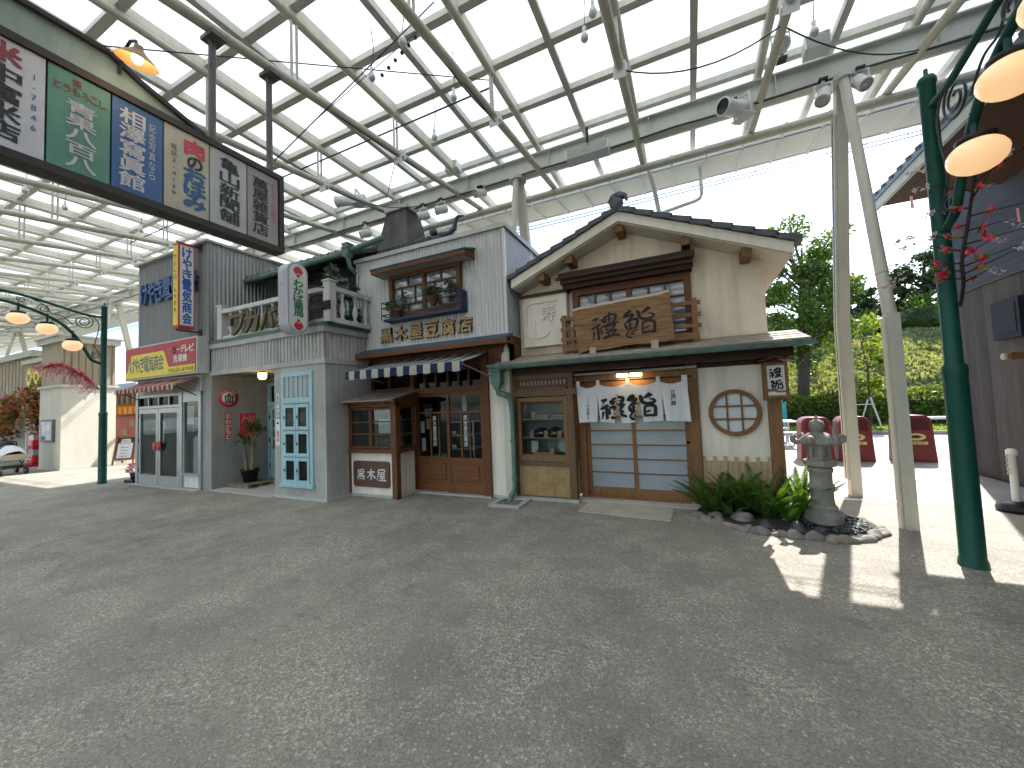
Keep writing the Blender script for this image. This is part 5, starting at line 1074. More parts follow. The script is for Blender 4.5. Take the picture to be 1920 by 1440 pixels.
while x < -1.81: w_ = min(U(.022, .034), -1.80-x); q.tube([(x+w_/2, 5.975, .07), (x+w_/2, 5.975, .56)], w_/2, 6, False); x += w_
bo = q.obj('bamboo_panel', 'bamboo', ss); q = MB()
for i in range(30): x = U(-2.66, -1.84); z = U(.1, .53); q.box(x, x+.03, 5.957, 5.962, z, z+.006)
q.obj('bamboo_nodes', 'wood_brown', bo)
q = MB()
for i in range(4): q.tube([(-1.725, 6.09+i*.035, .07), (-1.725, 6.09+i*.035, .58)], .017, 6, False)
q.obj('bamboo_return', 'bamboo', ss); MB().box(-1.72, -1.70, 6.06, 6.24, .62, 1.72).obj('bay_return', 'post_aged', ss)
MB().box(-2.84, -1.66, 5.90, 6.25, 0, .05).obj('bay_plinth', 'concrete', ss)
w = MB(); w.box(-2.66, -2.60, 5.93, 5.965, .64, 1.68); w.box(-1.86, -1.80, 5.93, 5.965, .64, 1.68); w.box(-2.60, -1.86, 5.93, 5.965, 1.61, 1.68); w.box(-2.60, -1.86, 5.93, 5.965, .64, .74); so = w.obj('display_window', 'wood_amber', ss, bevel=.004); MB().box(-2.60, -1.86, 5.95, 5.953, .74, 1.61).obj('pane', 'pane_clear', so)
w = MB(); w.box(-2.68, -1.80, 6.36, 6.40, .62, 1.70); w.box(-2.68, -1.8, 5.98, 6.36, .62, .72); w.obj('display_back', 'ceiling_tan', ss)
mat('shelf_glass', (.30, .34, .32), .15); mat('lacquer', (.02, .012, .012), .25); mat('lacquer_red', (.30, .03, .03), .3); mat('rice', (.70, .68, .62), .6); mat('salmon', (.55, .16, .07), .5); mat('tray_wood', (.45, .30, .16), .6)
q = MB()
for z in (1.00, 1.31): q.box(-2.66, -1.82, 6.0, 6.30, z, z+.012)
tag(q.obj('glass_shelves', 'shelf_glass'), 'two thin glass shelves inside the food display case', 'shelves')
def tray(x, z, lab):
    t = thing('sushi_tray', lab, 'sushi tray', (x, 6.1, z), 'food models in the display case'); MB().box(x-.11, x+.11, 6.05, 6.18, z, z+.035).obj('board', 'tray_wood', t); q = MB(); s = MB()
    for i in range(5): q.ball((x-.085+i*.042, 6.1, z+.05), .018, .03, .018, 8, 6); s.ball((x-.085+i*.042, 6.1, z+.066), .019, .034, .012, 8, 6)
    q.obj('rice', 'rice', t); s.obj('topping', 'lacquer' if 'dark' in lab else 'salmon', t)
tray(-2.28, 1.325, 'wooden tray with orange topped sushi models on the upper display shelf'); tray(-2.00, 1.325, 'wooden tray with dark rolled sushi models on the upper display shelf')
def bowl(x, z, lab):
    t = thing('lacquer_tray', lab, 'sushi tray', (x, 6.12, z), 'food models in the display case'); MB().lathe([(0, 0), (.11, 0), (.125, .05), (.12, .05), (.10, .015), (0, .015)], (0, 0, 0), 20).xf(Matrix.Translation((x, 6.12, z+.05)) @ Matrix.Rotation(rad(35), 4, 'X')).obj('dish', 'lacquer', t)
    q = MB()
    for i in range(8): q.ball((x+U(-.07, .07), 6.08+U(-.01, .02), z+.06+U(-.02, .04)), .022, .02, .014, 8, 6)
    q.obj('topping', random.choice(['salmon', 'lacquer_red']), t)
    MB().ball((x+.02, 6.07, z+.075), .03, .015, .015, 8, 6).obj('rice', 'rice', t)
bowl(-2.33, 1.012, 'round black lacquer dish on the left of the middle display shelf'); bowl(-2.09, 1.012, 'round black lacquer dish at the centre of the middle display shelf')
t = thing('lacquer_tray', 'heaped red dish at the right end of the middle display shelf', 'sushi tray', (-1.90, 6.1, 1.012), 'food models in the display case'); MB().lathe([(0, 0), (.06, 0), (.07, .06), (.06, .06), (0, .02)], (-1.90, 6.1, 1.012), 14).obj('dish', 'lacquer', t); q = MB()
for i in range(8): q.ball((-1.90+U(-.04, .04), 6.1+U(-.03, .03), 1.08+U(0, .06)), .025, n=8, m=6)
q.obj('topping', 'salmon', t)
for x, z, l in ((-2.42, 1.325, 'price card beside the bottle on the upper display shelf'), (-2.46, 1.012, 'price card leftmost on the middle display shelf'), (-2.21, 1.012, 'price card between the two lacquer dishes'), (-1.975, 1.012, 'price card right of the lacquer dishes'), (-2.12, .72, 'price card at the bottom of the display case')):
    t = MB().prism([(6.03, z), (6.05, z), (6.06, z+.11), (6.055, z+.11)], 'X', x-.035, x+.035); lay(t, '寿司', x-.02, x+.02, z+.02, z+.09, front(6.028, .003), True, bold=.0); tag(t.obj('price_card', 'tray_wood'), l, 'price card', 'price cards in the display case')
t = MB().lathe([(0, 0), (.035, 0), (.035, .15), (.015, .19), (.015, .25), (0, .25)], (-2.54, 6.12, 1.322), 14); tag(t.obj('sake_bottle', 'lacquer'), 'dark bottle at the left of the upper display shelf', 'bottle')
t = MB().lathe([(0, 0), (.1, .005), (.12, .02), (.12, .025), (0, .012)], (0, 0, 0), 24).xf(Matrix.Translation((-1.93, 6.2, .86)) @ Matrix.Rotation(rad(75), 4, 'X')); tag(t.obj('china_plate', 'enamel_white'), 'white patterned china plate standing at the bottom of the display case', 'plate')
t = thing('sashimi_boat', 'low wooden tray with red and yellow food models at the bottom of the case', 'sushi tray', (-2.3, 6.1, .72)); MB().box(-2.45, -2.15, 6.06, 6.2, .72, .76).obj('board', 'tray_wood', t); q = MB()
for i in range(9): q.ball((-2.42+i*.03, 6.1+U(-.02, .02), .78), .022, n=8, m=6)
q.obj('topping', 'lacquer_red', t); MB().lathe([(.004, 0), (.008, 0), (.012, .12), (0, .13)], (-2.18, 6.1, .79), 8).obj('green_leaf', 'light_blue', t)
t = MB().box(-2.5, -2.38, 6.1, 6.11, .75, .95); tag(t.obj('menu_card', 'paper'), 'pale menu card at the lower left of the display case', 'card')
t = MB().box(-2.14, -1.90, 6.345, 6.35, 1.36, 1.6); tag(t.obj('wooden_menu_strips', 'bamboo'), 'row of wooden menu strips hung at the back of the display case', 'menu'); 
# sliding frosted doors
m = MB(); m.box(-1.69, -1.58, 6.20, 6.32, .05, 2.0); m.box(-.04, .10, 6.14, 6.34, 0, 2.08); m.box(-1.58, -.04, 6.22, 6.34, 1.76, 2.0); m.box(-1.69, -.04, 6.20, 6.34, .035, .065); m.obj('door_frame', 'wood_amber', ss, bevel=.005)
MB().box(-1.72, .12, 6.02, 6.36, 0, .035).obj('door_sill', 'concrete', ss, bevel=.004)
MB().box(-1.69, .1, 6.05, 6.3, 2.0, 2.03).obj('porch_ceiling', 'ceiling_tan', ss)
for x0, x1, v in ((-1.58, -.80, 6.295), (-.86, -.04, 6.25)):
    d = MB(); d.box(x0, x0+.06, v-.016, v+.016, .065, 1.76); d.box(x1-.06, x1, v-.016, v+.016, .065, 1.76); d.box(x0+.06, x1-.06, v-.016, v+.016, .065, .20); d.box(x0+.06, x1-.06, v-.016, v+.016, 1.70, 1.76)
    for z in (.435, .655, .875, 1.10, 1.32, 1.53): d.box(x0+.06, x1-.06, v-.012, v+.012, z-.011, z+.011)
    do = d.obj('sliding_door', 'wood_amber', ss, bevel=.003); MB().box(x0+.06, x1-.06, v+.002, v+.008, .20, 1.70).obj('pane', 'milk_glass', do)
    if v < 6.28: MB().lathe([(.018, 0), (.024, .004), (.024, .006), (0, .006)], (x1-.03, v-.022, .92), 14, 'Y').obj('door_pull', 'bronze', do)
# right wall: round window, bamboo dado, corner post
m = MB(); m.box(.94, 1.09, 6.14, 6.30, .03, 2.1); m.box(.94, 1.06, 6.30, 6.4, .03, 2.1); m.box(.10, .94, 6.20, 6.30, .28, .36); m.obj('corner_post', 'wood_amber', ss, bevel=.006); MB().box(.10, .94, 6.25, 6.3, 0, .28).obj('gap_shade_board', 'dark_void', ss); MB().box(-.06, .12, 6.12, 6.36, 0, .06).obj('post_base', 'concrete', ss)  # solid black board stands in for the shade below the dado
rw = thing; q = MB(); n = 40; cx, cz = .545, 1.345
q.merge(ring([(cx+.325*math.cos(2*math.pi*k/n), cz+.325*math.sin(2*math.pi*k/n)) for k in range(n)], [(cx+.268*math.cos(2*math.pi*k/n), cz+.268*math.sin(2*math.pi*k/n)) for k in range(n)], 6.165, 6.225)); ro = q.obj('round_window', 'wood_amber_h', ss)
MB().lathe([(0, 0), (.268, 0)], (cx, 6.205, cz), 40, 'Y').obj('pane', 'round_pane', ro); q = MB()
for d in (-.09, .09): h = math.sqrt(.268**2-.09**2); q.box(cx+d-.012, cx+d+.012, 6.18, 6.198, cz-h, cz+h); q.box(cx-h, cx+h, 6.176, 6.192, cz+d-.012, cz+d+.012)
q.obj('lattice', 'wood_amber_h', ro)
q = MB(); x = .105
while x < .93: w_ = U(.04, .06); q.box(x, min(x+w_, .935), 6.195, 6.215+U(0, .004), .36, .665+U(-.006, .006)); x += w_+.003
do = q.obj('bamboo_dado', 'bamboo_pale', ss, bevel=.003); q = MB()
for i in range(7): x = .11+i*.131; q.box(x, x+.042, 6.178, 6.195, .36, .735+U(-.008, .008))
q.obj('dado_pickets', 'bamboo_pale', do, bevel=.003)
lamp = thing('eave_lamp', 'lit slim ceiling lamp under the eave above the white door curtain', 'lamp', (-.83, 6.08, 1.95)); glow('lamp_slim', (1, .66, .32), 4.5); MB().box(-1.02, -.845, 6.05, 6.13, 1.935, 1.985).obj('diffuser', 'lamp_slim', lamp, bevel=.01); MB().box(-.825, -.65, 6.05, 6.13, 1.935, 1.985).obj('diffuser', 'lamp_slim', lamp, bevel=.01); MB().box(-1.04, -.63, 6.04, 6.14, 1.985, 2.0).obj('base', 'bronze', lamp); MB().box(-.845, -.825, 6.045, 6.135, 1.93, 1.985).obj('clip', 'bronze', lamp)
sl_ = bpy.data.lights.new('eave_lamp_light', 'AREA'); sl_.energy = 1.3; sl_.color = (1, .7, .4); sl_.size = .35; slo = bpy.data.objects.new('eave_lamp_light', sl_); COL.objects.link(slo); slo.parent = lamp; slo.location = (0, 0, -.03)
# split curtain
nr = thing('split_curtain', 'white split door curtain with two big brushed black characters', 'curtain', (-.84, 6.0, 1.25))
seam = [-1.64, -1.315, -1.02, -.715, -.38, -.03]; botx = [(-1.625, -1.335), (-1.29, -1.075), (-.965, -.77), (-.645, -.375), (-.335, -.01)]; zb_ = 1.245
def sag(u):
    tabs = [-1.62, -1.30, -.85, -.42, -.05]
    for a, b in zip(tabs, tabs[1:]):
        if a <= u <= b: t = (u-a)/(b-a); return .055*4*t*(1-t)
    return 0
def edge(i, side, z):
    s = seam[i+side]; b = botx[i][side]; t = max(0, min(1, (1.66-z)/(1.66-zb_))); return s+(b-s)*t**.8
def disp(u, z): return .018*math.sin(u*21+z*3)*(1.9-z)+.010*math.sin(u*47)*(1.9-z)
for i in range(5):
    vs = []; fs = []; nx_, nz_ = 14, 16
    for j in range(nz_+1):
        for k in range(nx_+1):
            t = k/nx_; u0 = seam[i]+(seam[i+1]-seam[i])*t; zt_ = 1.845-sag(u0); z = zt_+(zb_+.012*math.sin(i*2+t*2)-zt_)*j/nz_; u = edge(i, 0, z)*(1-t)+edge(i, 1, z)*t; vs.append((u, 6.0+disp(u, z), z))
    for j in range(nz_):
        for k in range(nx_): a = j*(nx_+1)+k; fs.append((a, a+1, a+nx_+2, a+nx_+1))
    MB().add(vs, fs, True).obj('cloth_panel', 'noren_cloth', nr, fixn=False)
q = MB()
for x in (-1.615, -1.30, -.85, -.42, -.055): q.box(x-.026 if abs(x) > .1 else x-.05, x+.026, 5.993, 6.0, 1.80, 1.905)
pieces(q, 'hanging_tab', 'noren_cloth', nr); MB().tube([(-1.70, 6.01, 1.885), (.02, 6.01, 1.885)], .012, 8).obj('rod', 'wood_dark', nr)
def onp(x, z, t): return (x, 6.0+disp(x, z)-.006-t, z)
q0 = MB(); global_smooth = smooth_line
def dense(st): 
    L = smooth_line(st, 9); return L
_sl = smooth_line; smooth_line = lambda p, k=12: _sl(p, k)
brush(q0, REI, (-1.275, -.875, 1.29, 1.665), (360, 860, 430, 910), onp, 1.5); brush(q0, SUSHI, (-.870, -.455, 1.285, 1.68), (920, 1450, 350, 860), onp, 1.45)
smooth_line = _sl
def incloth(x, z): return any(edge(i, 0, z) <= x <= edge(i, 1, z) for i in range(5))
q = MB(); q.v = q0.v; 
for f, s in zip(q0.f, q0.sm):
    c = [sum(q0.v[i][k] for i in f)/len(f) for k in (0, 2)]
    if incloth(*c): q.f.append(f); q.sm.append(s)
lay(q, '一ー六五四三', -1.50, -1.45, 1.30, 1.665, onp, True, bold=.02, fit=.8); lay(q, '江戸前', -.262, -.19, 1.475, 1.70, onp, True, bold=.02, fit=.92); q.obj('lettering', 'ink_black', nr, fixn=False)
# lantern shaped corner sign
cs = thing('corner_sign_box', 'small framed box sign with two black characters under the right end of the eave', 'sign', (1.02, 6.0, 1.52)); u0, u1, v0, v1, z0, z1 = .885, 1.15, 5.95, 6.12, 1.50, 2.0
m = MB(); 
for a in (u0, u1-.035): m.box(a, a+.035, v0, v0+.035, z0, z1); m.box(a, a+.035, v1-.035, v1, z0, z1)
for z in (z0+.03, z1-.045): m.box(u0+.035, u1-.035, v0+.003, v0+.033, z, z+.035); m.box(u0+.003, u0+.033, v0+.035, v1-.035, z, z+.035); m.box(u1-.033, u1-.003, v0+.035, v1-.035, z, z+.035)
m.obj('frame', 'wood_amber', cs); MB().box(u0+.035, u1-.035, v0+.018, v1-.02, z0+.06, z1-.04).obj('paper_box', 'enamel_white', cs)
q = MB(); brush(q, REI, (.945, 1.09, 1.79, 1.93), (360, 860, 430, 910), front(v0+.018, .003), 1.5); brush(q, SUSHI, (.955, 1.09, 1.63, 1.77), (920, 1450, 350, 860), front(v0+.018, .003), 1.45); q.obj('lettering', 'ink_black', cs)
MB().box(u0+.035, u0+.14, v0+.008, v0+.02, z0+.115, z0+.15).box(u0+.13, u1-.035, v0+.008, v0+.02, z0+.10, z0+.125).obj('slide_bar', 'wood_amber_h', cs)
q = MB(); q.add([(u0-.06, v0-.08, z1+.02), (1.0175, v0-.08, z1+.075), (1.0175, v1+.1, z1+.075), (u0-.06, v1+.1, z1+.02), (u1+.06, v0-.08, z1+.02), (u1+.06, v1+.1, z1+.02), (u0-.06, v0-.08, z1), (1.0175, v0-.08, z1+.055), (1.0175, v1+.1, z1+.055), (u0-.06, v1+.1, z1), (u1+.06, v0-.08, z1), (u1+.06, v1+.1, z1)], [(0, 1, 2, 3), (1, 4, 5, 2), (9, 8, 7, 6), (8, 11, 10, 7), (0, 6, 7, 1), (1, 7, 10, 4), (4, 10, 11, 5)]); q.obj('roof', 'wood_brown_h', cs); MB().box(1.0, 1.04, v1, 6.2, 1.9, 1.94).obj('bracket', 'wood_brown', cs)
# stone door slab
mat('sandstone', (.40, .385, .315), .9, .16, 3, bmp=.5, bs=30); q = MB().prism([(-1.56, 5.46), (-1.1, 5.43), (-.32, 5.36), (-.30, 5.9), (-.36, 6.0), (-.9, 6.03), (-1.52, 6.05)], 'Z', .0, .022); tag(q.obj('door_slab', 'sandstone', bevel=.006), 'flat sandstone slab on the asphalt before the frosted sliding doors', 'stone slab')
mat('asphalt_patch', (.20, .20, .19), .85, .15, 4, bmp=.3, bs=80)
# ================================================================ planter with ferns and stone lantern
ring_pts = [(-.03, 5.78), (.10, 5.55), (.30, 5.40), (.52, 5.28), (.78, 5.20), (1.02, 5.16), (1.28, 5.15), (1.50, 5.22), (1.68, 5.36), (1.80, 5.55), (1.84, 5.75), (1.76, 5.96), (1.62, 6.12), (1.42, 6.25)]
mat('river_stone', (.20, .185, .16), .75, .4, 7, bmp=.6, bs=25); mat('dark_stone', (.07, .072, .075), .6, .3, 5, bmp=.4, bs=18); mat('rust_stone', (.24, .195, .155), .75, .35, 7, bmp=.6, bs=25)
q = MB().prism(ring_pts+[(1.1, 6.4), (.1, 6.24)], 'Z', -.02, .05); struct(q.obj('soil', 'earth'))
def rock(c, a, b, h, rot, m, lab, grp='rounded stones edging the fern bed'):
    q = MB().ball((0, 0, 0), a, b, h, 18, 12); ph_ = c[0]*13+c[1]*7; q.v = [(x*(1+.16*math.sin(z/h*3+ph_)), y*(1+.15*math.sin(x/a*4+ph_)), z*(1+.22*math.sin(x/a*3.1+y/b*2.3+ph_*2))) for x, y, z in q.v]; q.v = [(x*(1+.12*math.sin(3*y/b+c[0]*9)), y*(1+.10*math.sin(2*x/a+c[1]*7)), max(z, -h*.35)*(1-.16*math.sin(2.3*x/a+c[0]*5))) for x, y, z in q.v]; q.xf(Matrix.Translation((c[0], c[1], h*.22)) @ Matrix.Rotation(rot, 4, 'Z')); tag(q.obj('edging_stone', m, fixn=False), lab, 'stone', grp)
random.seed(11); ad = ['broad pale', 'flat brown', 'smooth grey', 'long low', 'rounded dull', 'buff coloured', 'rust tinted', 'small mottled', 'thick grey', 'light tan', 'pitted brown']
dens = []
for a, b in zip(ring_pts, ring_pts[1:]):
    L = math.hypot(b[0]-a[0], b[1]-a[1]); dens.append((a, b, L))
poss = []; tot = sum(d[2] for d in dens); nst = 19; acc = 0
for i in range(nst):
    s = tot*(i+.5)/nst; k = 0
    while s > dens[k][2]: s -= dens[k][2]; k += 1
    a, b, L = dens[k]; t = s/L; poss.append((a[0]+(b[0]-a[0])*t, a[1]+(b[1]-a[1])*t, math.atan2(b[1]-a[1], b[0]-a[0])))
where = ['beside the sliding door post', 'second along from the door post', 'third along from the door post', 'fourth along from the door post', 'fifth along from the door post', 'sixth along, below the left ferns', 'seventh along, below the left ferns', 'below the middle of the ferns', 'below the corner post of the shop', 'in the first sunny gap', 'in front of the sunlit fern', 'left of the lantern foot', 'right below the lantern foot', 'front right of the lantern foot', 'at the front right curve of the bed', 'at the right tip of the bed', 'just behind the right tip of the bed', 'on the far right side of the bed', 'last one behind the lantern']
for i, (x, y, a) in enumerate(poss): rock((x+U(-.02, .02), y+U(-.02, .02)), U(.085, .14), U(.055, .09), U(.045, .075), a+U(-.2, .2), random.choice(['river_stone', 'river_stone', 'rust_stone']), f'{ad[i % len(ad)]} edging stone {where[i]}')
for x, y, s, l in ((.50, 5.62, .15, 'large upright brown stone among the left ferns'), (.20, 5.66, .10, 'grey stone behind the first edging stones'), (.72, 5.38, .10, 'dark wet stone behind the edging below the ferns'), (1.02, 5.36, .11, 'dark stone before the sunlit fern'), (1.22, 5.34, .10, 'black stone at the left of the lantern foot'), (1.66, 5.70, .09, 'black stone right of the lantern foot'), (1.52, 5.42, .09, 'dark stone in front of the lantern foot'), (1.58, 6.0, .12, 'big dark stone behind the lantern')):
    rock((x, y), s, s*.75, s*.8, U(0, 3), 'dark_stone' if 'dark' in l or 'black' in l else 'river_stone', l, 'loose stones inside the fern bed')
mat('black_gravel', (.035, .036, .04), .35, .4, 12); q = MB()
for i in range(260): a = U(0, 6.28); d = U(.2, .5)**.7; x, y = 1.36+d*math.cos(a)*.62, 5.72+d*math.sin(a)*.72; q.ball((x, y, .06+U(0, .015)), U(.014, .028), U(.014, .026), U(.010, .018), 6, 4)
tag(q.obj('black_pebbles', 'black_gravel', fixn=False), 'black pebbles spread round the stone lantern', 'pebbles', kind='stuff')
leafmat('fern_leaf', (.045, .12, .016), (.15, .27, .05), .45, 4, .45)
def fern(c, n, L0, lab, spread=1.0, up_=.9):
    t = thing('fern', lab, 'fern', (c[0], c[1], .04), 'sword ferns in the bed'); q = MB(); st = MB()
    for i in range(n):
        a = U(0, 6.28); L = L0*U(.65, 1.12); el = U(.75, 1.45)*up_; h = Vector((math.cos(a), math.sin(a), 0)); k = 30; pts = []; p = Vector((c[0]+U(-.05, .05), c[1]+U(-.05, .05), .05)); ang = el
        for j in range(k+1):
            pts.append(p.copy()); ang -= U(.6, 1.5)*spread/k*(j/k); p = p + (h*math.cos(ang)+Vector((0, 0, 1))*math.sin(ang))*L/k
        side = h.cross(Vector((0, 0, 1))).normalized(); tw = U(-.5, .5)
        for j in range(2, k):
            f = j/k; wl = L*.125*(math.sin(math.pi*min(1, .12+f*.88))**.55)*(1-f*.35); d = (pts[j+1]-pts[j]).normalized(); nn = side.cross(d).normalized(); s2 = (side*math.cos(tw)+nn*math.sin(tw)).normalized()
            for s in (1, -1):
                b = pts[j]; tip = b+(s2*s*1.0+d*.35-nn*.12).normalized()*wl; bw = d*L/k*.46
                q.add([b-bw, b+bw, b*.35+tip*.65+bw*.9, tip, b*.35+tip*.65-bw*.8], [(0, 1, 2, 3, 4)])
        st.tube(pts[::4], .0035, 4, False)
    q.obj('fronds', 'fern_leaf', t, fixn=False); st.obj('stems', 'fern_leaf', t, fixn=False)
fern((.20, 5.88), 30, .66, 'sword fern nearest the sliding door, one frond reaching across it', 1.1, .85); fern((.50, 5.92), 28, .68, 'sword fern under the middle of the bamboo dado'); fern((.78, 5.80), 32, .68, 'full sword fern under the round window', .9); fern((1.0, 5.66), 18, .46, 'lower sword fern before the corner post'); fern((1.20, 6.02), 28, .62, 'bright sunlit fern between the corner post and the stone lantern', .7, 1.05); fern((.36, 5.66), 9, .30, 'small fern tuft by the upright brown stone', 1.3, .7)
mat('granite', (.255, .24, .205), .85, .22, 6, .1, .6, 45)
sl2 = thing('stone_lantern', 'weathered stone lantern with curled roof corners standing in the fern bed', 'stone lantern', (1.36, 5.78, 0)); cx, cy_, O = 1.36, 5.78, 0
MB().lathe([(0.000, .02), (0.200, .02), (0.204, .06), (0.185, .12), (0.148, .17), (0.137, .19), (0.148, .215), (0.141, .23), (0.122, .25)], (cx, cy_, 0), 28).obj('base', 'granite', sl2)
MB().lathe([(0.122, .25), (0.115, .30), (0.111, .42), (0.126, .435), (0.130, .46), (0.126, .485), (0.111, .495), (0.110, .62), (0.122, .64), (0.126, .67), (0.115, .69), (0.000, .69)], (cx, cy_, 0), 28).obj('shaft', 'granite', sl2)
MB().lathe([(0.000, .68), (0.111, .69), (0.167, .71), (0.174, .76), (0.148, .775), (0.000, .775)], (cx, cy_, 0), 6, smooth=False).obj('platform', 'granite', sl2, bevel=.01)
q = MB()
for k in range(6):
    a0, a1 = 2*math.pi*(k+.5)/6, 2*math.pi*(k+1.5)/6; p0, p1 = Vector((cx+.122*math.cos(a0), cy_+.122*math.sin(a0), 0)), Vector((cx+.122*math.cos(a1), cy_+.122*math.sin(a1), 0)); d = (p1-p0); nrm = Vector((math.cos((a0+a1)/2), math.sin((a0+a1)/2), 0))
    for s0, s1, z0, z1 in ((0, .26, .775, .955), (.74, 1, .775, .955), (.26, .74, .775, .815), (.26, .74, .92, .955)): 
        A, B = p0+d*s0, p0+d*s1; I = nrm*-.04; q.add([A+Vector((0, 0, z0)), B+Vector((0, 0, z0)), B+I+Vector((0, 0, z0)), A+I+Vector((0, 0, z0)), A+Vector((0, 0, z1)), B+Vector((0, 0, z1)), B+I+Vector((0, 0, z1)), A+I+Vector((0, 0, z1))], [(3, 2, 1, 0), (4, 5, 6, 7), (0, 1, 5, 4), (1, 2, 6, 5), (2, 3, 7, 6), (3, 0, 4, 7)])
    if k % 3 != 2: A, B = p0+d*.27-nrm*.03, p0+d*.73-nrm*.03; q.add([A+Vector((0, 0, .815)), B+Vector((0, 0, .815)), B+Vector((0, 0, .92)), A+Vector((0, 0, .92))], [(0, 1, 2, 3)])
q.obj('fire_box', 'granite', sl2)
q = MB(); n = 36; prof = [(.20, .955), (.262, .97), (.255, .985), (.215, 1.03), (.165, 1.075), (.12, 1.095), (.085, 1.10)]; vs = []; fs = []
for r0, h in prof:
    for k in range(n): a = 2*math.pi*k/n; c6 = abs(math.cos(3*a))**6; r_k = .74*r0*(.88+.14*c6); vs.append((cx+r_k*math.cos(a), cy_+r_k*math.sin(a), h+.02*c6*(r0 > .2)))
for i in range(len(prof)-1):
    for k in range(n): fs.append((i*n+k, i*n+(k+1) % n, (i+1)*n+(k+1) % n, (i+1)*n+k))
q.add(vs, fs, True)
for k in range(6):
    a = 2*math.pi*k/6; h = Vector((math.cos(a), math.sin(a), 0)); P0 = Vector((cx, cy_, 0)); q.tube([P0+h*.11+Vector((0, 0, 1.055)), P0+h*.17+Vector((0, 0, 1.0)), P0+h*.215+Vector((0, 0, .985)), P0+h*.245+Vector((0, 0, 1.005)), P0+h*.25+Vector((0, 0, 1.045)), P0+h*.225+Vector((0, 0, 1.06)), P0+h*.21+Vector((0, 0, 1.04))], [.018, .026, .032, .034, .032, .028, .016], 8)
q.obj('roof', 'granite', sl2, fixn=False)
MB().lathe([(0.063, 1.10), (0.052, 1.115), (0.063, 1.13), (0.063, 1.145), (0.074, 1.165), (0.078, 1.20), (0.063, 1.235), (0.030, 1.255), (0.016, 1.265), (0.016, 1.30), (0.000, 1.305)], (cx, cy_, 0), 22).obj('finial', 'granite', sl2)
# ================================================================ overhead hanging signboard
mat('sign_frame', (.055, .045, .042), .6, .12, 3, .1); mat('sign_sage', (.30, .37, .32), .5, .12, 2.5, .2)
mat('panel_white', (.62, .61, .63), .5, .09, 3, .15); mat('panel_green', (.13, .30, .22), .5, .12, 3, .15); mat('panel_blue', (.075, .16, .33), .5, .12, 3, .15); mat('panel_cream', (.50, .465, .37), .5, .1, 3, .15); mat('panel_grey', (.47, .47, .45), .5, .1, 3, .15); mat('panel_mauve', (.36, .325, .32), .5, .1, 3, .15)
mat('ink_red', (.30, .06, .07), .5, .1); mat('ink_bright_red', (.55, .07, .09), .5, .1); mat('ink_navy', (.05, .13, .28), .5, .1); mat('ink_charcoal', (.045, .045, .045), .5, .1); mat('hanger_grey', (.13, .12, .115), .5, .15)
hs = thing('hanging_signboard', 'long hanging signboard of six painted shop panels with a low gable top', 'sign', (-4.06, 1.4, 3.38)); X = -4.06
m = MB(); m.box(X-.14, X+.02, -.66, 2.80, 3.38, 3.44); m.box(X-.14, X+.02, -.66, 2.80, 4.205, 4.265); m.box(X-.14, X+.02, 2.75, 2.80, 3.44, 4.205); m.box(X-.14, X+.02, -.66, -.61, 3.44, 4.205); m.obj('frame', 'sign_frame', hs)
MB().box(X-.10, X-.04, -.61, 2.75, 3.44, 4.205).obj('backing', 'sign_frame', hs)
gp = [(.12, 4.265), (2.02, 4.265), (1.55, 4.43), (1.36, 4.53), (.78, 4.53), (.60, 4.43)]
MB().prism(gp, 'X', X-.10, X-.02).obj('gable', 'sign_sage', hs); q = MB()
for a, b in zip(gp[1:], gp[2:]+gp[:1]): q.beam((X-.05, a[0], a[1]), (X-.05, b[0], b[1]), .14, .035)
q.obj('gable_frame', 'sign_frame', hs)
bnd = [-.30, .04, .40, .72, 1.035, 1.375, 1.71, 2.065, 2.41, 2.745]
names = [None, None, None, ('panel_white', 'panel_white'), 'panel_green', 'panel_blue', 'panel_cream', 'panel_grey', 'panel_mauve']
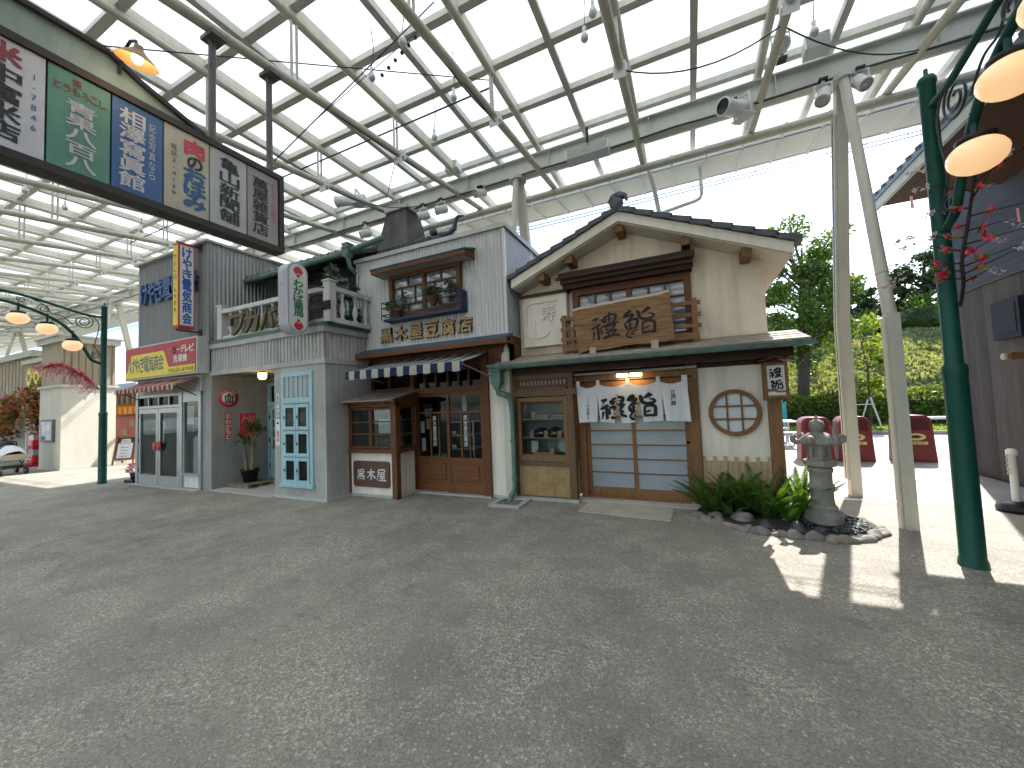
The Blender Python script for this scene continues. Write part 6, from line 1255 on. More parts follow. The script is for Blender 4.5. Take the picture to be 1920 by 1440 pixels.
for i, mname in ((2, 'panel_cream'), (3, 'panel_white'), (4, 'panel_green'), (5, 'panel_blue'), (6, 'panel_cream'), (7, 'panel_grey'), (8, 'panel_mauve')):
    a, b = bnd[i]+.006, bnd[i+1]-.006; po = MB().box(X-.04, X, a, b, 3.445, 4.20).obj('panel', mname, hs); P = right(X, .003); w = b-a
    L = lambda s, x0, x1, y0, y1, m_, **k: lay(MB(), s, a+w*x0, a+w*x1, y0, y1, P, True, **k).obj('lettering', m_, po)
    if i == 3:
        L('中富米店', .10, .66, 3.50, 4.02, 'ink_charcoal', bold=.028, fit=.93, rot=-.1); L('米', .10, .66, 4.03, 4.18, 'ink_red', bold=.04, rot=-.1); L('1-7846', .76, .90, 3.62, 4.06, 'ink_navy', bold=0, fit=.8)
    if i == 4:
        L('青果八百八', .24, .80, 3.47, 4.0, 'panel_white', bold=.02, fit=.86, rot=-.05); lay(MB(), 'とうもろこし', a+w*.06, a+w*.94, 4.03, 4.10, P, bold=.012, fit=.85).obj('lettering', 'ink_red', po); lay(MB(), '焼', a+w*.36, a+w*.52, 4.10, 4.17, P, bold=.012).obj('lettering', 'ink_red', po)
    if i == 5: L('相澤寫眞館', .12, .64, 3.48, 4.15, 'panel_white', bold=.024, fit=.94); L('記念写真なら', .70, .86, 3.62, 4.12, 'panel_white', bold=0, fit=.85)
    if i == 6: L('肉', .44, .88, 4.00, 4.15, 'ink_bright_red', bold=.045, fit=1); L('の', .48, .86, 3.88, 4.0, 'ink_charcoal', bold=.03); L('おほみ', .42, .92, 3.50, 3.89, 'ink_navy', bold=.04, fit=.98); L('電話2-4129', .12, .28, 3.56, 4.04, 'ink_charcoal', bold=-.005, fit=.8)
    if i == 7: L('亀山新聞舗', .24, .80, 3.50, 4.15, 'ink_charcoal', bold=.022, fit=.94, rot=-.05)
    if i == 8: L('萬屋雑貨店', .14, .68, 3.50, 4.12, 'ink_charcoal', bold=.022, fit=.94, rot=-.05); L('なんでも揃う', .74, .92, 3.68, 4.14, 'ink_bright_red', bold=0, fit=.85)
for y in (.10, .75, 2.12, 2.69):
    h = MB(); z = 5.16+.117*y; h.tube([(X-.06, y, 4.26), (X-.06, y, z-.10)], .032, 10); h.box(X-.13, X+.07, y-.07, y+.07, z-.10, z-.06); h.tube([(X-.06, y, z-.06), (X, y, z)], .03, 8); h.obj('hanger_post', 'hanger_grey', hs)
sp = thing('gooseneck_lamp', 'lit enamel dish lamp on a gooseneck over the green and blue sign panels', 'lamp', (X+.2, 1.45, 4.40)); mat('enamel_amber', (.34, .19, .07), .4, .2, 6); glow('bulb_lit', (1, .88, .68), 9)
Mx = Matrix.Translation((X+.30, 1.42, 4.43)) @ Matrix.Rotation(rad(14), 4, 'Y'); q = MB().lathe([(.13, -.055), (.10, -.02), (.05, .02), (.028, .05), (.028, .07), (0, .07)], n=26).xf(Mx); q.obj('shade', 'enamel_amber', sp); MB().ball((0, 0, -.025), .035, .035, .042).xf(Mx).obj('bulb', 'bulb_lit', sp)
MB().tube([(X, 1.42, 4.40), (X+.06, 1.42, 4.56), (X+.18, 1.42, 4.60), (X+.27, 1.42, 4.56), (X+.285, 1.42, 4.49)], .011, 8).obj('gooseneck', 'fixture_dark', sp)
gl = bpy.data.lights.new('gooseneck_light', 'POINT'); gl.energy = .5; gl.color = (1, .75, .45); gl.shadow_soft_size = .05; glo = bpy.data.objects.new('gooseneck_light', gl); COL.objects.link(glo); glo.parent = sp; glo.location = (.10, -.03, -.08)
# ================================================================ arched street lamps
mat('lamp_green', (.008, .075, .055), .42, .2, 3, .25); mat('lamp_green_dark', (.010, .07, .058), .4, .1); mat('scroll_iron', (.05, .06, .055), .5, .15); glow('globe_lit', (1, .60, .28), .30, (.66, .50, .36)); mat('globe_cap', (.018, .018, .02), .4, .1)
def arch(u, v, lab, grp='arched green street lamps'):
    t = thing('arched_street_lamp', lab, 'street lamp', (u, v, 0), grp)
    MB().lathe([(.098, 0), (.094, .05), (.084, .08), (.079, 1.68), (.085, 1.71), (.084, 1.77), (.062, 1.80), (.058, 4.42), (.068, 4.43), (.068, 4.47), (.055, 4.50), (.016, 4.52), (.016, 4.58), (0, 4.59)], (u, v, 0), 20).obj('post', 'lamp_green', t)
    def c(pts): return smooth_line([(u, v-d, z) for d, z in pts], 6)
    upper = [(.03, 4.20), (.35, 4.22), (.75, 4.32), (1.2, 4.44), (1.64, 4.51), (2.3, 4.55), (2.96, 4.51), (3.6, 4.40), (4.2, 4.24), (4.55, 4.20)]
    lower = [(.04, 3.01), (.22, 3.10), (.33, 3.32), (.50, 3.64), (.72, 3.90), (.97, 4.07), (1.39, 4.24), (1.9, 4.33), (2.3, 4.35), (2.7, 4.33), (3.2, 4.24), (3.65, 4.05), (4.1, 3.62), (4.35, 3.14), (4.53, 3.02)]
    MB().tube(c(upper), .030, 9).obj('upper_arch', 'lamp_green', t); MB().tube(c(lower), .034, 9).obj('lower_arch', 'lamp_green', t)
    MB().lathe([(.098, 0), (.08, .08), (.079, 1.68), (.084, 1.77), (.062, 1.80), (.058, 4.42), (.068, 4.47), (0, 4.5)], (u, v-4.6, 0), 16).obj('far_post', 'lamp_green', t)
    s = MB()
    def spiral(cd, cz, r0, turns, a0, sgn):
        k = int(26*turns); return [(u, v-(cd+r0*(1-.75*i/k)*math.cos(a0+sgn*6.283*turns*i/k)), cz+r0*(1-.75*i/k)*math.sin(a0+sgn*6.283*turns*i/k)) for i in range(k+1)]
    s.tube(smooth_line([(u, v-.05, 3.22), (u, v-.17, 3.45), (u, v-.12, 3.75), (u, v-.10, 4.0), (u, v-.18, 4.16), (u, v-.34, 4.21)], 6), .011, 6); s.tube(spiral(.37, 4.03, .18, 2.1, math.pi/2, 1), .011, 6); s.tube(spiral(.15, 3.22, .10, 1.8, -2.2, -1), .010, 6); s.tube(spiral(1.02, 4.22, .10, 1.6, 0, 1), .010, 6); s.tube(spiral(1.35, 4.37, .07, 1.5, 1, -1), .010, 6)
    s.tube(smooth_line([(u, v-.55, 3.92), (u, v-.72, 4.10), (u, v-.9, 4.14), (u, v-1.0, 4.3), (u, v-1.2, 4.42)], 6), .010, 6); s.obj('scrolls', 'scroll_iron', t)
    for d, z in ((.55, 3.42), (.96, 3.76), (1.39, 3.93), (1.95, 4.04), (2.65, 4.04), (3.21, 3.93), (3.64, 3.76), (4.05, 3.42)):
        zc = z; c_ = (u, v-d, zc); g = MB().ball(c_, .172, .172, .135, 22, 12); go = g.obj('lamp_globe', 'globe_lit', t)
        MB().lathe([(.10, .105), (.115, .11), (.115, .15), (.09, .16), (0, .165)], c_, 18).obj('lamp_cap', 'globe_cap', t); MB().tube([(u, v-d, zc+.15), (u, v-d, zc+.36)], .022, 8).obj('lamp_stem', 'lamp_green_dark', t)
    return t
arch(2.18, 4.84, 'tall green arched street lamp with glowing oval globes at the right'); arch(-13.47, 4.48, 'green arched street lamp with oval globes left of the appliance shop')
# artificial blossom sprays
mat('twig', (.035, .022, .025), .8, .2)
leafmat('petal_red', (.62, .03, .09), (.90, .16, .22), .4, 8); leafmat('petal_pale', (.50, .42, .40), (.80, .68, .66), .5, 8); leafmat('petal_pink', (.70, .28, .33), (.90, .58, .58), .45, 8); leafmat('blossom_leaf', (.09, .14, .02), (.30, .34, .07), .4, 8); leafmat('autumn_leaf', (.20, .02, .02), (.60, .16, .05), .35, 3)
def flower(q, c, r, k=5):
    n = rvec().normalized(); a = n.orthogonal().normalized(); b = n.cross(a)
    for i in range(k):
        t = 6.283*i/k; d = a*math.cos(t)+b*math.sin(t); leaf(q, c, (d+n*.35), n, r, r*.9)
bs = thing('blossom_spray', 'artificial branch of red and pale blossoms fixed to the right lamp post', 'artificial flowers', (2.16, 4.5, 3.0)); tw = MB(); pr = MB(); pp = MB(); pl_ = MB()
stem = [(2.21, 4.74, 2.30), (2.18, 4.60, 2.48), (2.16, 4.55, 2.66), (2.22, 4.55, 2.98), (2.29, 4.55, 3.38)]; tw.tube([p[:3] for p in smooth_line(stem, 6)], [.013]*19+[.011]*6, 6)
random.seed(21)
for i in range(18):
    f = .25+.75*i/17; k = min(int(f*4), 3); s0 = Vector(stem[k]).lerp(Vector(stem[k+1]), f*4-k); side = -1 if i % 2 else 1; d = Vector((side*U(.14, .42), U(-.10, .10), U(-.02, .16) if i < 14 else U(.1, .3))); e1 = s0+d*.35; e2 = s0+d; e3 = e2+d*.4+Vector((0, 0, -.07)); tw.tube([s0, e1, e2], [.008, .005, .003], 5); tw.tube([e2, e3], .002, 4)
    for k in range(3): flower(pr, e1+rvec()*.03, U(.028, .042))
    for k in range(2): leaf(pl_, e1+rvec()*.03, rvec(), rvec(), .075, .05)
    for k in range(9): flower(pp, e2.lerp(e3, k/8)+rvec()*.022, U(.017, .027), 3)
rb_ = MB()
for x, y, z in ((1.86, 4.5, 3.28), (2.42, 4.4, 2.98), (2.52, 4.35, 2.93)): 
    for k in range(3): q0_ = Vector((x+U(-.01, .01), y, z)); rb_.add([q0_, q0_+Vector((.006, 0, 0)), q0_+Vector((.012, .004, -.11)), q0_+Vector((.003, .004, -.11))], [(0, 1, 2, 3)])
rb_.obj('ribbons', 'petal_pink', bs, fixn=False); tw.obj('branches', 'twig', bs, fixn=False); pr.obj('red_blossoms', 'petal_red', bs, fixn=False); pp.obj('pale_blossoms', 'petal_pale', bs, fixn=False); pl_.obj('leaves', 'blossom_leaf', bs, fixn=False)
bs = thing('weeping_blossom', 'weeping spray of pink and red blossoms on the left lamp post', 'artificial flowers', (-13.47, 4.0, 2.6)); tw = MB(); pr = MB(); pp = MB(); pl_ = MB(); main = [p[:3] for p in smooth_line([(-13.47, 4.40, 2.36), (-13.47, 4.15, 2.66), (-13.47, 3.92, 2.86), (-13.47, 3.70, 2.93), (-13.47, 3.45, 2.86)], 6)]; tw.tube(main, [.016]*len(main), 6)
for i in range(120):
    p = Vector(main[int(U(2, len(main)-.01))]); L = U(.1, .42); dv = Vector((U(-.12, .12), U(-.22, .06), -U(.15, 1)*L)); tw.tube([p, p+dv], .0025, 4, False)
    for k in range(7): flower(pr if k < 1 and R() < .3 else pp, p+dv*(k/6)+rvec()*.02, U(.022, .036), 3)
for p in main[3:]:
    for k in range(6): flower(pr, Vector(p)+rvec()*.05, U(.025, .04))
tw.obj('branches', 'twig', bs, fixn=False); pr.obj('red_blossoms', 'petal_red', bs, fixn=False); pp.obj('pink_blossoms', 'petal_pink', bs, fixn=False)
# ================================================================ right hand timber building
def planks(name, a, bcol, axis, pitch):
    m, n, b = nodes(name); g = n.nodes.new('ShaderNodeNewGeometry'); s = n.nodes.new('ShaderNodeSeparateXYZ'); n.links.new(g.outputs['Position'], s.inputs[0])
    x = n.nodes.new('ShaderNodeMath'); x.operation = 'MULTIPLY'; x.inputs[1].default_value = 1/pitch; n.links.new(s.outputs[axis], x.inputs[0]); fl = n.nodes.new('ShaderNodeMath'); fl.operation = 'FLOOR'; n.links.new(x.outputs[0], fl.inputs[0]); wn_ = n.nodes.new('ShaderNodeTexWhiteNoise'); wn_.noise_dimensions = '1D'; n.links.new(fl.outputs[0], wn_.inputs['W'])
    v = coords(n, (9, 9, .8) if axis == 1 else (9, .8, 9)); f = noise(n, v, 2, 6, .7, .5); ad = n.nodes.new('ShaderNodeMath'); ad.operation = 'MULTIPLY_ADD'; ad.inputs[1].default_value = .45; n.links.new(wn_.outputs['Value'], ad.inputs[0]); n.links.new(f, ad.inputs[2])
    n.links.new(ramp(n, ad.outputs[0], [(.35, a), (.95, bcol)]), b.inputs['Base Color']); b.inputs['Roughness'].default_value = .8; b.inputs['Specular IOR Level'].default_value = .2
    fr = n.nodes.new('ShaderNodeMath'); fr.operation = 'FRACT'; n.links.new(x.outputs[0], fr.inputs[0]); lt_ = n.nodes.new('ShaderNodeMath'); lt_.operation = 'GREATER_THAN'; lt_.inputs[1].default_value = .07; n.links.new(fr.outputs[0], lt_.inputs[0]); bump(n, b, lt_.outputs[0], .8, .012)
planks('siding_vertical', (.026, .021, .018), (.085, .072, .063), 1, .115); planks('siding_horizontal', (.030, .032, .043), (.07, .074, .092), 2, .15); wood('soffit_red', (.05, .024, .014), (.10, .055, .034), 'Y'); mat('tile_blue', (.10, .125, .16), .35, .15, 4)  # blue cast of the horizontal boards is sky reflection put into the colour
rb = thing('timber_building', 'tall building clad in weathered timber boards behind the right lamp post', 'building', (5.5, 3, 0))
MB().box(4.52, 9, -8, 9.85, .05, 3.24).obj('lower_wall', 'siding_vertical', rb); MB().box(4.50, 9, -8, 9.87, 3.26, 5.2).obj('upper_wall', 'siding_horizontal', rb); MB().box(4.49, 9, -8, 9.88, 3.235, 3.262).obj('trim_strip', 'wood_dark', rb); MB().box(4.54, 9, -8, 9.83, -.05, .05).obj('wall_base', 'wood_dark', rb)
ro = MB().box(3.06, 4.6, -8, 8.42, 4.66, 4.70).obj('roof_soffit', 'soffit_red', rb)
q = MB(); q.add([(2.98, -8, 4.74), (2.98, 8.46, 4.74), (6.5, 8.46, 6.8), (6.5, -8, 6.8), (2.98, -8, 4.84), (2.98, 8.46, 4.84), (6.5, 8.46, 6.9), (6.5, -8, 6.9)], [(0, 1, 2, 3), (4, 5, 6, 7), (0, 1, 5, 4), (1, 2, 6, 5)])
v = -7.9
while v < 8.4: q.tube([(2.97, v, 4.80), (3.12, v, 4.90)], .05, 6); v += .26
q.obj('roof_tiles', 'tile_blue', ro); MB().box(3.0, 3.05, -8, 8.42, 4.60, 4.76).obj('eave_board', 'beam_grey', ro)
MB().prism([(3.05, 4.70), (4.52, 4.70), (4.52, 5.60), (3.05, 4.76)], 'Y', 8.38, 8.42).obj('gable_end', 'soffit_red', rb)
mat('slate', (.02, .023, .03), .7, .15, spec=.15)
tf = thing('notice_box', 'empty dark framed notice box on the weathered timber wall', 'notice frame', (4.5, 8.45, 2.28)); MB().box(4.42, 4.52, 8.18, 8.76, 2.28, 2.88).obj('border', 'slate', tf, bevel=.01); MB().box(4.412, 4.42, 8.25, 8.70, 2.36, 2.82).obj('panel', 'slate', tf)
t = thing('wall_bracket', 'short round timber bracket sticking out of the timber wall under the frame', 'bracket', (4.45, 8.1, 1.95)); MB().box(4.2, 4.5, 8.0, 8.14, 1.94, 2.04).obj('arm', 'wood_amber_h', t); MB().lathe([(0, -.05), (.05, -.05), (.05, .0), (0, .0)], (4.2, 8.07, 1.99), 14, 'X').obj('knob', 'live_edge', t)
def bollard(u, v, lab):
    t = thing('chain_post', lab, 'bollard', (u, v, 0), 'white chain posts by the timber wall'); MB().lathe([(0, .0), (.17, .0), (.18, .04), (.16, .09), (.10, .12), (.05, .13)], (u, v, .005), 22).obj('base', 'black_plastic', t); MB().lathe([(.038, .12), (.034, .70), (.05, .705), (.052, .76), (.03, .78), (0, .78)], (u, v, 0), 14).obj('post', 'enamel_white', t)
    q = MB()
    for i in range(9): q.lathe([(.012, -.004), (.018, 0), (.012, .004)], (u-.05-.004*(i % 2), v-.02, .70-.028*i), 8, 'X' if i % 2 else 'Y')
    q.obj('chain', 'enamel_white', t)
bollard(3.60, 7.02, 'white plastic chain post with black base, left of the pair by the timber wall'); bollard(3.78, 6.85, 'white plastic chain post cut by the right edge of the photo')
# ================================================================ park side: bins, tables, hedge, trees
mat('bin_red', (.17, .035, .037), .4, .12, 3, .12); mat('bin_dark', (.07, .015, .02), .4); mat('bin_label', (.62, .50, .22), .4, .08)
def bin_(u, v, lab, first=None):
    if first: return dup(first, (u, v, 0), lab)
    t = thing('litter_bin', lab, 'litter bin', (u, v, 0), 'red litter bins outside')
    W_ = .28; pts = [(u-W_-.04, 0), (u+W_+.04, 0), (u+W_, .82)] + [(u+W_-.16+.16*math.cos(rad(a)), .84+.16*math.sin(rad(a))) for a in range(0, 91, 15)] + [(u-W_+.16+.16*math.cos(rad(a)), .84+.16*math.sin(rad(a))) for a in range(90, 181, 15)] + [(u-W_, .82)]
    MB().prism(pts, 'Y', v-.22, v+.22).obj('body', 'bin_red', t, bevel=.015); MB().prism([(u-.22, .68), (u+.22, .68), (u+.22, .86), (u+.17, .93), (u-.17, .93), (u-.22, .86)], 'Y', v-.228, v-.21).obj('flap', 'bin_dark', t)
    q = MB(); n = 24; q.add([(u+.16*math.cos(6.283*k/n), v-.226, .54+.075*math.sin(6.283*k/n)) for k in range(n)], [tuple(range(n))]); q.obj('oval_label', 'bin_label', t); MB().box(u-.18, u+.18, v-.228, v-.222, .38, .44).obj('strip_label', 'bin_label', t)
    lay(MB(), 'もえるごみ', u-.12, u+.12, .39, .43, front(v-.228, .002), bold=.01).obj('lettering', 'ink_dark', t); q = MB().prism([(u-.09, .51), (u+.05, .51), (u+.10, .55), (u+.02, .58), (u-.06, .57)], 'Y', v-.230, v-.2262); q.obj('leaf_mark', 'ink_dark', t); return t
b1 = bin_(2.56, 11.15, 'red litter bin standing behind the stone lantern'); bin_(3.27, 11.2, 'red litter bin half hidden behind the rear column leg', b1); bin_(4.30, 11.3, 'red litter bin with cream label between the column leg and the green lamp post', b1)
mat('bench_white', (.62, .58, .52), .6, .1); mat('bench_leg', (.35, .36, .36), .4, .1, metal=.3)
def picnic(u, v, lab):
    t = thing('picnic_table', lab, 'picnic table', (u, v, 0)); MB().box(u-.75, u+.75, v-.4, v+.4, .70, .74).obj('table_top', 'bench_white', t); q = MB(); q.box(u-.75, u+.75, v-.95, v-.65, .42, .46); q.obj('seat', 'bench_white', t); MB().box(u-.75, u+.75, v+.65, v+.95, .42, .46).obj('seat', 'bench_white', t)
    for s in (-1, 1): x = u+s*.55; MB().tube([p[:3] for p in smooth_line([(x, v-.8, .42), (x, v-.85, .1), (x, v-.5, .03), (x, v-.1, .1), (x, v-.15, .45), (x, v-.3, .70)], 5)], .022, 7).tube([p[:3] for p in smooth_line([(x, v+.8, .42), (x, v+.85, .1), (x, v+.5, .03), (x, v+.1, .1), (x, v+.15, .45), (x, v+.3, .70)], 5)], .022, 7).obj('tube_leg', 'bench_leg', t)
picnic(2.05, 14.2, 'pale picnic table with curled metal legs just right of the sushi shop corner')
t = thing('park_bench', 'pale backless park bench on the lawn edge beyond the right litter bin', 'bench', (7.9, 18.4, 0)); MB().box(6.9, 9.0, 18.2, 18.65, .46, .54).obj('seat', 'bench_white', t)
for x in (7.05, 8.8): MB().box(x, x+.12, 18.25, 18.6, 0, .46).obj('leg', 'paving', t)
t = MB().box(3.42, 3.56, 19.2, 19.34, 0, 1.15); t.box(3.40, 3.58, 19.18, 19.36, 1.15, 1.18); mat('teal_paint', (.05, .33, .38), .5, .1); tag(t.obj('marker_post', 'teal_paint'), 'turquoise marker post in front of the hedge beside the shop corner', 'post')
leafmat('hedge_leaf', (.035, .075, .012), (.20, .27, .035), .35, 1.2); leafmat('shrub_leaf', (.05, .085, .02), (.24, .29, .07), .4, .7); leafmat('tree_leaf', (.035, .085, .016), (.16, .24, .045), .5, .5); leafmat('tree_leaf_light', (.05, .11, .015), (.20, .28, .04), .5, .6); leafmat('pine_leaf', (.012, .032, .014), (.045, .08, .03), .25, .8); leafmat('dark_leaf', (.014, .035, .012), (.06, .10, .022), .3, .5); leafmat('plum_leaf', (.05, .035, .03), (.14, .12, .07), .35, .8); leafmat('young_leaf', (.09, .15, .015), (.32, .38, .05), .5, 1.5)
mat('bark', (.075, .06, .048), .95, .3, 6, bmp=.7, bs=20); mat('grass_blade', (.2, .25, .06), .8, .3)
random.seed(5)
hg = thing('hedge', 'clipped green hedge running along the foot of the grassy hill', 'hedge', (8, 22.8, 0)); MB().box(-8, 28, 22.3, 23.5, 0, 1.05).obj('core', 'dark_leaf', hg); q = MB()
for i in range(15000):
    u = U(0, 16) if R() < .85 else U(-8, 28); f = R()
    c = (u, 22.2+U(-.08, .15), U(.05, 1.3)) if f < .55 else (u, U(22.2, 23.6), 1.15+U(0, .28)+.12*math.sin(u*2.1)); leaf(q, c, Vector((U(-1, 1), U(-1, .2), U(-.3, 1))), rvec(), U(.10, .2), U(.07, .13))
q.obj('foliage', 'hedge_leaf', hg, fixn=False)
def tree(name, lab, base, crown, rr, n, m, trunk_r, nb=22, leafL=(.14, .3), lean=(0, 0), cat='tree', gap=.42, grp=None, zflat=1.0, vis=None):
    t = thing(name, lab, cat, base, grp); B = Vector(base); Cc = Vector(crown); tr = MB(); lf = MB(); top = Vector((Cc.x+lean[0], Cc.y, Cc.z+rr[2]*.45)); pts = [B, B.lerp(top, .3)+Vector((U(-.1, .1), U(-.1, .1), 0)), B.lerp(top, .65)+Vector((U(-.15, .15), U(-.15, .15), 0)), top]
    tr.tube(pts, [trunk_r, trunk_r*.8, trunk_r*.5, trunk_r*.15], 10); cl = []
    for i in range(nb):
        d = rvec(); d = d.normalized()*(d.length**.35); c = Cc+Vector((d.x*rr[0], d.y*rr[1], d.z*rr[2])); s = pts[1].lerp(top, max(0, min(1, (c.z-pts[1].z)/(top.z-pts[1].z+.01)*.7))); mid = s.lerp(c, .55)+Vector((0, 0, .12*rr[2]*U(-.3, .6))); tr.tube([s, mid, c], [trunk_r*.32, trunk_r*.16, trunk_r*.04], 6, False); cl.append((c, U(.6, 1.15)))
        for k in range(2): e = c+rvec()*rr[0]*.35; tr.tube([mid, e], [trunk_r*.1, .01], 5, False); cl.append((e, U(.4, .8)))
    for i in range(n):
        c, s = random.choice(cl); d = rvec(); q = c+Vector((d.x, d.y, d.z*.6*zflat))*s*gap*rr[0]; leaf(lf, q, rvec()+Vector((0, 0, -.2)), rvec(), U(*leafL), U(*leafL)*.62)
    tr.obj('trunk', 'bark', t, fixn=False); lf.obj('crown', m, t, fixn=False); return t
tree('zelkova_tree', 'tall airy green tree rising behind the right eave of the gabled shop', (5.7, 26.5, .25), (6.0, 26.5, 7.7), (2.0, 1.9, 4.2), 13500, 'tree_leaf', .32, 34, (.14, .30), (.2, 0), gap=.52); 
tree('young_tree', 'slim young tree with bright leaves held by a wooden stake on the lawn', (6.85, 21.2, 0), (6.7, 21.2, 3.3), (1.05, .9, 1.7), 1500, 'young_leaf', .055, 16, (.13, .26), gap=.45); q = MB().tube([(7.15, 21.1, 0), (6.9, 21.2, 1.25)], .035, 7).tube([(6.5, 21.25, 0), (6.82, 21.2, 1.15)], .03, 7).tube([(6.3, 21.0, 0), (6.3, 21.0, 1.05)], .045, 7).tube([(6.2, 21, .95), (7.0, 21.15, .95)], .025, 6); tag(q.obj('tree_stake', 'bench_white'), 'weathered wooden stakes propping the slim young tree', 'tree stakes')
tree('broad_tree', 'dark broad tree on the hilltop behind the green lamp post', (16.8, 40, 5.4), (16.8, 40, 8.6), (2.0, 1.9, 3.0), 6500, 'dark_leaf', .4, 24, (.2, .42), gap=.42); tree('broad_tree', 'dark lower tree on the hilltop just right of the front column leg', (15.4, 39, 5.3), (15.2, 39, 7.2), (1.2, 1.2, 1.5), 3000, 'dark_leaf', .4, 22, (.25, .45), gap=.45)
tree('pine_tree', 'distant flat branched pine between the two column legs', (13.4, 44, 5.5), (13.4, 44, 9.0), (1.6, 1.5, 1.7), 4200, 'pine_leaf', .3, 14, (.22, .42), gap=.45, zflat=.35); tree('pine_tree', 'distant pine partly hidden by the front column leg', (16.4, 48, 5.8), (16.4, 48, 10.0), (1.5, 1.4, 1.9), 3200, 'pine_leaf', .3, 12, (.22, .42), gap=.42, zflat=.35)
for (u, v, h, r, m, l) in ((9.2, 37, 1.3, 1.7, 'plum_leaf', 'brownish round shrub on the hilltop between the column legs'), (7.6, 37.5, 1.6, 1.8, 'tree_leaf_light', 'light green round shrub on the hilltop beside the rear column leg'), (6.4, 38, 1.8, 2.0, 'dark_leaf', 'dark shrub on the hilltop right of the tall airy tree'), (11.0, 37.5, 1.2, 1.6, 'dark_leaf', 'dark shrub on the hilltop left of the front column leg'), (4.4, 38, 1.6, 2.2, 'dark_leaf', 'dark shrub mass under the tall airy tree'), (2.2, 38, 1.6, 2.4, 'dark_leaf', 'dark shrub nearest the shop corner on the hill'), (12.4, 38.5, 1.0, 1.6, 'dark_leaf', 'dark shrub right of the front column leg'), (15.3, 37, 1.3, 1.8, 'tree_leaf', 'green shrub furthest right on the hilltop')):
    z = hillz(u, v); t = thing('hill_shrub', l, 'shrub', (u, v, z), 'shrubs on the hilltop'); MB().ball((u, v, z+h*.5), r*.75, r*.6, h*.75, 12, 8, .12).obj('core', 'dark_leaf', t); bush(0, 0, 0, (u, v, z+h*.8), r*.9, 1500, m, leafL=(.18, .36), parent=t)
mid = []
for i, (u, v, r, l) in enumerate(((4.6, 25.4, .75, 'leafy shrub behind the hedge at the far left of the slope'), (6.1, 26.2, .8, 'rounded slope shrub left of the slim young tree'), (9.3, 28.2, .8, 'broad slope shrub right of the slim young tree'), (11.3, 31.5, .8, 'slope shrub high up near the green lamp post'), (7.0, 31, .9, 'small slope shrub high up between the column legs'))):
    bush('slope_shrub', l, 'shrub', (u, v, hillz(u, v)+r*.45), r*.8, 520, 'shrub_leaf', None, 'shrubs on the grassy slope', (.12, .26))
q = MB()
for i in range(26000):
    u = U(1.5, 17); v = 24+13*R()**.8; z = hillz(u, v); h = U(.10, .34)*(1.5 if math.sin(u*1.3+v)+math.sin(v*.9-u*.6) > .7 else .8); a = U(0, 3.14); s = Vector((math.cos(a), math.sin(a), 0))*U(.05, .12); p = Vector((u, v, z)); q.add([p-s, p+s, p+s*.6+Vector((U(-.1, .1), U(-.1, .1), h)), p-s*.7+Vector((U(-.1, .1), 0, h*U(.6, 1)))], [(0, 1, 2, 3)])
leafmat('slope_leaf', (.22, .24, .08), (.50, .50, .25), .4, .5); tag(q.obj('slope_grass', 'slope_leaf', fixn=False), 'rough grass and weeds covering the hill slope', 'grass', kind='stuff')
q = MB()
for i in range(5000): u, v = U(1.5, 13), U(17.8, 22.2); p = Vector((u, v, .02)); s = Vector((U(-.04, .04), U(-.02, .02), 0)); q.add([p-s, p+s, p+Vector((U(-.05, .05), 0, U(.04, .1)))], [(0, 1, 2)])
tag(q.obj('lawn_grass', 'young_leaf', fixn=False), 'short mown grass strip before the hedge', 'grass', kind='stuff')
# ================================================================ far left: gate pillar, wall, stall
mat('pillar_stucco', (.56, .53, .44), .9, .06, 2, .08, .3, 40); mat('batten_tan', (.34, .285, .20), .7, .12, 3, .2); mat('batten_line', (.25, .16, .11), .7); mat('cap_cream', (.52, .50, .42), .6, .08, 2, .15); mat('wall_plain', (.36, .345, .30), .9, .1, 2, .12, .3, 40)
pb = thing('gate_pillar', 'square stucco pillar building with timber battened top at the far left', 'building', (-19.5, 5.85, 0))
MB().box(-20.4, -18.62, 5.20, 6.52, 0, 2.74).obj('stucco_wall', 'pillar_stucco', pb); MB().box(-20.45, -18.56, 5.14, 6.58, 2.72, 2.80).obj('ledge', 'cap_cream', pb); MB().box(-20.38, -18.64, 5.22, 6.5, 2.80, 4.22).obj('upper_wall', 'batten_tan', pb); q = MB()
for i in range(8): y = 5.26+i*.165; q.box(-18.64, -18.62, y, y+.014, 2.80, 4.22)
q.obj('battens', 'batten_line', pb); MB().box(-20.48, -18.52, 5.12, 6.60, 4.22, 4.40).box(-20.54, -18.46, 5.06, 6.66, 4.40, 4.45).obj('cap', 'cap_cream', pb); MB().box(-20.42, -18.6, 5.18, 6.54, 0, .05).obj('base', 'cap_grey', pb)
nb_ = thing('notice_board', 'framed grey notice board on the shaded side of the stucco pillar', 'notice board', (-19.5, 5.18, .95)); MB().box(-20.04, -19.04, 5.13, 5.20, .93, 1.67).obj('frame', 'hanger_grey', nb_); MB().box(-19.97, -19.11, 5.124, 5.13, .99, 1.61).obj('map_sheet', 'sign_grey', nb_); q = MB()
for x0, x1, z0, z1 in ((-19.9, -19.72, 1.5, 1.58), (-19.42, -19.2, 1.02, 1.18), (-19.8, -19.55, 1.25, 1.45), (-19.5, -19.2, 1.3, 1.5)): q.box(x0, x1, 5.119, 5.124, z0, z1)
q.obj('sheets', 'panel_white', nb_); MB().box(-19.9, -19.62, 5.119, 5.124, 1.01, 1.12).obj('dark_sheet', 'ink_charcoal', nb_)
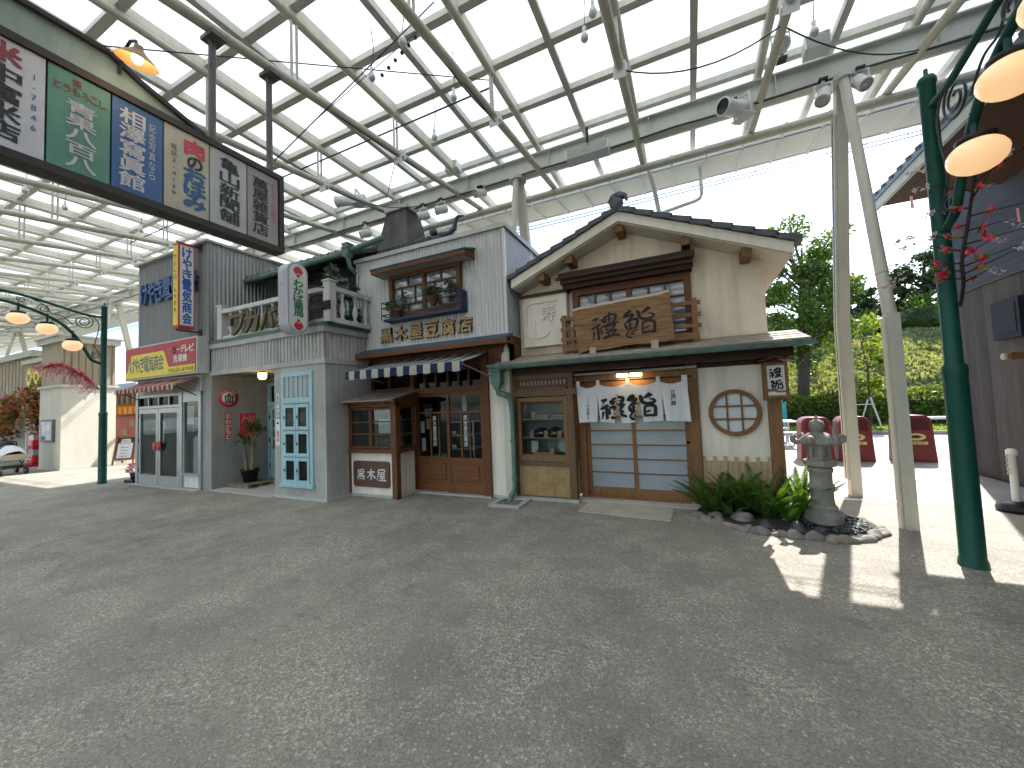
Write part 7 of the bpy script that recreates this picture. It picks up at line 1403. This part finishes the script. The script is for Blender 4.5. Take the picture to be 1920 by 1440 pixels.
wb = thing('garden_wall', 'tall tan wall with timber battens left of the stucco pillar', 'wall', (-27, 6.2, 0)); MB().box(-40, -24.7, 6.1, 6.3, 0, 2.75).obj('stucco_wall', 'wall_plain', wb); MB().box(-40, -24.7, 6.05, 6.3, 2.75, 2.82).obj('ledge', 'cap_cream', wb); MB().box(-40, -24.7, 6.12, 6.3, 2.82, 4.35).obj('upper_wall', 'batten_tan', wb); MB().box(-24.7, -20.4, 5.9, 6.3, 2.82, 3.95).obj('side_wall', 'batten_tan', wb); MB().box(-24.7, -20.4, 5.95, 6.3, 0, 2.82).obj('lower_side_wall', 'wall_plain', wb); q = MB(); x = -39.8
while x < -24.8: q.box(x, x+.03, 6.11, 6.12, 2.82, 4.35); x += .42
q.obj('battens', 'batten_line', wb); MB().box(-40, -24.6, 6.0, 6.4, 4.35, 4.6).obj('cap', 'cap_cream', wb); MB().box(-24.78, -20.4, 5.80, 6.36, 3.95, 4.12).obj('low_cap', 'cap_cream', wb)
for i, (u, chh) in enumerate(((-23.55, '西'), (-22.78, '南'))):
    t = thing('diamond_sign', ('left' if i == 0 else 'right')+' of two yellow diamond signs hung on the battened wall', 'sign', (u, 5.8, 2.9)); MB().prism([(u, 2.94), (u+.30, 3.34), (u, 3.74), (u-.30, 3.34)], 'Y', 5.70, 5.86).obj('plate', 'yellow_sign', t); MB().box(u-.02, u+.02, 5.78, 5.9, 3.7, 3.8).obj('bracket', 'fixture_dark', t); lay(MB(), chh, u-.14, u+.14, 3.2, 3.48, front(5.70, .003), bold=.04).obj('lettering', 'ink_charcoal', t)
random.seed(9)
def vine(c, rr, n, lab):
    t = thing('wall_vine', lab, 'artificial vine', c, 'red leafed vines on the left wall'); q = MB(); r2 = MB(); st = MB(); cl = [Vector((c[0]+U(-1, 1)*rr[0], c[1]+U(-.5, .2)*rr[1], c[2]+U(-1, 1)*rr[2])) for _ in range(16)]
    for p in cl: st.tube([(c[0], c[1]+.1, c[2]-rr[2]), tuple((p+Vector(c))/2), tuple(p)], [.02, .012, .006], 5)
    for i in range(n): p = random.choice(cl)+rvec()*.3; leaf(q if R() < .55 else r2, p, rvec(), rvec(), U(.08, .16), U(.06, .11))
    st.obj('stems', 'twig', t, fixn=False); q.obj('red_leaves', 'autumn_leaf', t, fixn=False); r2.obj('green_leaves', 'shrub_leaf', t, fixn=False); f = MB()
    for i in range(34): flower(f, random.choice(cl)+rvec()*.3, .10)
    f.obj('blossoms', 'petal_pink', t, fixn=False)
vine((-26.0, 5.7, 1.9), (1.7, .4, .85), 1900, 'large clump of red and green artificial vine on the shaded wall above the pushchair'); vine((-22.1, 5.5, 2.05), (.5, .3, .8), 900, 'narrow clump of red vine beside the stucco pillar')
mat('gacha_red', (.52, .02, .03), .3, .1); mat('gacha_clear', (.35, .36, .37), .15)
def gacha(u, z, lab):
    t = thing('capsule_machine', lab, 'vending machine', (u, 5.6, z), 'stacked red capsule machines'); MB().box(u-.28, u+.28, 5.42, 5.85, z, z+.30).obj('body', 'gacha_red', t, bevel=.05); MB().box(u-.24, u+.24, 5.45, 5.8, z+.30, z+.52).obj('clear_hopper', 'gacha_clear', t); q = MB()
    for x in (-.14, 0, .14): q.lathe([(0, -.01), (.045, -.01), (.045, 0)], (u+x, 5.42, z+.15), 10, 'Y')
    q.obj('dial', 'panel_white', t); MB().box(u-.27, u+.27, 5.42, 5.85, z+.52, z+.56).obj('lid', 'gacha_red', t)
gacha(-22.15, .10, 'lower red capsule machine of the stack beside the stucco pillar'); gacha(-22.15, .66, 'upper red capsule machine of the stack beside the stucco pillar')
t = MB().box(-22.65, -21.7, 5.2, 5.9, 0, .09); tag(t.obj('red_plinth', 'gacha_red'), 'low red plinth carrying the capsule machines', 'plinth')
# pushchair
pc = thing('pushchair', 'black and beige pushchair draped with a white cloth at the left edge', 'pushchair', (-19.3, 4.35, 0)); mat('beige_fabric', (.40, .35, .27), .9, .1)
q = MB().add([(-19.7, 4.12, .46), (-19.0, 4.12, .46), (-19.0, 4.58, .46), (-19.7, 4.58, .46), (-19.75, 4.08, .66), (-18.95, 4.08, .64), (-18.95, 4.62, .64), (-19.75, 4.62, .66)], [(3, 2, 1, 0), (4, 5, 6, 7), (0, 1, 5, 4), (1, 2, 6, 5), (2, 3, 7, 6), (3, 0, 4, 7)]); q.obj('carrycot', 'beige_fabric', pc, bevel=.03)
MB().ball((-19.5, 4.35, .70), .36, .26, .24, 14, 8).obj('hood', 'black_plastic', pc); vs = []; fs = []
for j in range(9):
    for i in range(13): x = -19.45+.5*i/12; y = 4.06+.56*j/8; vs.append((x, y, .90-.22*abs((j-4)/4)**2.2-.16*max(0, (i-7)/5)**1.5+.02*math.sin(i*1.7+j)))
for j in range(8):
    for i in range(12): a = j*13+i; fs.append((a, a+1, a+14, a+13))
MB().add(vs, fs, True).obj('cloth', 'cloth_white', pc, fixn=False); MB().tube([(-19.75, 4.12, .62), (-19.95, 4.2, .95), (-19.85, 4.35, 1.08), (-19.95, 4.5, .95), (-19.75, 4.58, .62)], .05, 8).ball((-19.8, 4.35, .86), .2, .22, .2, 12, 8).obj('sun_shade', 'black_plastic', pc); q = MB()
for y in (4.1, 4.6): q.tube([(-19.0, y, .12), (-19.6, y, .40), (-19.95, y, 1.0)], .016, 7); q.tube([(-19.85, y, .12), (-19.2, y, .42)], .016, 7); q.tube([(-19.85, y, .30), (-18.95, y, .30)], .014, 7)
q.tube([(-19.95, 4.1, 1.0), (-19.95, 4.6, 1.0)], .02, 8); q.box(-19.7, -19.1, 4.15, 4.55, .2, .28); q.obj('frame', 'black_plastic', pc)
for x in (-19.02, -19.85):
    for y in (4.1, 4.6): w = MB().lathe([(.05, -.025), (.105, -.03), (.115, 0), (.105, .03), (.05, .025)], (x, y, .118), 18, 'Y').obj('wheel', 'black_plastic', pc); MB().lathe([(0, -.02), (.05, -.02), (.05, .02), (0, .02)], (x, y, .118), 12, 'Y').obj('hub', 'aluminium', w)
# far stall with orange awning, menu board
fs_ = thing('snack_stall', 'brown timber snack stall with orange and yellow awning behind the pillar', 'stall', (-22, 9, 0)); wood('stall_wood', (.22, .13, .07), (.38, .24, .13), 'Z'); mat('stall_red', (.40, .09, .05), .5, .2, 4)
MB().box(-30, -19, 9.2, 9.4, 0, 2.9).obj('wall', 'stall_wood', fs_); MB().box(-26.0, -19, 9.1, 9.2, 0, 1.72).obj('red_front', 'stall_red', fs_); q = MB(); x = -29.8
while x < -19: q.box(x, x+.1, 9.08, 9.2, 2.05, 2.75); x += .55
q.obj('posts', 'cap_cream', fs_); MB().prism([(8.6, 2.75), (10.5, 3.5), (10.5, 3.6), (8.6, 2.85)], 'X', -30, -18.8).obj('roof', 'tile_grey', fs_); q = MB()
for i in range(9): q.box(-25.9+i*.7, -25.45+i*.7, 9.08, 9.1, .35+.45*(i % 3), .65+.45*(i % 3))
q.obj('menu_pictures', 'beige_fabric', fs_)
awning('orange_awning', 'orange and yellow scalloped awning on the snack stall', -29, -19.4, 9.15, 2.35, 8.5, 2.12, .32, 'awning_orange', 'awning_orange', .5, False)
ab = thing('menu_easel', 'wooden A frame menu board with a white sheet beside the pillar', 'menu board', (-18.5, 6.85, 0)); c0 = (-18.75, 6.55)
M = Matrix.Translation((-18.35, 6.75, 0)) @ Matrix.Rotation(rad(38), 4, 'Z')
for s in (-1, 1):
    q = MB(); q.beam((-.30, s*.24, 0), (-.28, s*.03, 1.0), .05, .03); q.beam((.30, s*.24, 0), (.28, s*.03, 1.0), .05, .03); q.beam((-.28, s*.03, .98), (.28, s*.03, .98), .03, .05); q.beam((-.3, s*.20, .18), (.3, s*.20, .18), .03, .05); q.xf(M); q.obj('frame', 'wood_amber', ab)
q = MB().add([(-.26, -.195, .2), (.26, -.195, .2), (.25, -.04, .93), (-.25, -.04, .93), (-.26, -.18, .2), (.26, -.18, .2), (.25, -.025, .93), (-.25, -.025, .93)], [(0, 1, 2, 3), (7, 6, 5, 4), (0, 4, 5, 1), (2, 6, 7, 3)]).xf(M); q.obj('board', 'wood_dark', ab); q = MB().add([(-.22, -.20, .22), (.22, -.20, .22), (.22, -.088, .73), (-.22, -.088, .73)], [(0, 1, 2, 3)]).add([(-.16, -.086, .74), (.16, -.086, .74), (.12, -.06, .88), (-.12, -.06, .88)], [(0, 1, 2, 3)]).xf(M); q.obj('sheet', 'panel_white', ab); q = MB()
lay(q, 'メニュー', -.10, .10, .77, .85, lambda x, z, t: (x, -.20+(z-.22)*.2187-.008, z), bold=.01); 
for i in range(4): q.box(-.12, .10, -.192+(.28+.1*i-.22)*.2187-.018, -.192+(.28+.1*i-.22)*.2187-.012, .28+.1*i, .295+.1*i)
q.xf(M).obj('lettering', 'ink_charcoal', ab)
t = thing('potted_blossom', 'low pink flowers in a dark pot against the left corner of the appliance shop', 'potted plant', (-12.75, 4.85, 0)); MB().lathe([(0, 0), (.09, 0), (.12, .16), (.10, .16), (0, .13)], (-12.75, 4.85, .08), 14).obj('pot', 'black_plastic', t); bush(0, 0, 0, (-12.75, 4.85, .34), .16, 120, 'petal_pink', (-12.75, 4.85, .2), leafL=(.05, .08), parent=t)
t = MB().box(-12.95, -12.5, 4.70, 5.05, .004, .08); tag(t.obj('dark_block', 'black_plastic'), 'low dark block at the left foot of the appliance shop', 'block')
